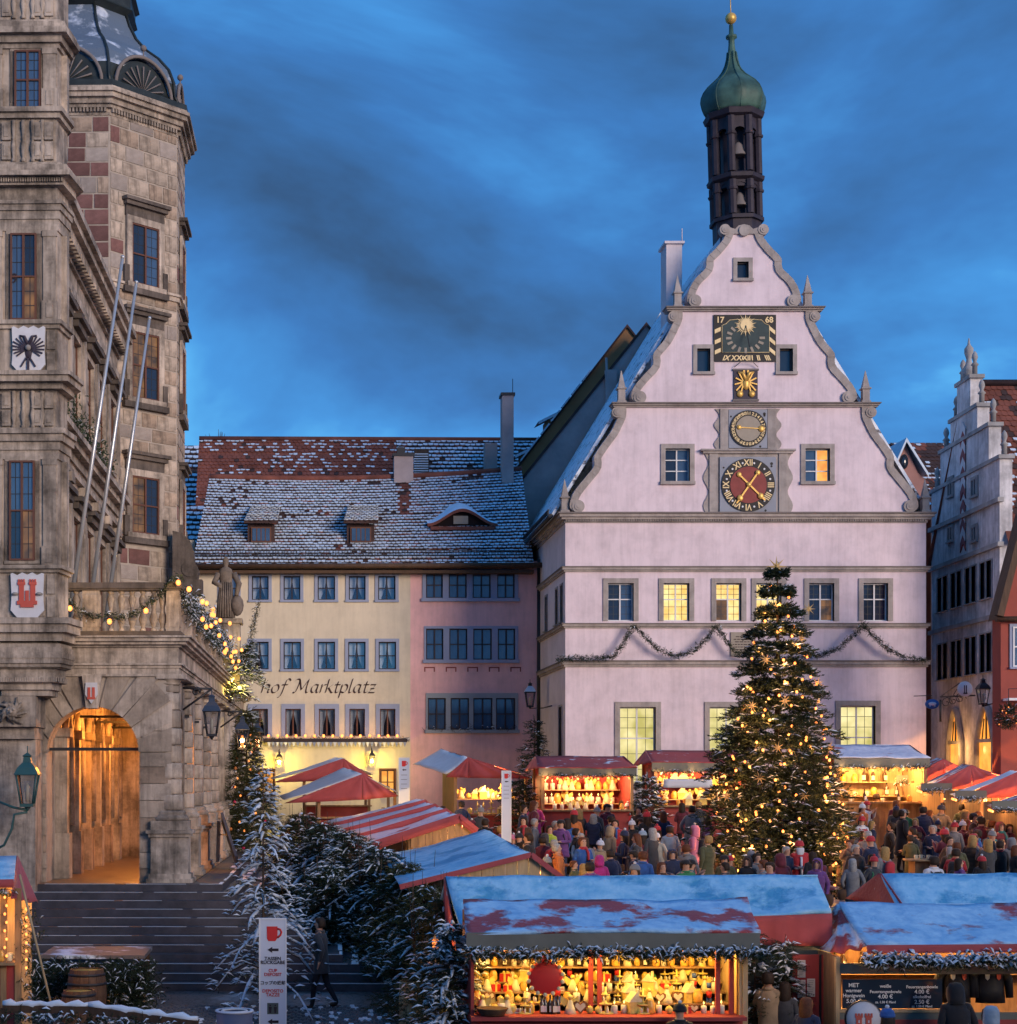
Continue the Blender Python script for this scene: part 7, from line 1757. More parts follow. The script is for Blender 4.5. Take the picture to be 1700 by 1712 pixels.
# ---- type 2: stall seen from its gable end, ridge running away from the camera
def side_stall(name,label,y0,y1,ridge,west,east,westm,eastm,gablem,where,seed,e=40,kinds=('candle_jar',),n=5,gable='cloth',body='wood',counter=True,segs=1,valance=True,bulbs=6,drop=.0,garl=.15,goods=True,lightcol=(1,.58,.2)):
 """ridge/west/east: ((px,py) near, (px,py) far)"""
 r0,r1 = P(*ridge[0],y0),P(*ridge[1],y1); w0,w1 = P(*west[0],y0),P(*west[1],y1); e0,e1 = P(*east[0],y0),P(*east[1],y1)
 zg = ground(y0); root = thing(name,label,'market stall',((w0.x + e0.x) / 2,y0,zg))
 for k in range(segs):
  t0,t1 = k / segs,(k + 1) / segs; dz = Vector((0,0,drop * (1 if segs > 1 else 0)))
  A = w0.lerp(w1,t0); B = w0.lerp(w1,t1); C = r0.lerp(r1,t1); D = r0.lerp(r1,t0)
  if segs > 1:      # each bay level,stepping up the slope
   B = Vector((B.x,B.y,A.z)); C = Vector((C.x,C.y,D.z))
  mb = MB(); sheet(mb,B,A,D,C,8,6,.05,0,wob=.05,seed=seed + k); part('west_roof',mb,westm,root)
  A2 = e0.lerp(e1,t0); B2 = e0.lerp(e1,t1)
  if segs > 1: B2 = Vector((B2.x,B2.y,A2.z))
  mb = MB(); sheet(mb,A2,B2,C,D,8,6,.04,0,wob=.05,seed=seed + k + 9); part('east_roof',mb,eastm,root)
  if segs > 1:
   mb = MB(); q = .20
   sheet(mb,A + Vector((0,-.03,-q)),D + Vector((0,-.03,-q)),D + Vector((0,-.03,.03)),A + Vector((0,-.03,.03)),8,2,0,.02,3,m=0); sheet(mb,D + Vector((0,-.03,-q)),A2 + Vector((0,-.03,-q)),A2 + Vector((0,-.03,.03)),D + Vector((0,-.03,.03)),6,2,0,.02,3,m=0); part('valance',mb,'cloth_red',root)
 if gable == 'cloth':
  lo = .12
  mb = MB(); sheet(mb,w0 + Vector((0,-.02,-lo)),Vector((r0.x,y0 - .06,(w0.z + e0.z) / 2 - lo)),r0 + Vector((0,-.02,.0)),r0 + Vector((-.02,-.02,.0)),10,6,0,.05,2.5,seed); sheet(mb,Vector((r0.x,y0 - .06,(w0.z + e0.z) / 2 - lo)),e0 + Vector((0,-.02,-lo)),r0 + Vector((.02,-.02,0)),r0 + Vector((0,-.02,0)),10,6,0,.05,2.5,seed + 2); part('gable_cloth',mb,gablem,root)
 else:
  mb = MB(); zl_ = min(w0.z,e0.z)
  nb = 9; xa = max(w0.x,r0.x - (r0.x - w0.x) * .55); xb = e0.x
  for k in range(nb):
   a = xa + (xb - xa) * k / nb; b = xa + (xb - xa) * (k + 1) / nb - .012
   def top(x): return (w0.z + (r0.z - w0.z) * (x - w0.x) / (r0.x - w0.x) if x < r0.x else e0.z + (r0.z - e0.z) * (e0.x - x) / (e0.x - r0.x)) - .05
   mb = MB(); mb.prism_xz([(a,zl_ - .12),(b,zl_ - .12),(b,max(zl_ - .1,top(b))),(a,max(zl_ - .1,top(a)))],y0 + .05,y0 + .09); part('gable_board',mb,gablem,root)
  mb = MB(); mb.bar(w0 + Vector((0,-.03,-.02)),r0 + Vector((0,-.03,-.02)),.06,.10); mb.bar(r0 + Vector((0,-.03,-.02)),e0 + Vector((0,-.03,-.02)),.06,.10); part('verge_board',mb,'cloth_red',root)
 bx0,bx1 = w0.x + (r0.x - w0.x) * .45,e0.x - .15
 for xx in (bx0,bx1):
  for q in (0,1):
   yy = y0 + .15 if q == 0 else y1 - .15; zt_ = (e0.z if q == 0 else e1.z) - .05; mb = MB(); mb.box(xx - .05,xx + .05,yy - .05,yy + .05,ground(yy) - .1,zt_); part('post',mb,'wood',root)
 mb = MB(); mb.add([(bx0,y0 + .2,zg - .1),(bx0,y1 - .2,zg - .1),(bx0,y1 - .2,min(e1.z,w1.z) + .1),(bx0,y0 + .2,min(e0.z,w0.z) + .1),(bx0 - .05,y0 + .2,zg - .1),(bx0 - .05,y1 - .2,zg - .1),(bx0 - .05,y1 - .2,min(e1.z,w1.z) + .1),(bx0 - .05,y0 + .2,min(e0.z,w0.z) + .1)],((0,1,2,3),(7,6,5,4),(0,4,5,1),(3,2,6,7),(0,3,7,4),(1,5,6,2))); part('back_wall',mb,body,root)
 zc = zg + 1.05
 if counter:
  mb = MB(); mb.box(bx0,bx1,y0 + .12,y0 + .16,zg - .2,zc); part('counter_front',mb,'panel_red',root)
  mb = MB(); mb.box(bx0,bx1 + .1,y0 - .05,y0 + .45,zc,zc + .05); part('counter_top',mb,'wood',root)
  if goods: put_wares(kinds,bx0 + .15,bx1 - .1,y0 + .2,zc + .05,n,where,seed,(1.3,2.0))
  if goods:
   mb = MB(); mb.box(bx0 + .1,bx1 - .1,y0 + 1.1,y0 + 1.4,zc + .52,zc + .55); part('shelf',mb,'wood_pale',root); put_wares(kinds,bx0 + .2,bx1 - .2,y0 + 1.25,zc + .55,n,where,seed + 5,(1.3,2.0))
 zl_ = min(e0.z,w0.z)
 lamp(root,((bx0 + bx1) / 2,y0 + .7,zl_ - .1),e,lightcol,.1)
 if (y1 - y0) > 5: lamp(root,((bx0 + bx1) / 2,y1 - 1.5,min(e1.z,w1.z) - .1),e,lightcol,.1)
 if bulbs:
  light_string('warm bulbs under the eave of ' + where.split(' of ')[-1],[e0.lerp(e1,(k + .5) / bulbs) + Vector((-.05,0,-.14)) for k in range(bulbs)] if east[0][0] > ridge[0][0] + 6 and seed < 100 else [w0.lerp(w1,(k + .5) / bulbs) + Vector((.05,0,-.14)) for k in range(bulbs)],.035,12,2)
 return root
side_stall('striped_stall','row of stalls with snowed red striped awnings behind the firs',41.5,55.5,((768,1362),(697,1332)),((621,1409),(540,1370)),((798,1386),(716,1347)),'cloth_deep_snow','cloth_red_snow','wood','in the bays of the striped stall row',1,e=200,gable='boards',body='wood',segs=4,bulbs=10,n=4)
side_stall('blue_roofed_stall','wooden gabled stall with a broad blue-white snow roof',33.2,40.6,((888,1427),(810,1386)),((668,1481),(640,1431)),((944,1469),(852,1416)),'tarp_snow_sky_tint','cloth_red_snow','wood_pale','on the counter of the blue roofed stall',2,e=120,gable='boards',body='wood',bulbs=7,counter=False,goods=False)
side_stall('red_umbrella_stall','stall with white snow roof and hanging red gable cloth before the guesthouse',57.0,61.5,((606,1294),(574,1283)),((474,1337),(466,1330)),((668,1325),(640,1312)),'cloth_white','cloth_white','cloth_red','on the counter of the red cloth stall',6,e=40,bulbs=0,goods=False)
side_stall('red_cloth_stall','red cloth stall half hidden behind another red cloth stall by the guesthouse',63.0,66.5,((574,1268),(560,1266)),((455,1303),(452,1300)),((624,1295),(605,1292)),'cloth_white','cloth_white','cloth_red','on the counter of the rear red cloth stall',7,e=30,bulbs=0,goods=False)
side_stall('gold_gift_stall','stall of golden gifts under a pale snow roof before the rose house',58.5,63.5,((783,1266),(737,1252)),((745,1293),(690,1276)),((888,1296),(846,1287)),'snow','cloth_red_little_snow','cloth_red','on the counter of the golden gift stall',8,e=170,bulbs=5,kinds=('ornament_house','glass_bauble','angel_figure','candle_pyramid'),n=9)
LST = [(58.5,(1577,1269),(1497,1303),(1650,1296)),(55.0,(1624,1279),(1538,1317),(1700,1305)),(51.5,(1702,1290),(1596,1330),(1760,1320)),(47.5,(1790,1305),(1657,1348),(1850,1340))]
for k,(yy,rg,we,ea) in enumerate(LST):
 lab = ['snowed red stall at the upper end of the row along the lane','red and white stall second down the row along the lane','red and white stall third down the row along the lane','red and white stall at the lower end of the row along the lane'][k]
 wh = 'on the counter of ' + ['the upper lane stall','the second lane stall','the third lane stall','the lower lane stall'][k]
 side_stall('lane_stall',lab,yy,yy + 3.0,(rg,(rg[0] - 14,rg[1] - 2)),(we,(we[0] - 10,we[1] - 3)),(ea,(ea[0] - 16,ea[1] - 2)),'cloth_red_snow' if k != 2 else 'snow','cloth_red','cloth_red' if k else 'cloth_red_little_snow',wh,100 + k,e=700,bulbs=5,kinds=('mug','spirit_bottle'),n=5,lightcol=(1,.48,.14))
 a,b = P(we[0] + 2,we[1] + 4,yy - .15),P(we[0] + 54,we[1] + 4,yy - .15)
 mb = MB(); mb.box(a.x,b.x,yy - .13,yy - .09,a.z - .02,a.z + .22); solo('fascia_board',mb,'fascia','grey fascia board of ' + ['the upper lane stall','the second lane stall','the third lane stall','the lower lane stall'][k],'board',(a.x,yy,a.z))
 garland('stall_garland','snowy fir garland along ' + ['the upper lane stall','the second lane stall','the third lane stall','the lower lane stall'][k],[a + Vector((0,-.05,-.05)),b + Vector((0,-.05,-.05))],.07,80,70 + k,.45)
# ================================================================ near gift stall (bright gold wares)
AY = 27.0
def AXp(px): return PX(px,AY)
def AZp(py): return PZ(py,AY)
zg = ground(AY)
ga = thing('gift_stall','gift stall full of golden wares under blue snowed awnings','market stall',(AXp(1010),AY,zg))
ax0,ax1 = AXp(787),AXp(1240); fx0,fx1 = AXp(775),AXp(1262)
yr = 29.7; yb = 28.35
FR = ((0.26,0.50,0.76),(0.46,0.70,0.90))  # frost on the red awnings, blue of the sky light put into it
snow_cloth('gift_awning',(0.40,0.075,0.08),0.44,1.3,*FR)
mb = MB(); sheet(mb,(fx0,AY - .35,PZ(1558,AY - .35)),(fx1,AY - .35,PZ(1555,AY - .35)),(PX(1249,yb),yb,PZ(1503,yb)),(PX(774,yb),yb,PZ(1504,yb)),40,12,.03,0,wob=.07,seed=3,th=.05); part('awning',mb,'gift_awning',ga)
mb = MB(); sheet(mb,(PX(770,28.5),28.5,PZ(1545,28.5)),(PX(1390,28.5),28.5,PZ(1526,28.5)),(PX(1367,yr),yr,PZ(1463,yr)),(PX(745,yr),yr,PZ(1466,yr)),40,12,.05,0,wob=.08,seed=5,th=.07); part('main_roof',mb,'tarp_snow_sky_tint',ga)
mb = MB(); sheet(mb,(PX(745,yr),31.4,PZ(1540,28.5)),(PX(1367,yr),31.4,PZ(1526,28.5)),(PX(1367,yr),yr,PZ(1463,yr)),(PX(745,yr),yr,PZ(1466,yr)),12,5,.03,wob=.05); part('back_roof',mb,'tarp_snow_sky_tint',ga)
mb = MB(); sheet(mb,(PX(742,31.4),31.4,PZ(1560,29)),(PX(768,28.5),28.5,PZ(1600,28.5)),(PX(745,yr),yr,PZ(1466,yr)),(PX(744,yr + .05),yr + .05,PZ(1466,yr)),8,6,0,.03,2.5); part('side_flap',mb,'cloth_red_little_snow',ga)
mb = MB(); sheet(mb,(PX(1392,28.45),28.45,PZ(1582,28.45)),(PX(1255,28.45),28.45,PZ(1580,28.45)),(PX(1255,28.45),28.45,PZ(1532,28.45)),(PX(1391,28.45),28.45,PZ(1527,28.45)),14,5,0,.035,3.5); part('valance',mb,'cloth_red',ga)
mb = MB(); mb.box(fx0 + .01,fx1 - .01,AY - .34,AY - .29,AZp(1585),PZ(1559,AY - .3)); part('fascia_board',mb,'fascia',ga)
garland('stall_garland','snow dusted fir garland under the gift stall fascia',[(fx0 - .05,AY - .38,AZp(1591)),(AXp(900),AY - .38,AZp(1594)),(AXp(1000),AY - .38,AZp(1590)),(AXp(1100),AY - .38,AZp(1593)),(AXp(1180),AY - .38,AZp(1590)),(fx1 + .1,AY - .36,AZp(1592))],.07,260,91,.45)
zc = AZp(1697); zt_ = AZp(1585); dp = 1.35
for xx,mname in ((ax0,'panel_red'),(ax1 - .04,'wood_pale')):
 mb = MB(); mb.box(xx,xx + .05,AY,AY + dp,zg - .2,zt_ + .3); part('side_wall',mb,mname,ga)
mb = MB(); mb.box(ax0,ax1,AY + dp,AY + dp + .04,zg - .2,zt_ + .5); part('back_wall',mb,'wood_dark',ga)
mb = MB(); mb.box(ax0 - .02,ax1 + .02,AY - .25,AY + .5,zc - .06,zc); part('counter_top',mb,'panel_red',ga)
mb = MB(); mb.box(ax0,ax1,AY - .06,AY,zg - .2,zc - .06); part('counter_front',mb,'panel_red',ga)
for px in (997,1012,1203,1226):
 mb = MB(); mb.box(AXp(px) - .035,AXp(px) + .035,AY + .5 if px < 1100 else AY + .1,AY + .57 if px < 1100 else AY + .17,zc,zt_); part('post',mb,'panel_red',ga)
mb = MB(); mb.box(ax1 + .01,ax1 + .09,AY - .02,AY + .08,zg,zt_); part('corner_post',mb,'wood_pale',ga)
allk = ['ornament_house','angel_figure','candle_jar','glass_bauble','candle_pyramid','pillar_candle','gift_box','nutcracker','gingerbread_heart','price_card','green_bauble','candle_jar','angel_figure','candle_pyramid','glass_bauble','candle_jar','pillar_candle','angel_figure','glass_bauble']
for k,(py,yy,n,kk,sc) in enumerate(((1615,28.15,26,['candle_jar','pillar_candle','spirit_bottle','candle_jar','angel_figure'],(.9,1.25)),(1640,28.15,26,allk,(1.0,1.45)),(1657,27.9,26,allk,(1.0,1.4)),(1676,27.65,25,allk,(1.1,1.5)))):
 zz = PZ(py,yy); mb = MB(); mb.box(ax0 + .06,ax1 - .06,yy - .12,28.34,zz - .025,zz); part('shelf',mb,'wood',ga)
 put_wares(kk,ax0 + .12,ax1 - .14,yy,zz,n,'in the gift stall',200 + k,sc)
put_wares(['spirit_bottle'],AXp(905),AXp(937),AY + .15,zc,5,'in the gift stall',301,(1.1,1.2)); put_wares(allk,ax0 + .15,AXp(895),AY + .2,zc,9,'in the gift stall',302,(1.2,1.7)); put_wares(allk,AXp(950),ax1 - .2,AY + .2,zc,18,'in the gift stall',303,(1.1,1.6))
for k in range(4): lamp(ga,(ax0 + (ax1 - ax0) * (.13 + .25 * k),AY + .25,zt_ - .02),42,(1,.60,.14),.06)
light_string('row of warm bulbs inside the gift stall eave',[Vector((ax0 + .2 + (ax1 - ax0 - .4) * k / 11,AY + .1,zt_ - .05)) for k in range(12)],.025)
# big red bauble sign hung in the stall
c = Vector((AXp(912),AY + .02,AZp(1634))); rb = thing('red_bauble_sign','large red bauble-shaped decoration hanging in the gift stall','decoration',tuple(c))
mb = MB(); mb.sphere((0,0,0),.27,20,12,sy=.25); mb.lathe([(.06,.25),(.06,.33),(.02,.34)],(0,0,0),10); part('ball',mb,'red_paint',rb,local=True)
mb = MB()
for k in range(14): a = 2 * PI * k / 14 + .2; mb.sphere((.27 * math.cos(a),-.03,.27 * math.sin(a)),.035,8,5,sy=.5)
part('beads',mb,'cream_ware',rb,local=True)
# wicker basket on the counter
c = Vector((AXp(822),AY - .05,zc)); mb = MB(); mb.lathe([(.18,0),(.24,.10),(.25,.12),(.22,.12),(.16,.02),(.001,.02)],c,16)
for k in range(4): mb.lathe([(.19 + .018 * k,.02 + .027 * k),(.205 + .018 * k,.03 + .027 * k),(.19 + .018 * k,.04 + .027 * k)],c,16)
solo('wicker_basket',mb,'wood_dark','shallow dark wicker basket at the end of the gift stall counter','basket',tuple(c))
# green panel wall and red notice board to its right
mb = MB(); mb.box(PX(1244,28.5),PX(1388,28.5),28.5,28.56,ground(28) - .2,PZ(1580,28.5)); part('green_panel',mb,'panel_green',ga)
nb = thing('notice_board','red notice board with pinned paper sheets beside the gift stall','notice board',(PX(1352,28.2),28.2,ground(28)))
mb = MB(); mb.box(PX(1325,28.2),PX(1382,28.2),28.2,28.26,ground(28) - .1,PZ(1596,28.2)); part('board',mb,'panel_red',nb)
mb = MB(); mb.box(PX(1369,28.2),PX(1372,28.2),28.17,28.2,ground(28) - .1,PZ(1596,28.2)); part('rail',mb,'iron',nb)
for (a,b,c_,d_) in ((1333,1346,1605,1634),(1333,1346,1638,1668),(1349,1362,1636,1666)):
 mb = MB(); mb.box(PX(a,28.2),PX(b,28.2),28.185,28.198,PZ(d_,28.2),PZ(c_,28.2),0); pp = part('paper_sheet',mb,'paper',nb)
 mb = MB()
 for k in range(8): z = PZ(c_ + 3 + k * 3,28.2); mb.box(PX(a + 2,28.2),PX(b - 2 - (k * 5) % 4,28.2),28.182,28.186,z - .008,z)
 part('print',mb,'crest_grey',pp,kind='stuff')
lamp(nb,(PX(1345,27.4),27.3,PZ(1575,27.4)),9,(1,.6,.3),.1)
# ================================================================ near drinks stall (right edge)
BYs = 27.4
def BXp(px): return PX(px,BYs)
def BZp(py): return PZ(py,BYs)
zg = ground(BYs)
db = thing('drinks_stall','mulled drinks stall with price board and snowed red awning','market stall',(BXp(1560),BYs,zg))
yr = 28.9; xR = BXp(1700) + 2.2
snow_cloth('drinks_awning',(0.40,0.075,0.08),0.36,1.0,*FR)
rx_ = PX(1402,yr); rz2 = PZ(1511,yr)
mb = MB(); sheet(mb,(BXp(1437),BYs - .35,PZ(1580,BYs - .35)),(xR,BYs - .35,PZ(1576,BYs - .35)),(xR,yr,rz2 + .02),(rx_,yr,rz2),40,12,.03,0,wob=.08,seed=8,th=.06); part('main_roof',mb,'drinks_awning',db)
mb = MB(); sheet(mb,(rx_ - .3,30.6,PZ(1575,BYs)),(xR,30.6,PZ(1575,BYs)),(xR,yr,rz2 + .02),(rx_,yr,rz2),10,4,.03); part('back_roof',mb,'drinks_awning',db)
mb = MB(); lo = Vector((PX(1350,29.4),29.6,PZ(1588,29.0))); mi_ = Vector((PX(1395,27.6),27.6,PZ(1593,27.6))); hi = Vector((BXp(1437),BYs - .34,PZ(1583,BYs - .35))); tp = Vector((rx_,yr,rz2))
sheet(mb,lo,mi_,tp,tp + Vector((-.03,.03,0)),8,6,.05,.04,2,1); sheet(mb,mi_,hi,tp + Vector((.03,-.02,0)),tp,8,6,.05,.04,2,2); part('end_flap',mb,'cloth_red_snow',db)
mb = MB(); sheet(mb,(BXp(1437),BYs - .36,PZ(1594,BYs - .35)),(xR,BYs - .36,PZ(1590,BYs - .35)),(xR,BYs - .36,PZ(1576,BYs - .35)),(BXp(1437),BYs - .36,PZ(1580,BYs - .35)),22,3,0,.015,6); part('valance',mb,'cloth_red',db)
garland('stall_garland','thick snow-laden fir garland along the drinks stall',[(BXp(1433),BYs - .42,BZp(1603)),(BXp(1500),BYs - .42,BZp(1603)),(BXp(1550),BYs - .42,BZp(1605)),(BXp(1620),BYs - .42,BZp(1602)),(xR,BYs - .42,BZp(1604))],.10,330,95,.7,snow_w=.026)
bx0 = BXp(1402)
mb = MB(); mb.box(bx0 - .06,bx0,BYs - .05,BYs + .05,zg - .1,BZp(1600)); part('post',mb,'wood_pale',db)
mb = MB(); mb.box(bx0,xR,BYs - .03,BYs + .0,BZp(1628),BZp(1610)); part('sign_rail',mb,'fascia',db)
mb = MB(); mb.box(bx0,BXp(1576),BYs - .05,BYs + .25,BZp(1692),BZp(1687)); part('counter_top',mb,'wood_pale',db)
mb = MB(); mb.box(bx0,xR,BYs - .03,BYs,zg - .1,BZp(1692),0); mb.box(bx0,xR,BYs - .045,BYs - .03,zg - .1,BZp(1704),1); part('counter_front',mb,['fascia','panel_red'],db)
mb = MB(); mb.box(bx0 - .1,xR,BYs + 1.5,BYs + 1.55,zg - .1,BZp(1590)); part('back_wall',mb,'wood',db)
mb = MB(); mb.box(bx0,bx0 + .04,BYs,BYs + 1.5,zg - .1,BZp(1600)); part('side_wall',mb,'wood',db)
mb = MB(); mb.box(BXp(1408),BXp(1575),BYs + .0,BYs + .012,BZp(1686),BZp(1637)); pb_ = part('price_board',mb,'glass_dark',db)
def pr(s,px,py,size): text('price_text',s,size,pb_,MS((BXp(px),BYs - .006,BZp(py))),'text_white',.002,bold=.001)
for s,px,py,sz in (('MET',1427,1650,.09),('warmer',1427,1658.5,.08),('Honigwein',1427,1667,.08),('5.00 €',1427,1676.5,.09),('weiße',1480,1651,.075),('Feuerzangenbowle',1480,1660,.066),('4.00 €',1480,1669,.09),('zz. 1.50 € Pfand',1480,1677,.05),('Feuerzangenbowle',1541,1652,.066),('4.00 €',1541,1661,.09),('alkoholfrei',1541,1668.5,.066),('2.50 €',1541,1678,.09),('zz. 1.50 € Pfand',1541,1684,.05)): pr(s,px,py,sz)
put_wares(['mug','spirit_bottle','mug'],BXp(1412),BXp(1570),BYs + 1.3,BZp(1640),14,'on the back shelf of the drinks stall',401,(1.2,1.6))
mb = MB(); mb.box(bx0,xR,BYs + 1.15,BYs + 1.5,BZp(1640) - .03,BZp(1640)); part('shelf',mb,'wood_pale',db)
for k in range(3): lamp(db,(BXp(1440) + k * 1.25,BYs + .55,BZp(1606)),55,(1,.48,.14),.08)
# dark jackets hanging from the rail
for k,px in enumerate((1610,1668)):
 c = Vector((BXp(px),BYs + .3,BZp(1606))); jk = thing('hanging_jacket','dark jacket with two light emblems hanging in the drinks stall','jacket',tuple(c),0,'jackets hanging in the drinks stall')
 mb = MB(); mb.lathe([(.24,-.70),(.23,-.5),(.21,-.3),(.22,-.18),(.16,-.08),(.07,-.03),(.05,.0)],(0,0,0),14,sy=.5)
 for sx in (-1,1): mb.tube([(sx * .18,0,-.12),(sx * .29,0,-.35),(sx * .30,-.02,-.62)],[.085,.075,.06],8)
 part('cloth',mb,'black_paint',jk,local=True)
 for sx in (-1,1):
  mb = MB(); mb.prism_xz([(sx * .09 - .035,-.24),(sx * .09 + .035,-.24),(sx * .09 + .03,-.30),(sx * .09,-.33),(sx * .09 - .03,-.30)],-.125,-.105); part('emblem',mb,'paper' if sx < 0 else 'crest_red',jk,local=True)
 mb = MB(); mb.tube([(-.12,0,-.04),(0,0,.02),(.12,0,-.04)],.012,5); mb.tube([(0,0,.02),(0,0,.10),(.03,0,.13)],.008,5); part('hanger',mb,'wood',jk,local=True)
# round crest sign
c = P(1443,1703,26.7); rd_ = thing('round_crest_sign','round pale sign with two red towers before the drinks stall','sign',tuple(c))
mb = MB(); mb.lathe([(.0001,-.02),(.275,-.02),(.275,.02),(.0001,.02)],(0,0,0),32); mb.v = [(x_,z_,y_) for x_,y_,z_ in mb.v]; part('disc',mb,'shield_white',rd_,local=True)
mb = MB(); mb.lathe([(.27,-.028),(.285,-.028),(.285,.028),(.27,.028),(.27,-.028)],(0,0,0),32,caps=False); mb.v = [(x_,z_,y_) for x_,y_,z_ in mb.v]; part('rim',mb,'iron',rd_,local=True)
for sx in (-1,1):
 mb = MB(); mb.box(sx * .075 - .045,sx * .075 + .045,-.03,-.021,-.16,.02); mb.box(sx * .075 - .06,sx * .075 + .06,-.032,-.022,.02,.05)
 for q in (-1,0,1): mb.box(sx * .075 + q * .045 - .014,sx * .075 + q * .045 + .014,-.032,-.022,.05,.085)
 mb.box(sx * .075 - .01,sx * .075 + .01,-.034,-.03,-.06,-.02,1); part('tower_emblem',mb,['crest_red','shield_white'],rd_,local=True)
mb = MB(); mb.tube([(0,.03,0),(0,.03,ground(26.7) - c.z)],.03,8); part('pole',mb,'iron',rd_,local=True)
# roof of the stall behind it
rs_ = thing('blue_ridge_stall','blue snowed ridge roof with red gable behind the drinks stall','market stall',(PX(1600,32),32,ground(32)))
yr = 32.0; xa,xb = PX(1461,yr),PX(1700,yr) + 2
mb = MB(); sheet(mb,(xa + .1,30.7,PZ(1460,yr) - .75),(xb,30.7,PZ(1460,yr) - .75),(xb,yr,PZ(1459,yr)),(xa + .12,yr,PZ(1460,yr)),14,6,.04,wob=.05); sheet(mb,(xa + .1,33.4,PZ(1460,yr) - .75),(xb,33.4,PZ(1460,yr) - .75),(xb,yr,PZ(1459,yr)),(xa + .12,yr,PZ(1460,yr)),10,4,.04,wob=.05); part('roof',mb,'tarp_snow_sky_tint',rs_)
mb = MB(); sheet(mb,(xa - .12,33.3,PZ(1510,yr)),(xa + .2,30.8,PZ(1512,yr) - .05),(xa + .12,yr,PZ(1460,yr)),(xa + .10,yr + .05,PZ(1460,yr)),8,6,0,.04,2); part('gable_cloth',mb,'cloth_red_little_snow',rs_)
for xx in (xa + .3,xb - .2):
 for yy in (30.9,33.1): mb = MB(); mb.box(xx - .05,xx + .05,yy - .05,yy + .05,ground(yy) - .1,PZ(1460,yr) - .75); part('post',mb,'wood',rs_)
mb = MB(); mb.box(xa + .3,xb - .2,30.9,30.95,ground(31) - .1,PZ(1460,yr) - .8); part('back_wall',mb,'wood',rs_)
# ================================================================ stall sliver at the left edge
ly_ = 29.5
le = thing('mulled_wine_stall','red stall with glowing opening and prop pole before the town hall steps','market stall',(PX(0,ly_),ly_,ground(ly_)))
mb = MB(); sheet(mb,(PX(-200,ly_),ly_ - .3,PZ(1475,ly_)),(PX(28,ly_),ly_ - .3,PZ(1470,ly_)),(PX(27,ly_ + 1.4),ly_ + 1.4,PZ(1430,ly_ + 1.4)),(PX(-200,ly_ + 1.4),ly_ + 1.4,PZ(1430,ly_ + 1.4)),8,4,.03,wob=.03); part('roof',mb,'tarp_snow_sky_tint',le)
mb = MB(); sheet(mb,(PX(24,ly_),ly_ - .3,PZ(1500,ly_)),(PX(64,ly_ + .9),ly_ + .9,PZ(1515,ly_)),(PX(30,ly_ + 1.4),ly_ + 1.4,PZ(1430,ly_ + 1.4)),(PX(29,ly_ + 1.35),ly_ + 1.35,PZ(1430,ly_ + 1.4)),8,6,0,.05,2.5); sheet(mb,(PX(-200,ly_),ly_ - .32,PZ(1484,ly_)),(PX(28,ly_),ly_ - .32,PZ(1482,ly_)),(PX(28,ly_),ly_ - .32,PZ(1468,ly_)),(PX(-200,ly_),ly_ - .32,PZ(1472,ly_)),8,2); part('side_flap',mb,'cloth_red',le)
mb = MB(); mb.box(PX(-200,ly_),PX(26,ly_),ly_,ly_ + .04,ground(ly_) - .1,PZ(1612,ly_)); part('counter_front',mb,'panel_red',le)
mb = MB(); mb.box(PX(-200,ly_),PX(28,ly_),ly_ - .2,ly_ + .3,PZ(1612,ly_),PZ(1607,ly_)); part('counter_top',mb,'wood',le)
mb = MB(); mb.box(PX(-200,ly_),PX(30,ly_),ly_ + 1.5,ly_ + 1.55,ground(ly_) - .1,PZ(1490,ly_)); part('back_wall',mb,'wood_pale',le)
for px in (6,30): mb = MB(); mb.box(PX(px,ly_) - .05,PX(px,ly_) + .05,ly_ - .03,ly_ + .07,ground(ly_) - .1,PZ(1485,ly_)); part('post',mb,'wood',le)
a = P(33,1462,ly_ - .4); b = P(88,1690,ly_ - .6); mb = MB(); mb.tube([a,b],.022,6); part('prop_pole',mb,'wood_pale',le)
put_wares(['mug','candle_jar'],PX(-60,ly_),PX(24,ly_),ly_ + .05,PZ(1607,ly_),6,'on the counter of the mulled wine stall',501,(1.3,1.8))
lamp(le,(PX(0,ly_),ly_ + .6,PZ(1500,ly_)),60,(1,.45,.10),.1)
light_string('warm bulbs climbing the mulled wine stall posts',[P(8 + (k % 2) * 3,1500 + k * 14,ly_ - .1) for k in range(8)] + [P(44,1520 + k * 14,ly_ - .1) for k in range(8)],.022,1.2,5)
garland('stall_garland','snowy fir garland over the mulled wine stall opening',[P(-40,1492,ly_ - .12),P(26,1494,ly_ - .12)],.06,110,97,.5)
pth = [P(47,1520,ly_ + .1),P(50,1600,ly_ + .1),P(48,1690,ly_ + .1)]
garland('post_garland','thick fir garland wound down the mulled wine stall corner',pth,.20,120,98,.10)
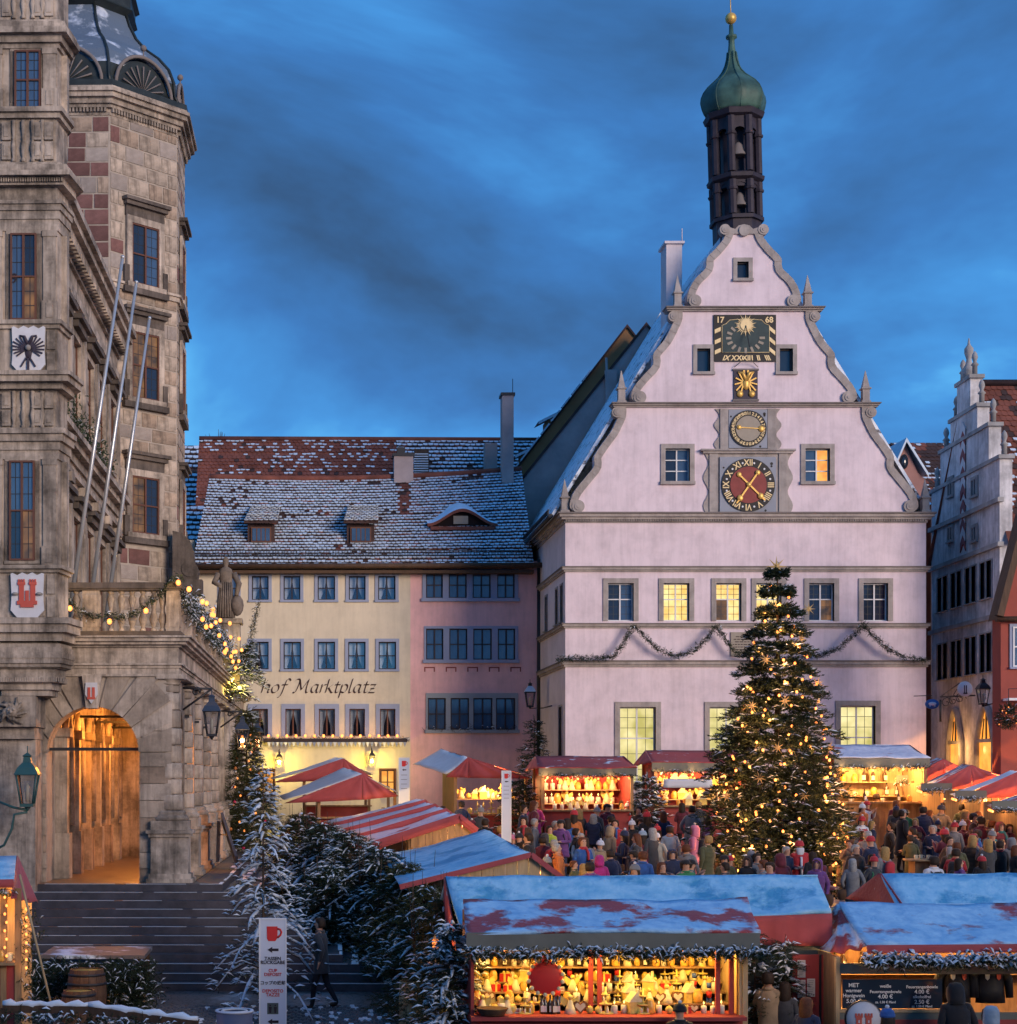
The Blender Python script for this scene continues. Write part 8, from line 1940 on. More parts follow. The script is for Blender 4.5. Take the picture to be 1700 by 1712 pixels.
# ================================================================ things by the steps
# serving table with snowy top
tx0,tx1 = PX(78,34),PX(248,34); tz = PZ(1597,33.2)
tbl = thing('standing_table','bar table with thin snow on its top, decked with fir twigs','table',((tx0 + tx1) / 2,34.2,ground(34)))
mb = MB(); mb.box(tx0,tx1,33.2,35.0,tz - .07,tz); part('tabletop',mb,snow_cloth('table_snow',(.16,.13,.12),.5,1.2),tbl)
for xx in (tx0 + .1,tx1 - .1):
 for yy in (33.3,34.9): mb = MB(); mb.box(xx - .05,xx + .05,yy - .05,yy + .05,ground(yy) - .15,tz - .07); part('leg',mb,'wood_dark',tbl)
for k,(cx_,w_,s_) in enumerate(((66,18,41),(232,30,42),(110,30,43),(160,40,44),(200,30,45))):
 rs = np.random.RandomState(s_); n = 600; c = P(cx_,1650,33.05); g_ = ground(33)
 pos = rs.normal(0,1,(n,3)) * np.array([w_ / 90.0 * .55,.16,.26]) + np.array([0,0,.42]); pos[:,2] = np.clip(pos[:,2],.05,.85)
 me = foliage('twigs',pos,rs.normal(0,1,(n,3)) * np.array([1,.6,.8]) + np.array([0,-.2,.2]),np.full(n,1.0),np.full(n,.12),rs,L=.18,spike=.06,wid=.008,snow_w=.014)
 o = bpy.data.objects.new('fir_twigs',me); COL.objects.link(o); o.location = (c.x,33.05,g_)
 tag(o,['fir twigs bundled beside the stall post garland','fir twigs bundled at the table end nearest the steps','fir twigs tied behind the two barrels','fir twigs hanging under the middle of the bar table','fir twigs beside the pale-jacketed person at the table'][k],'fir twigs','fir twigs around the bar table')
# barrels
def barrel(label,c,r,h,seed):
 root = thing('wooden_barrel',label,'barrel',tuple(c),0,'barrels used as stools'); N = 14
 for k in range(N):
  mb = MB(); a0,a1 = 2 * PI * k / N + .01,2 * PI * (k + 1) / N - .01
  pr_ = [(.84,0),(.95,.2),(1.0,.5),(.95,.8),(.84,1.0)]
  vs_ = []
  for rr,z in pr_:
   for a in (a0,a1): vs_.append((r * rr * math.cos(a),r * rr * math.sin(a),h * z))
   for a in (a1,a0): vs_.append((r * (rr - .08) * math.cos(a),r * (rr - .08) * math.sin(a),h * z))
  fs = []
  for i in range(4):
   for j in range(4): fs.append((i * 4 + j,i * 4 + (j + 1) % 4,(i + 1) * 4 + (j + 1) % 4,(i + 1) * 4 + j))
  fs += [(3,2,1,0),(16,17,18,19)]; mb.add(vs_,fs); part('stave',mb,'barrel_wood',root,local=True)
 for z,rr in ((.10,.905),(.28,.985),(.72,.985),(.90,.905)):
  mb = MB(); mb.lathe([(r * rr,h * z - .025),(r * rr + .012,h * z - .02),(r * rr + .012,h * z + .02),(r * rr,h * z + .025)],(0,0,0),24,caps=False); part('hoop',mb,'iron',root,local=True)
 mb = MB(); mb.lathe([(.0001,h - .05),(r * .82,h - .05),(r * .82,h - .02),(.0001,h - .02)],(0,0,0),24); part('head',mb,'barrel_top',root,local=True)
c = P(132,1655,31.0); barrel('wooden barrel with greenish lid standing before a taller barrel',(c.x,31.0,ground(31)),.33,c.z - ground(31),1)
c = P(145,1620,32.2); barrel('taller wooden barrel with greenish lid at the table',(c.x,32.2,ground(32.2)),.37,c.z - ground(32.2),2)
# snow-topped rail with greenery at the lower left
rl = thing('wooden_rail','low wooden rail with snow and greenery at the path edge','fence',tuple(Vector((PX(150,28.5),28.5,ground(28.5)))))
pA,pB,pC = P(6,1686,28.9),P(150,1688,28.6),P(330,1712,28.0)
for a,b in ((pA,pB),(pB,pC)):
 mb = MB(); mb.bar(a,b,.12,.12); part('rail',mb,'wood_dark',rl)
 mb = MB(); N = 14; pts = [a.lerp(b,k / N) + Vector((0,0,.08 + .02 * math.sin(k * 2.3))) for k in range(N + 1)]; mb.tube(pts,[.06 + .02 * math.sin(k * 1.7) for k in range(N + 1)],6); part('rail_snow',mb,'snow',rl)
for p in (pA,pB,pC): mb = MB(); mb.box(p.x - .05,p.x + .05,p.y - .05,p.y + .05,ground(p.y) - .1,p.z); part('post',mb,'wood_dark',rl)
garland('rail_garland','fir garland hanging below the snow-topped rail',[pA + Vector((0,-.1,-.12)),pB + Vector((0,-.1,-.15)),pC + Vector((0,-.1,-.1))],.12,90,99,.3)
# bin
c = P(392,1690,29.2); g_ = ground(29.2); bn = thing('round_bin','grey blue round litter bin with pale rim at the path','bin',(c.x,29.2,g_)); h = c.z - g_; mat('bin_blue',(.10,.12,.20),.5,var=.15)
mb = MB(); mb.lathe([(.27,0),(.31,h),(.28,h),(.25,.05),(.001,.05)],(0,0,0),24); part('bucket',mb,'bin_blue',bn,local=True)
mb = MB(); mb.lathe([(.30,h - .02),(.33,h),(.32,h + .02),(.27,h + .015)],(0,0,0),24,caps=False); part('rim',mb,'sign_face',bn,local=True)
mb = MB(); mb.lathe([(.20,h - .01),(.23,h + .005),(.215,h + .018),(.19,h + .005)],(0,0,0),24,caps=False); part('bag_ring',mb,'white_paint',bn,local=True)
# cut log / plank cylinder
c = P(697,1640,31.0); g_ = ground(31); lgp = thing('log_planter','upright planter of pale split logs beside the firs','planter',(c.x,31.0,g_)); h = c.z - g_; N = 11
for k in range(N):
 a0,a1 = 2 * PI * k / N + .02,2 * PI * (k + 1) / N - .02; mb = MB(); r_ = .31; dz = .015 * math.sin(k * 3.1)
 mb.prism_xy([(r_ * math.cos(a0),r_ * math.sin(a0)),(r_ * 1.03 * math.cos((a0 + a1) / 2),r_ * 1.03 * math.sin((a0 + a1) / 2)),(r_ * math.cos(a1),r_ * math.sin(a1)),(r_ * .85 * math.cos(a1),r_ * .85 * math.sin(a1)),(r_ * .85 * math.cos(a0),r_ * .85 * math.sin(a0))],-.05,h + dz); part('plank',mb,'wood_pale',lgp,local=True)
mb = MB(); mb.lathe([(.001,h - .06),(.26,h - .06),(.26,h - .04),(.001,h - .04)],(0,0,0),18); part('soil',mb,'wood',lgp,local=True)
lamp(lgp,(.55,-.75,.35),7,(1,.5,.15),.05,local=True)
# dark folded board leaning by the columns
fb2 = thing('leaning_panel','dark blue folded panel leaning beside the arcade pedestals','panel',tuple(P(380,1438,44)))
a,b = P(372,1368,44.6),P(396,1440,44.2); mb = MB(); mb.bar(a,b,.9,.07,up=(1,0,0)); part('leaf',mb,'iron_blue',fb2)
a,b = P(366,1372,45.0),P(364,1440,45.0); mb = MB(); mb.bar(a,b,.9,.06,up=(1,0,0)); part('back_leaf',mb,'iron_blue',fb2)
mb = MB(); mb.bar(P(364,1395,44.7),P(382,1396,44.4),.03,.03); part('strut',mb,'steel',fb2)
# cup-return pillar signs
def cup_sign(label,px0,px1,ptop,pbot,y,detail):
 x0,x1 = PX(px0,y),PX(px1,y); z1 = PZ(ptop,y); g_ = ground(y) if pbot is None else PZ(pbot,y); W_ = x1 - x0; cx_ = (x0 + x1) / 2
 root = thing('pillar_sign',label,'sign',(cx_,y,g_)); s = W_ / .45
 mb = MB(); mb.box(x0,x1,y,y + W_ * .5,g_ - .05,z1); part('pillar',mb,'sign_face',root)
 mb = MB(); mb.box(x0 - .012,x0 + .012,y - .012,y + .02,g_ - .05,z1 + .012); mb.box(x1 - .012,x1 + .012,y - .012,y + .02,g_ - .05,z1 + .012); mb.box(x0 + .012,x1 - .012,y - .012,y + .02,z1 - .012,z1 + .012); part('edge_trim',mb,'white_paint',root)
 ux = lambda t: x0 + W_ * t
 zt_ = z1 - .13 * s; mb = MB()
 mb.prism_xz([(ux(.27),zt_),(ux(.68),zt_),(ux(.68),zt_ - .19 * s),(ux(.60),zt_ - .25 * s),(ux(.33),zt_ - .25 * s),(ux(.28),zt_ - .21 * s)],y - .008,y + .002)
 hp_ = [(ux(.68),zt_ - .04 * s),(ux(.78),zt_ - .05 * s),(ux(.83),zt_ - .10 * s),(ux(.79),zt_ - .15 * s),(ux(.68),zt_ - .19 * s)]; mb.tube([(a,y - .004,b) for a,b in hp_],.018 * s,5); part('cup_symbol',mb,'red_paint',root)
 def arrow(z):
  mb = MB(); mb.prism_xz([(ux(.30),z),(ux(.48),z + .05 * s),(ux(.48),z + .022 * s),(ux(.72),z + .022 * s),(ux(.72),z - .022 * s),(ux(.48),z - .022 * s),(ux(.48),z - .05 * s)],y - .008,y + .002); part('arrow',mb,'text_dark',root)
 arrow(z1 - .53 * s)
 if detail:
  for ln,py,m_,sz in (('TASSEN',1605,'text_dark',.085),('RÜCKGABE',1611.5,'text_dark',.085),('CUP',1625,'text_red',.08),('DEPOSIT',1631.5,'text_red',.08),('コップの返却',1645.5,'text_dark',.075),('DEPOSITO',1659,'text_red',.08),('TAZZE',1665.5,'text_red',.08)): text('sign_text',ln,sz,root,MS((cx_,y - .006,PZ(py,y))),m_,.002,bold=.002)
  zz = PZ(1686,y); mb = MB(); mb.box(cx_ - .10,cx_ + .10,y - .005,y + .002,zz - .10,zz + .10); part('restroom_panel',mb,'panel_green',root)
  for sx in (-1,1):
   mb = MB(); mb.sphere((cx_ + sx * .045,y - .008,zz + .055),.016,8,5,sy=.3); mb.prism_xz([(cx_ + sx * .045 - .028,zz + .03),(cx_ + sx * .045 + .028,zz + .03),(cx_ + sx * .045 + .016,zz - .08),(cx_ + sx * .045 - .016,zz - .08)],y - .009,y - .004); part('restroom_figure',mb,'text_dark',root)
  arrow(PZ(1708,y))
 else:
  mb = MB()
  for k in range(4):
   z = z1 - (.75 + .2 * k) * s
   if z > g_: mb.box(ux(.2),ux(.8),y - .004,y + .002,z - .015 * s,z)
  part('sign_line',mb,'text_dark',root,kind='stuff')
 return root
cup_sign('tall pillar sign with red cup beside the snowy young fir',434,478,1536,None,31.0,True)
cup_sign('tall pillar sign with red cup among the crowd by the golden gift stall',839,854,1289,None,46.5,False)
cup_sign('pillar sign with red cup before the rose house wall',667,684,1267,None,56.5,False)
# arcade lanterns
for k,(px,py,y,s) in enumerate(((354,1207,39.6,1.22),(405,1234,52.7,1.3),(430,1236,63.0,1.3))):
 c = P(px,py,y); wl = WT @ Vector((0.05,y - 39.0,0)); top = c + Vector((0,0,.62 * s)); w1_ = Vector((wl.x,y,top.z + .02))
 sc = [w1_ + Vector((.30 + .10 * math.cos(t * .6) * (1 - t / 14),0,-.10 + .10 * math.sin(t * .6) * (1 - t / 14))) for t in range(12)]
 street_lantern('arcade_lantern',['dark blue arcade lantern on the column next to the steps','dark blue lantern on the middle of the arcade','dark blue lantern at the far end of the arcade'][k],c,s,'iron_blue',None,[[w1_,top],[w1_ + Vector((0,0,-.5)),w1_ + Vector((.35,0,-.25)),top],sc],None if k == 0 else 'bulb_soft','lanterns along the arcade',bracket_m='iron',e=0 if k == 0 else 22,col=(1,.55,.2))
c = P(46,1318,36.6); b0 = P(-12,1336,36.8)
street_lantern('oriel_lantern','green topped lantern on an angled arm below the oriel bay',c,1.45,'iron_green',None,[[c + Vector((0,0,-.46)),c + Vector((-.3,0,-.40)),b0],[c + Vector((0,0,-.50)),c + Vector((-.28,0,-.55)),c + Vector((-.33,0,-.85)),c + Vector((-.5,0,-1.2)),c + Vector((-.7,.1,-1.3))]],'wax',bracket_m='iron_green')
# warm flood lamp on the arcade architrave
c = WT @ Vector((.5,16.2,zl(1150,16.2))); fl_ = thing('architrave_lamp','small bright yellow lamp on the arcade architrave','lamp',tuple(c)); mb = MB(); mb.sphere((0,0,0),.07,10,6); part('glass',mb,'bulb_yellow',fl_,local=True); mb = MB(); mb.tube([(0,0,-.02),(-.3,0,-.1),(-.5,0,-.12)],.02,5); mb.lathe([(.08,-.06),(.05,-.12)],(0,0,0),8); part('arm',mb,'iron',fl_,local=True); lamp(fl_,(-.1,0,.2),60,(1,.70,.10),.05,local=True)
# balcony garland with bulbs
zr_ = 1000
gpts = [T(108,996,-.12),T(120,1012,-.12),T(140,1026,-.12),T(165,1031,-.12),T(200,1031,-.12),T(235,1022,-.12),T(262,1000,-.12),T(283,975,-.12),T(298,964,-.12),T(308,968,.0)]
garland('balcony_garland','fir garland swagged over the balcony balustrade',[WT @ p for p in gpts],.09,110,111,.06)
light_string('warm bulbs along the balcony garland',[WT @ T(px,py,-.25) for px,py in ((117,1017),(183,1039),(244,1021),(298,974),(316,985))],.055,6,1,BULB,(1,.6,.18))
spts = [WT @ Vector((.15,l,zl(985) - .25 + .12 * math.sin(l * 2.1))) for l in np.arange(.2,22,.7)]
garland('parapet_garland','snow dusted fir garland running along the receding balustrade',spts,.30,120,112,.5)
rs = random.Random(12)
light_string('warm bulbs scattered along the receding balustrade garland',[WT @ Vector((.42 + rs.random() * .2,.4 + k * .62,zl(985) - .9 + rs.random() * 1.0)) for k in range(26)],.05,5,3,BULB,(1,.58,.18))
# fir boughs leaning out at the far end of the balcony
c = WT @ Vector((.1,17.5,zl(1064)))
fir_tree('balcony_fir','snowy little fir leaning out over the far balcony end',(c.x,c.y,c.z - .6),1.7,1.15,60,121,.55,lean=(.7,-.3),trunk_r=.05,L=.22,spike=.07,wid=.008,snow_w=.02,tw=14)
a = P(412,1110,57); b = P(432,1006,57); garland('fir_pole','fir-wrapped slanting pole rising from the balcony end',[a,a.lerp(b,.5),b],.09,110,122,.2,mats=('needle_warm','needle_snow'))
# ================================================================ the great Christmas tree
TY = 48.0; tx = PX(1300,TY); tg = ground(TY); TH = PZ(957,TY) - tg
big = fir_tree('christmas_tree','tall snow dusted Christmas fir with lights and straw stars',(tx,TY,tg),TH,2.05,820,200,.2,tw=15,L=.30,spike=.11,wid=.017,nsp=14,trunk_r=.17,droop=.26,power=.86,layers=17,low=.04,snow_w=.022,up=.5,lump=.85)
rs = random.Random(31); bl = []
for k in range(160):
 t = 1 - (1 - (k + rs.random()) / 160) ** .6 * .95; a = rs.uniform(-PI * .98,PI * .0) ; rr = 2.05 * (1 - t) ** .86 * rs.uniform(.98,1.14) + .10
 bl.append(Vector((tx + rr * math.cos(a),TY + rr * math.sin(a),tg + TH * t - .2 * rr)))
light_string('warm bulbs all over the tall Christmas fir',bl,.036,14.0,2,BULB,(1,.42,.12))
def star_mesh(n=8,r0=.05,r1=.2,th=.02):
 b = MB(); pts = [((r1 if k % 2 == 0 else r0) * math.cos(PI * k / n + PI / 2),(r1 if k % 2 == 0 else r0) * math.sin(PI * k / n + PI / 2)) for k in range(2 * n)]
 N = len(pts); v = [(0,-th,0),(0,th,0)] + [(x,0,z) for x,z in pts]; b.add(v,[(0,2 + k,2 + (k + 1) % N) for k in range(N)] + [(1,2 + (k + 1) % N,2 + k) for k in range(N)]); return meshdata('straw_star',b,'straw')
STAR = star_mesh()
o = inst('tree_star',STAR,None,tuple(P(1298,947,TY)),(0,0,0),(1.5,1.5,1.5)); tag(o,'straw star on the very top of the tall Christmas fir','star')
for k,(px,py) in enumerate(((1296,1015),(1340,1068),(1280,1103),(1312,1172),(1367,1144),(1387,1250),(1352,1018),(1257,1180),(1270,1300),(1345,1330),(1300,1250),(1215,1330))):
 p = P(px,py,TY - .05 - 2.35 * max(.02,(1 - (PZ(py,TY) - tg) / TH)) ** .8 * .93 * math.sqrt(max(0,1 - min(1,abs(px - 1300) / max(10,142 * max(.02,(1 - (PZ(py,TY) - tg) / TH)) ** .8)) ** 2)))
 o = inst('straw_star',STAR,None,tuple(p),(0,.2 * (k % 3),.3 * (k % 2))); tag(o,'straw star hanging on the tall Christmas fir','star','straw stars on the Christmas fir')
# low fence at the foot of the tree
ff = thing('tree_fence','low dark slat fence around the foot of the tall fir','fence',(tx,TY,tg))
for k in range(44):
 a = 2 * PI * k / 44; mb = MB(); x,y = tx + 2.1 * math.cos(a),TY + 2.1 * math.sin(a); mb.box(x - .05,x + .05,y - .02,y + .02,ground(y) - .05,ground(y) + .85); part('slat',mb,'wood_dark',ff)
# ================================================================ other firs
fir_tree('snowy_fir','young fir heavy with snow beside the cup sign',(PX(440,33),33.0,ground(33)),PZ(1293,33) - ground(33),1.1,84,210,.8,bough=.8,tw=9,L=.2,spike=.055,wid=.006,nsp=12,trunk_r=.04,power=.85,low=.08,snow_w=.024,up=1.1,lump=.7,droop=.3)
AFY = 55.0; AFX = PX(412,AFY); AFH = PZ(1188,AFY) - 2.6
fir_tree('arcade_fir','dark fir with baubles standing beside the arcade columns',(AFX,AFY,2.6),AFH,.85,190,211,.06,tw=10,trunk_r=.07,power=.8,mats=('needle_warm','needle_snow'),droop=.2)
rs = random.Random(5)
mat('bauble_red',(.55,.03,.10),.25,var=0,spec=.6); mat('bauble_silver',(.6,.6,.65),.2,metal=.6,var=0); mat('bauble_orange',(.6,.2,.05),.25,var=0,spec=.6)
bb = MB(); bb.sphere((0,0,0),1,10,7); bb.lathe([(.2,.95),(.2,1.15)],(0,0,0),6)
BB = [meshdata('bauble',bb,m_) for m_ in ('bauble_red','bauble_silver','bauble_orange')]
for k in range(16):
 t = rs.uniform(.05,.75); a = rs.uniform(-PI * .9,-PI * .1); rr = .85 * (1 - t) ** .8 * .95 + .05; hh = AFH
 o = inst('tree_bauble',BB[k % 3],None,(AFX + rr * math.cos(a),AFY + rr * math.sin(a),2.6 + hh * t - .1 * rr),scale=(.055,) * 3); tag(o,['red','silver','orange'][k % 3] + ' bauble on the dark arcade fir','bauble','baubles on the arcade fir')
light_string('faint warm bulbs in the dark arcade fir',[Vector((AFX + .75 * (1 - t) ** .8 * math.cos(a),AFY + .75 * (1 - t) ** .8 * math.sin(a),2.6 + AFH * t)) for t,a in [(.06 * k + .05,-PI * (.2 + .6 * rs.random())) for k in range(15)]],.03,1.2,4,BULB_SOFT)
# row of cut firs leaning against the backs of the stalls
HED = [(505,1362,43,1.3,.3,'leaning fir at the top of the stall backs'),(540,1378,41.5,1.35,.38,'bushy snow-streaked fir behind the striped stalls'),(585,1392,40,1.4,.42,'broad snow-streaked fir before the striped stall row'),(555,1448,38.6,1.0,.38,'low fir hiding the side of the stone steps'),(632,1418,38.5,1.35,.38,'snow-streaked fir between striped and blue roofed stalls'),(678,1445,35.5,1.1,.2,'brownish fir beside the blue roofed stall'),(712,1482,32.8,.85,.2,'warm lit fir between blue roof and gift stall'),(742,1505,30.8,.75,.2,'warm lit fir against the gift stall corner')]
for k,(px,pt_,y,rad,sn,lab) in enumerate(HED):
 g_ = ground(y); h = PZ(pt_,y) - g_
 fir_tree('hedge_fir',lab,(PX(px,y),y,g_),h,rad,230,220 + k,sn * .6,bough=sn * .9,tw=11,L=.2,spike=.065,wid=.008,nsp=12,trunk_r=.06,power=.45,low=.03,mats=('needle','needle_snow') if k < 5 else ('needle_warm','needle_snow'),droop=.25,lump=.6,snow_w=.014,group='firs along the stall backs')
 mb = MB(); rs = random.Random(k)
 for q in range(5): x = PX(px,y) + rs.uniform(-.6,.6); yy = y + rs.uniform(-.2,.2); mb.tube([(x,yy,g_ + h * .6),(x + rs.uniform(-.1,.1),yy,g_ + h * 1.12)],[.012,.004],4)
 solo('bare_twigs',mb,'bark','thin bare twigs sticking up from the ' + lab,'twigs',(PX(px,y),y,g_),0,'bare twigs in the fir row')
warm = thing('ground_lantern','small glowing ground lantern among the firs by the gift stall','lantern',tuple(P(728,1578,29.6)))
mb = MB(); mb.lathe([(.05,-.08),(.06,.06),(.02,.10)],(0,0,0),8); part('glass',mb,'bulb_soft',warm,local=True); mb = MB(); mb.lathe([(.07,.09),(.02,.15),(.008,.22)],(0,0,0),8); mb.tube([(0,0,-.08),(0,.05,-1.3)],.015,5); part('stake',mb,'iron',warm,local=True); lamp(warm,(-.1,-.25,.05),14,(1,.45,.12),.06,local=True)
# twig bundle at the left corner of the gift stall and two small firs on its right
fir_tree('corner_fir','snow-frosted small fir at the front corner of the gift stall',(PX(752,27.6),27.6,ground(27.6)),PZ(1545,27.6) - ground(27.6),.7,150,240,.4,bough=.6,tw=10,power=.4,low=.02,trunk_r=.05,snow_w=.018,lump=.5,L=.17,spike=.05,wid=.006)
for k,(px,pt_) in enumerate(((1262,1560),(1312,1575))):
 fir_tree('panel_fir',['slim fir beside the gift stall post','slim fir beside the red notice board'][k],(PX(px,28.2),28.2,ground(28.2)),PZ(pt_,28.2) - ground(28.2),.42,90,241 + k,.2,bough=.4,tw=8,power=.5,trunk_r=.035,snow_w=.016,lump=.6,L=.17,spike=.05,wid=.006)
fir_tree('corner_shop_fir','thin dark fir standing in the rose house corner',(PX(893,66),66.0,ground(66)),PZ(1205,66) - ground(66),1.1,90,250,.15,tw=8,power=.8,trunk_r=.06)
for k,(px,pt_,y) in enumerate(((868,1305,57),(1082,1300,56.4))):
 fir_tree('stall_fir',['dark fir between the golden gift stall and the candle stall','snow-frosted fir between two red awning stalls'][k],(PX(px,y),y,ground(y)),PZ(pt_,y) - ground(y),.8,80,255 + k,[.1,.7][k],tw=7,power=.5,trunk_r=.05)
# barrel table in the crowd on the right
c = P(1540,1436,46.0); g_ = ground(46); bt = thing('round_bar_table','round wooden bar table with cups in the crowd','table',(c.x,46.0,g_)); h = c.z - g_
mb = MB(); mb.lathe([(.001,h - .05),(.46,h - .05),(.47,h),(.001,h)],(0,0,0),24); part('tabletop',mb,'wood_pale',bt,local=True); mb = MB(); mb.box(-.25,.25,-.25,.25,-.05,h - .05); part('box_foot',mb,'wood',bt,local=True)
put_wares(['mug'],c.x - .25,c.x + .25,46.0,c.z,3,'on the round bar table',601,(1.1,1.2))
# ================================================================ people
def body_mesh(key,J,legs):
 """one continuous skinned figure, 1.75 m, facing -y; slots skin, coat, trousers, shoes, eye"""
 me = bpy.data.meshes.new('b'); V = []; E = []; Rr = []
 def v(p,r,r2=None): V.append(p); Rr.append((r,r2 or r)); return len(V) - 1
 def chain(a,lst):
  for p,r in lst: b = v(p,*(r if isinstance(r,tuple) else (r,))); E.append((a,b)); a = b
  return a
 pel = v((0,0,.95),.155,.125)
 ch = chain(pel,[((0,.0,1.14),(.15,.12)),((0,.0,1.33),(.17,.125)),((0,.0,1.44),(.12,.10))])
 hd = chain(ch,[((0,-.005,1.52),.058),((0,-.02,1.60),(.078,.085)),((0,-.015,1.68),(.085,.098)),((0,-.01,1.745),(.05,.06))])
 for s in (-1,1):
  el,wr = J['L' if s > 0 else 'R']
  sh_ = chain(ch,[((s * .17,.0,1.425),.072),((s * el[0],el[1],el[2]),.06)])
  w_ = chain(sh_,[((s * wr[0],wr[1],wr[2]),.042)])
  d = Vector((s * wr[0] - s * el[0],wr[1] - el[1],wr[2] - el[2])).normalized(); pw = Vector((s * wr[0],wr[1],wr[2])); side = d.cross(Vector((0,1,0)) if abs(d.y) < .8 else Vector((0,0,1))).normalized()
  pm = pw + d * .06; hp_ = chain(w_,[(tuple(pm),(.038,.022))])
  for q,(o_,L_) in enumerate(((-.028,.062),(-.010,.075),(.010,.07),(.027,.055))):
   b1 = pm + side * o_ + d * .025; curl = Vector((0,-.4,-.5)) * .03
   chain(hp_,[(tuple(b1),.012),(tuple(b1 + d * L_ * .6),.010),(tuple(b1 + d * L_ + curl),.008)])
  chain(w_,[(tuple(pw + side * -.035 + d * .025),.014),(tuple(pw + side * -.05 + d * .06),.010)])
  kn,an = legs['L' if s > 0 else 'R']
  hip = chain(pel,[((s * .09,0,.86),.098),((s * kn[0],kn[1],kn[2]),.068),((s * an[0],an[1],an[2]),.048)])
  chain(hip,[((s * an[0],an[1] - .05,an[2] - .045),.048),((s * an[0] * 1.05,an[1] - .17,an[2] - .05),.038)])
 me.from_pydata(V,E,[]); o = bpy.data.objects.new('b',me); COL.objects.link(o)
 m1 = o.modifiers.new('s','SKIN'); m1.use_smooth_shade = True
 sv = me.skin_vertices[0].data
 for i,r in enumerate(Rr): sv[i].radius = r
 for i in range(len(sv)): sv[i].use_root = (i == 0)
 m2 = o.modifiers.new('u','SUBSURF'); m2.levels = 1; m2.render_levels = 1
 bpy.context.view_layer.update(); dg = bpy.context.evaluated_depsgraph_get()
 out_ = bpy.data.meshes.new_from_object(o.evaluated_get(dg)); bpy.data.objects.remove(o); bpy.data.meshes.remove(me)
 out_.name = 'person_body'
 for n_ in ('skin_fair','coat_black','denim','boot','eye'): out_.materials.append(MAT[n_])
 for vtx in out_.vertices:      # nose and chin
  c = vtx.co
  if c.y < -.06 and abs(c.x) < .03 and 1.60 < c.z < 1.67: c.y -= .022 * (1 - abs(c.x) / .03)
  if c.y < -.05 and abs(c.x) < .04 and 1.545 < c.z < 1.58: c.y -= .010
 ms = []
 for p in out_.polygons:
  c = p.center; m_ = 1
  if c.z > 1.50 and abs(c.x) < .15: m_ = 0
  elif c.z < .11: m_ = 3
  elif c.z < .90 and abs(c.x) < .24 and not any((c - Vector(((1 if t == 'L' else -1) * J[t][1][0],J[t][1][1],J[t][1][2]))).length < .19 for t in 'LR'): m_ = 2
  for t in 'LR':
   el,wr = J[t]; s = 1 if t == 'L' else -1; w_ = Vector((s * wr[0],wr[1],wr[2])); d = (w_ - Vector((s * el[0],el[1],el[2]))).normalized()
   if (c - w_).length < .20 and (c - w_).dot(d) > .0: m_ = 0
  p.material_index = min(m_,3); p.use_smooth = True
 for s in (-1,1):
  best = min(out_.polygons,key=lambda p: (p.center - Vector((s * .034,-.10,1.675))).length); best.material_index = 0
 return out_
COATS = {'black': (.016,.015,.018),'navy blue': (.02,.028,.07),'dark grey': (.055,.055,.06),'brown': (.09,.045,.025),'maroon': (.13,.02,.035),'beige': (.36,.25,.15),'lime yellow': (.45,.52,.05),'magenta': (.48,.03,.20),'red': (.45,.03,.04),'bright blue': (.03,.10,.32),'pale blue': (.30,.38,.46),'olive green': (.09,.09,.04),'purple': (.16,.06,.22),'cream': (.52,.46,.36),'grey': (.20,.20,.21),'green': (.04,.20,.08),'orange': (.55,.16,.04),'white': (.62,.63,.68),'pink': (.62,.20,.30),'teal': (.03,.16,.18)}
for k_,c_ in COATS.items(): mat('coat_' + k_.replace(' ','_'),c_,.8,var=.2,vs=6,bump=.3,bs=18,sheen=.2)
mat('coat_black',COATS['black'])
mat('skin_fair',(.52,.29,.20),.55,var=.08,vs=8); mat('denim',(.04,.06,.12),.85,var=.2,vs=8); mat('trousers_dark',(.02,.02,.025),.85,var=.2,vs=8); mat('trousers_grey',(.07,.07,.075),.85,var=.2); mat('boot',(.025,.018,.014),.6,var=.2); mat('eye',(.02,.015,.015),.4,var=0)
HAIR = {'dark brown': (.03,.018,.012),'blond': (.36,.22,.08),'grey': (.32,.31,.30),'auburn': (.12,.04,.018)}
for k_,c_ in HAIR.items(): mat('hair_' + k_.replace(' ','_'),c_,.7,var=.3,vs=20)
stand = {'L': ((.09,-.005,.48),(.095,.03,.09)),'R': ((.09,.01,.48),(.10,.02,.09))}
stride = {'L': ((.09,-.14,.50),(.09,-.20,.09)),'R': ((.09,.08,.48),(.09,.28,.13))}
wide = {'L': ((.13,-.01,.48),(.16,.03,.09)),'R': ((.13,.02,.48),(.17,.02,.09))}
POSES = {'arms down': ({'L': ((.255,.03,1.16),(.25,-.04,.93)),'R': ((.255,.03,1.16),(.25,-.04,.93))},stand),'cup': ({'L': ((.25,.03,1.17),(.10,-.24,1.20)),'R': ((.255,.03,1.16),(.25,-.04,.93))},wide),'both': ({'L': ((.25,.02,1.17),(.08,-.26,1.16)),'R': ((.25,.02,1.17),(.08,-.25,1.13))},stand),'walk': ({'L': ((.25,.12,1.18),(.24,.05,.96)),'R': ((.25,-.06,1.17),(.23,-.22,1.0))},stride),'pockets': ({'L': ((.30,.08,1.17),(.21,-.07,.96)),'R': ((.30,.08,1.17),(.21,-.07,.96))},wide),'phone': ({'L': ((.24,-.06,1.22),(.09,-.27,1.46)),'R': ((.24,-.04,1.20),(.08,-.26,1.42))},stand)}
BODY = {k: body_mesh(k,*v) for k,v in POSES.items()}
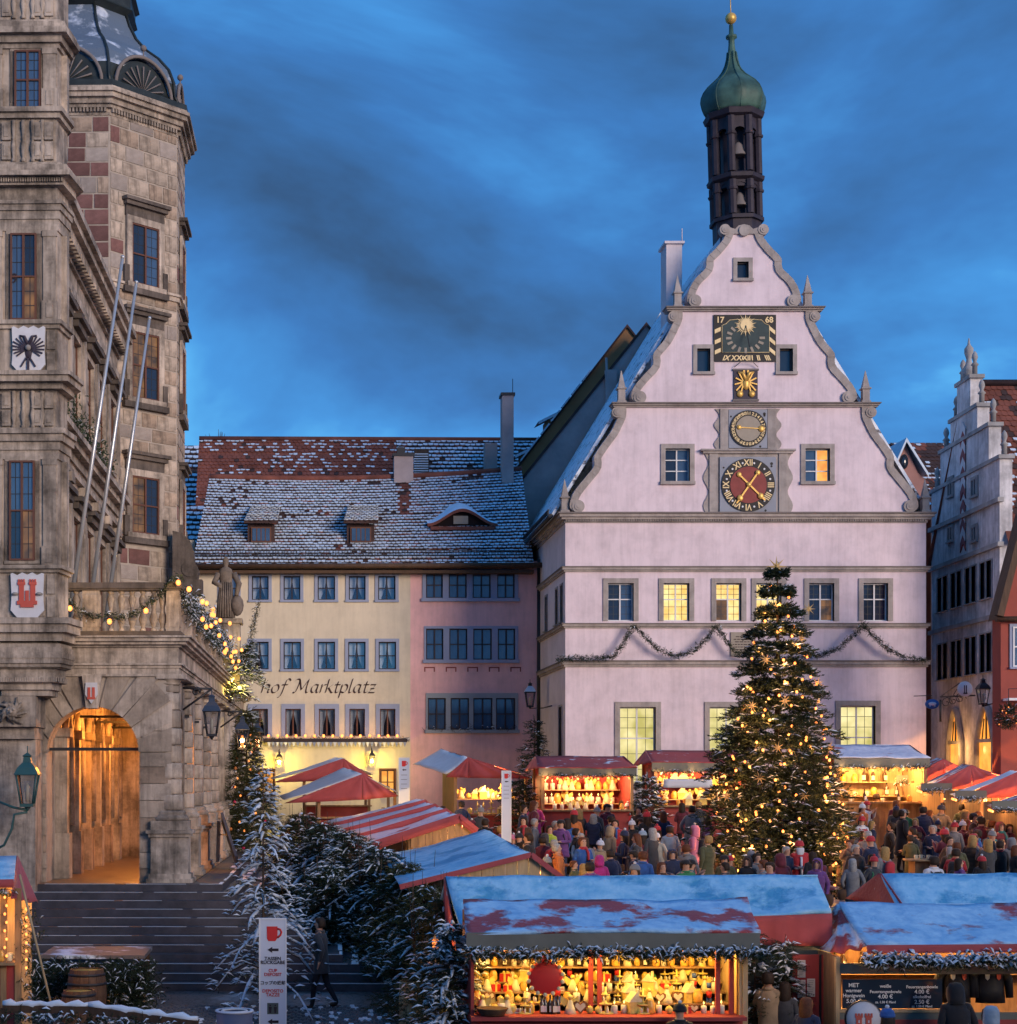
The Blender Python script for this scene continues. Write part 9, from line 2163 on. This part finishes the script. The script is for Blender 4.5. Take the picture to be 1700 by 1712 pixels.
def pm(fn,nm): b = MB(); fn(b); me = b.mesh(nm); [me.materials.append(MAT['snow']) for _ in range(1 + max(b.m or [0]))]; return me
def coat_b(b,hem=.70,fl=1.0,q=False):
 pr_ = [(.205 * fl,hem),(.215 * fl,hem + .01),(.20,.92),(.185,1.06),(.19,1.20),(.205,1.34),(.17,1.44),(.085,1.50),(.075,1.51)]
 if q:      # quilted
  pr_ = [(np.interp(z,[p[1] for p in pr_[:7]],[p[0] for p in pr_[:7]]) + .012 * abs(math.sin((z - hem) * 28)),z) for z in np.linspace(hem,1.44,24)] + pr_[7:]
 b.lathe(pr_,(0,.0,0),18,sy=.74)
 b.v = [(x + .012 * mnoise.noise(Vector((x * 9,y * 9,z * 7))),y + .016 * mnoise.noise(Vector((x * 8,y * 8 + 5,z * 6))),z) for x,y,z in b.v]
 b.tube([(0,-.155,hem + .02),(0,-.150,1.0),(0,-.150,1.30),(0,-.09,1.47)],.007,4,1)
 b.lathe([(.075,1.475),(.10,1.49),(.098,1.535),(.07,1.53)],(0,.005,0),14)
def coat_long(b): coat_b(b,.50,1.12)
def coat_quilt(b): coat_b(b,.74,1.04,True)
def hair_short(b): b.lathe([(.098,1.585),(.108,1.63),(.110,1.69),(.100,1.74),(.07,1.772),(.001,1.785)],(0,.012,0),14,sy=1.02); b.v = [(x,y + (.035 if (y < -.02 and z < 1.70) else 0) + (.05 if (y < -.05 and z < 1.69) else 0),z) for x,y,z in b.v]
def hair_long(b): b.lathe([(.085,1.40),(.115,1.46),(.118,1.56),(.112,1.65),(.105,1.73),(.07,1.775),(.001,1.788)],(0,.02,0),14,sy=1.0); b.v = [(x * (1 if z > 1.5 else 1.05),y + (.06 if (y < -.03 and z < 1.70) else 0),z) for x,y,z in b.v]
def beanie(b): b.lathe([(.108,1.665),(.118,1.67),(.118,1.705),(.112,1.71),(.105,1.75),(.07,1.80),(.001,1.815)],(0,-.005,0),14); b.sphere((0,-.005,1.835),.035,8,6,1)
def cap(b): b.lathe([(.106,1.68),(.11,1.70),(.10,1.75),(.06,1.785),(.001,1.79)],(0,-.005,0),14); b.prism_xy([(-.08,-.08),(.08,-.08),(.06,-.18),(-.06,-.18)],1.685,1.70)
def hood(b): b.lathe([(.12,1.47),(.128,1.55),(.125,1.64),(.118,1.72),(.08,1.785),(.001,1.80)],(0,.015,0),16,sy=1.05); b.v = [(x,y + (.055 if (y < -.06 and z < 1.72) else 0),z) for x,y,z in b.v]; b.tube([(.085,-.075,1.54),(.095,-.085,1.62),(.075,-.09,1.71),(0,-.09,1.745),(-.075,-.09,1.71),(-.095,-.085,1.62),(-.085,-.075,1.54)],.018,6,1)
def scarf(b): b.lathe([(.075,1.465),(.105,1.475),(.11,1.51),(.09,1.545),(.07,1.54)],(0,-.005,0),14); b.tube([(.04,-.10,1.49),(.05,-.16,1.38),(.05,-.165,1.20)],[.035,.035,.03],6)
def backpack(b): b.lathe([(.10,1.0),(.135,1.02),(.14,1.2),(.13,1.36),(.08,1.43),(.001,1.44)],(0,.215,0),12,sy=.7); b.lathe([(.08,1.04),(.085,1.16),(.05,1.2)],(0,.30,0),10,sy=.5); [b.tube([(s * .10,.15,1.40),(s * .115,.0,1.475),(s * .12,-.14,1.35),(s * .15,-.06,1.12),(s * .11,.15,1.06)],.016,5) for s in (-1,1)]
def bag(b): b.lathe([(.001,.70),(.12,.70),(.13,.85),(.11,.96),(.001,.97)],(.28,.04,0),10,sx=1.0,sy=.5); b.tube([(.22,.04,.95),(.16,.02,1.30),(.05,.10,1.47),(-.10,.04,1.44)],.012,5)
PM = {'coat': pm(coat_b,'coat'),'long': pm(coat_long,'coat'),'quilt': pm(coat_quilt,'coat'),'short_hair': pm(hair_short,'hair'),'long_hair': pm(hair_long,'hair'),'beanie': pm(beanie,'knit_hat'),'cap': pm(cap,'cap'),'hood': pm(hood,'hood'),'eyes': pm(lambda b: [b.sphere((q * .033,-.097,1.672),.011,6,4) for q in (-1,1)],'eyes'),'scarf': pm(scarf,'scarf'),'backpack': pm(backpack,'backpack'),'bag': pm(bag,'shoulder_bag')}
for me_ in PM.values():
 me_.polygons.foreach_set('use_smooth',[True] * len(me_.polygons))
USED = {}
def solve_y(hpy,h):
 lo,hi = 18.0,63.0
 for _ in range(50):
  m_ = (lo + hi) / 2; py = VY - (ground(m_) + h - CZ) * F / m_
  if py > hpy: lo = m_
  else: hi = m_
 return (lo + hi) / 2
WHERE_Y = []
def person(px,hpy,coat,hat=('short_hair','dark brown'),pose='arms down',rz=180,h=1.72,trousers='trousers_dark',extra=None,long=False,where=None,y=None,label=None,group=None):
 y = y or solve_y(hpy,h); x = PX(px,y); s = h / 1.78
 kind,hc = hat; hn = hc or ''
 root_label = label
 if not root_label:
  hd = {'short_hair': hn + ' hair','long_hair': 'long ' + hn + ' hair','beanie': hn + ' knit hat','cap': hn + ' cap','hood': 'hood up'}[kind]
  ex = '' if not extra else {'scarf': ' and ' + extra[1] + ' scarf','backpack': ' with ' + extra[1] + ' backpack','bag': ' with ' + extra[1] + ' shoulder bag'}[extra[0]]
  root_label = ('child' if h < 1.4 else 'person') + ' in ' + ('long ' if long else '') + coat + ' coat, ' + hd + ex + (' ' + where if where else '')
 o = bpy.data.objects.new('person',BODY[pose]); COL.objects.link(o)
 o.location = (x,y,ground(y)); o.rotation_euler = (0,0,R(rz)); o.scale = (s * (.94 + .16 * ((px * 13.7) % 1)),s * (.95 + .14 * ((px * 7.3) % 1)),s)
 cm = 'coat_' + coat.replace(' ','_'); o.rotation_euler.x = .09 * math.sin(px * 3.1); o.rotation_euler.y = .05 * math.sin(px * 5.3)
 for i,m_ in enumerate(('skin_fair',cm,trousers,'boot','eye')): o.material_slots[i].link = 'OBJECT'; o.material_slots[i].material = MAT[m_]
 tag(o,root_label,'person',group); WM[o.name] = Matrix.Identity(4)
 def acc(me,m_): c = inst(me.name.split('.')[0],me,o,ms=m_); return c
 acc(PM['long' if long else ('quilt' if int(px * 7) % 2 else 'coat')],[cm,'iron'])
 hm = ('hair_' + hc.replace(' ','_')) if 'hair' in kind else ('coat_' + (hc or coat).replace(' ','_'))
 if kind in ('beanie','hood'): acc(PM[kind],[hm,('coat_white' if int(px * 3) % 3 == 0 else hm) if kind == 'beanie' else 'coat_brown'])
 elif kind == 'cap': acc(PM['short_hair'],['hair_dark_brown']); acc(PM['cap'],[hm])
 else: acc(PM[kind],[hm])
 if kind == 'beanie' and (int(px) % 2): acc(PM['long_hair'],['hair_dark_brown']).scale = (.97,.97,.96)
 acc(PM['eyes'],['eye'])
 if extra: acc(PM[extra[0]],['coat_' + extra[1].replace(' ','_')])
 USED[root_label] = USED.get(root_label,0) + 1
 return o
SH,LH,BE,CA,HO = 'short_hair','long_hair','beanie','cap','hood'
person(920,1380,'lime yellow',(SH,'dark brown'),'cup',20); person(912,1398,'maroon',(SH,'dark brown'),'arms down',170,1.66); person(932,1372,'orange',(SH,'grey'),'cup',40); person(951,1368,'bright blue',(LH,'dark brown'),'both',160,extra=('scarf','green'))
person(968,1384,'black',(SH,'dark brown'),'pockets',100,1.78); person(1012,1381,'beige',(HO,None),'cup',120); person(1031,1370,'red',(SH,'dark brown'),'arms down',-20,extra=('scarf','bright blue')); person(998,1430,'magenta',(HO,None),'arms down',175,1.62,extra=('bag','black')); person(966,1438,'olive green',(SH,'auburn'),'arms down',60,1.5)
person(1028,1420,'navy blue',(SH,'dark brown'),'both',200); person(1072,1419,'magenta',(BE,'cream'),'arms down',170,1.45,extra=('backpack','pale blue')); person(1077,1390,'maroon',(BE,'pale blue'),'arms down',185); person(1104,1393,'cream',(BE,'white'),'pockets',150,1.64,long=True); person(1122,1380,'pale blue',(CA,'bright blue'),'arms down',165,1.74,extra=('scarf','orange'))
person(1127,1420,'navy blue',(HO,None),'both',5,1.68); person(1154,1380,'dark grey',(BE,'navy blue'),'cup',30); person(888,1368,'grey',(SH,'grey'),'cup',80); person(870,1345,'navy blue',(SH,'dark brown'),'arms down',60,1.82); person(992,1351,'dark grey',(BE,'grey'),'cup',140); person(971,1352,'brown',(LH,'blond'),'both',210)
person(1065,1348,'brown',(SH,'dark brown'),'cup',-30,1.78); person(1090,1362,'olive green',(SH,'dark brown'),'pockets',150,1.76); person(1110,1356,'navy blue',(LH,'auburn'),'arms down',190); person(1143,1342,'maroon',(LH,'dark brown'),'cup',170,1.68); person(1166,1340,'dark grey',(SH,'blond'),'arms down',160); person(1180,1364,'purple',(LH,'dark brown'),'pockets',100)
person(883,1406,'dark grey',(LH,'dark brown'),'arms down',40,1.5); person(858,1397,'red',(BE,'pink'),'both',200,1.6); person(874,1394,'black',(BE,'black'),'arms down',180,1.66); person(1220,1432,'maroon',(BE,'red'),'both',20,1.62); person(1246,1432,'black',(HO,None),'cup',-30,1.66); person(1263,1424,'navy blue',(BE,'grey'),'arms down',190,1.7)
person(1423,1324,'grey',(CA,'red'),'arms down',180,1.8); person(1468,1326,'brown',(SH,'dark brown'),'cup',150,1.86); person(1495,1338,'maroon',(LH,'auburn'),'arms down',200,1.74); person(1449,1340,'white',(BE,'red'),'phone',30,1.7,extra=('scarf','maroon')); person(1439,1364,'black',(LH,'dark brown'),'both',120,1.62); person(1452,1372,'navy blue',(LH,'blond'),'arms down',90,1.5)
person(1481,1374,'black',(SH,'dark brown'),'walk',250,1.72,'denim'); person(1508,1353,'black',(CA,'grey'),'pockets',100,1.86,long=True); person(1551,1348,'navy blue',(SH,'dark brown'),'both',185,1.8,'denim'); person(1579,1341,'brown',(LH,'dark brown'),'cup',200,1.72); person(1606,1344,'olive green',(SH,'dark brown'),'arms down',180,1.8); person(1635,1359,'brown',(CA,'dark grey'),'cup',60,1.78)
person(1592,1376,'grey',(BE,'red'),'arms down',150,1.68); person(1593,1398,'brown',(SH,'dark brown'),'pockets',20,1.74,'denim',extra=('scarf','black')); person(1637,1394,'red',(HO,None),'both',60,1.7); person(1672,1405,'black',(SH,'dark brown'),'arms down',190,1.66,extra=('scarf','red')); person(1692,1400,'grey',(HO,None),'arms down',180,1.7); person(1689,1377,'maroon',(LH,'dark brown'),'cup',0,1.7)
person(1455,1402,'purple',(BE,'pale blue'),'arms down',180,1.55,extra=('scarf','pink')); person(1462,1428,'dark grey',(LH,'dark brown'),'arms down',160,1.5,extra=('bag','pink')); person(1312,1414,'navy blue',(SH,'grey'),'cup',30,1.66); person(1358,1424,'black',(LH,'dark brown'),'arms down',200,1.6); person(1533,1384,'black',(SH,'dark brown'),'both',240,1.7); person(1655,1370,'cream',(LH,'blond'),'cup',90,1.66)
# near the camera
person(1290,1625,'beige',(SH,'dark brown'),'phone',160,1.76,'trousers_dark',label='person in beige hooded jacket with dark hair, back turned, between the slim firs'); person(1310,1642,'dark grey',(LH,'dark brown'),'arms down',150,1.62,where='beside the red notice board'); person(1348,1668,'navy blue',(LH,'auburn'),'arms down',130,1.62,where='before the red notice board'); person(1134,1680,'black',(BE,'black'),'arms down',180,1.55,where='at the gift stall counter')
person(1487,1686,'navy blue',(BE,'bright blue'),'arms down',180,1.6,where='beside the round crest sign'); person(1608,1645,'black',(HO,None),'arms down',180,1.82,where='under the hanging jackets'); person(1655,1682,'pale blue',(HO,None),'arms down',190,1.66,where='at the drinks stall')
person(540,1548,'dark grey',(SH,'dark brown'),'walk',250,1.75,where='walking past the stone steps',y=33.0)
# by the stalls on the left
person(800,1346,'dark grey',(BE,'grey'),'cup',170,1.74,y=52.0); person(797,1372,'pink',(BE,'maroon'),'arms down',200,1.62); person(812,1368,'black',(CA,'black'),'cup',150,1.7); person(745,1352,'brown',(LH,'dark brown'),'arms down',100,1.66,y=54.0); person(770,1355,'navy blue',(SH,'dark brown'),'pockets',190,1.76,y=55.0); person(843,1380,'purple',(SH,'blond'),'walk',120,1.7)
# the rest of the crowd between them
rs = random.Random(99); cn = ['black','navy blue','dark grey','brown','maroon','grey','olive green','purple','teal','bright blue','red','beige','green','cream','magenta','pink','white','orange','pale blue']; k = 0
hats = [(SH,'dark brown'),(SH,'blond'),(SH,'grey'),(LH,'dark brown'),(LH,'blond'),(LH,'auburn'),(SH,'auburn'),(SH,'dark brown'),(LH,'grey'),(BE,'red'),(BE,'grey'),(BE,'navy blue'),(BE,'white'),(CA,'black'),(CA,'brown'),(HO,None)]
zone = [(852,1195,1338,1448,40),(1415,1565,1335,1440,18),(1560,1700,1338,1445,26),(1200,1420,1425,1448,8)]
for (a,b,c,d,n) in zone:
 t = 0
 while t < n:
  px = rs.uniform(a,b); py = rs.uniform(c,d); h = rs.uniform(1.52,1.88); cc = rs.choice(cn[:8] if rs.random() < .5 else cn); ht = rs.choice(hats); ex = rs.choice([None,None,None,('scarf',rs.choice(['red','grey','cream','teal'])),('backpack',rs.choice(['black','red','green'])),('bag','brown')])
  y = solve_y(py,h); x = PX(px,y)
  if math.hypot(x - tx,y - TY) < 2.6: continue
  if any(math.hypot(x - q[0],y - q[1]) < .38 for q in WHERE_Y): t += .05; continue
  WHERE_Y.append((x,y)); person(px,py,cc,ht,rs.choice(list(POSES)),rs.choice([150,170,190,210,20,-30,90,250]),h,rs.choice(['trousers_dark','denim','trousers_grey']),ex,rs.random() < .3); t += 1
# figures that still share a label are told apart only by where they stand
byl = {}
for o in bpy.data.objects:
 if o.get('category') == 'person': byl.setdefault(o['label'],[]).append(o)
for l_,os_ in byl.items():
 if len(os_) > 1:
  for o in os_: o['group'] = 'people: ' + l_
# Father Christmas figure by the tree
c_y = 44.0; sx_ = PX(1338,c_y); sg = PZ(1388,c_y) - 1.72
sn = person(1338,1388,'red',(BE,'red'),'both',0,1.75,label='Father Christmas figure in red coat and hat with white beard before the tree',y=44.2)
sn['category'] = 'figure'; sn.name = 'father_christmas'
b = MB(); b.lathe([(.02,1.36),(.07,1.42),(.095,1.52),(.10,1.60),(.085,1.625)],(0,-.075,0),12,sy=.55); me = b.mesh('beard'); me.materials.append(MAT['coat_white']); c = inst('beard',me,sn)
b = MB(); b.lathe([(.215,.69),(.235,.70),(.235,.76),(.215,.77)],(0,0,0),16,sy=.75); b.tube([(0,-.165,.76),(0,-.16,1.40)],.03,6); me = b.mesh('fur_trim'); me.materials.append(MAT['coat_white']); inst('fur_trim',me,sn)
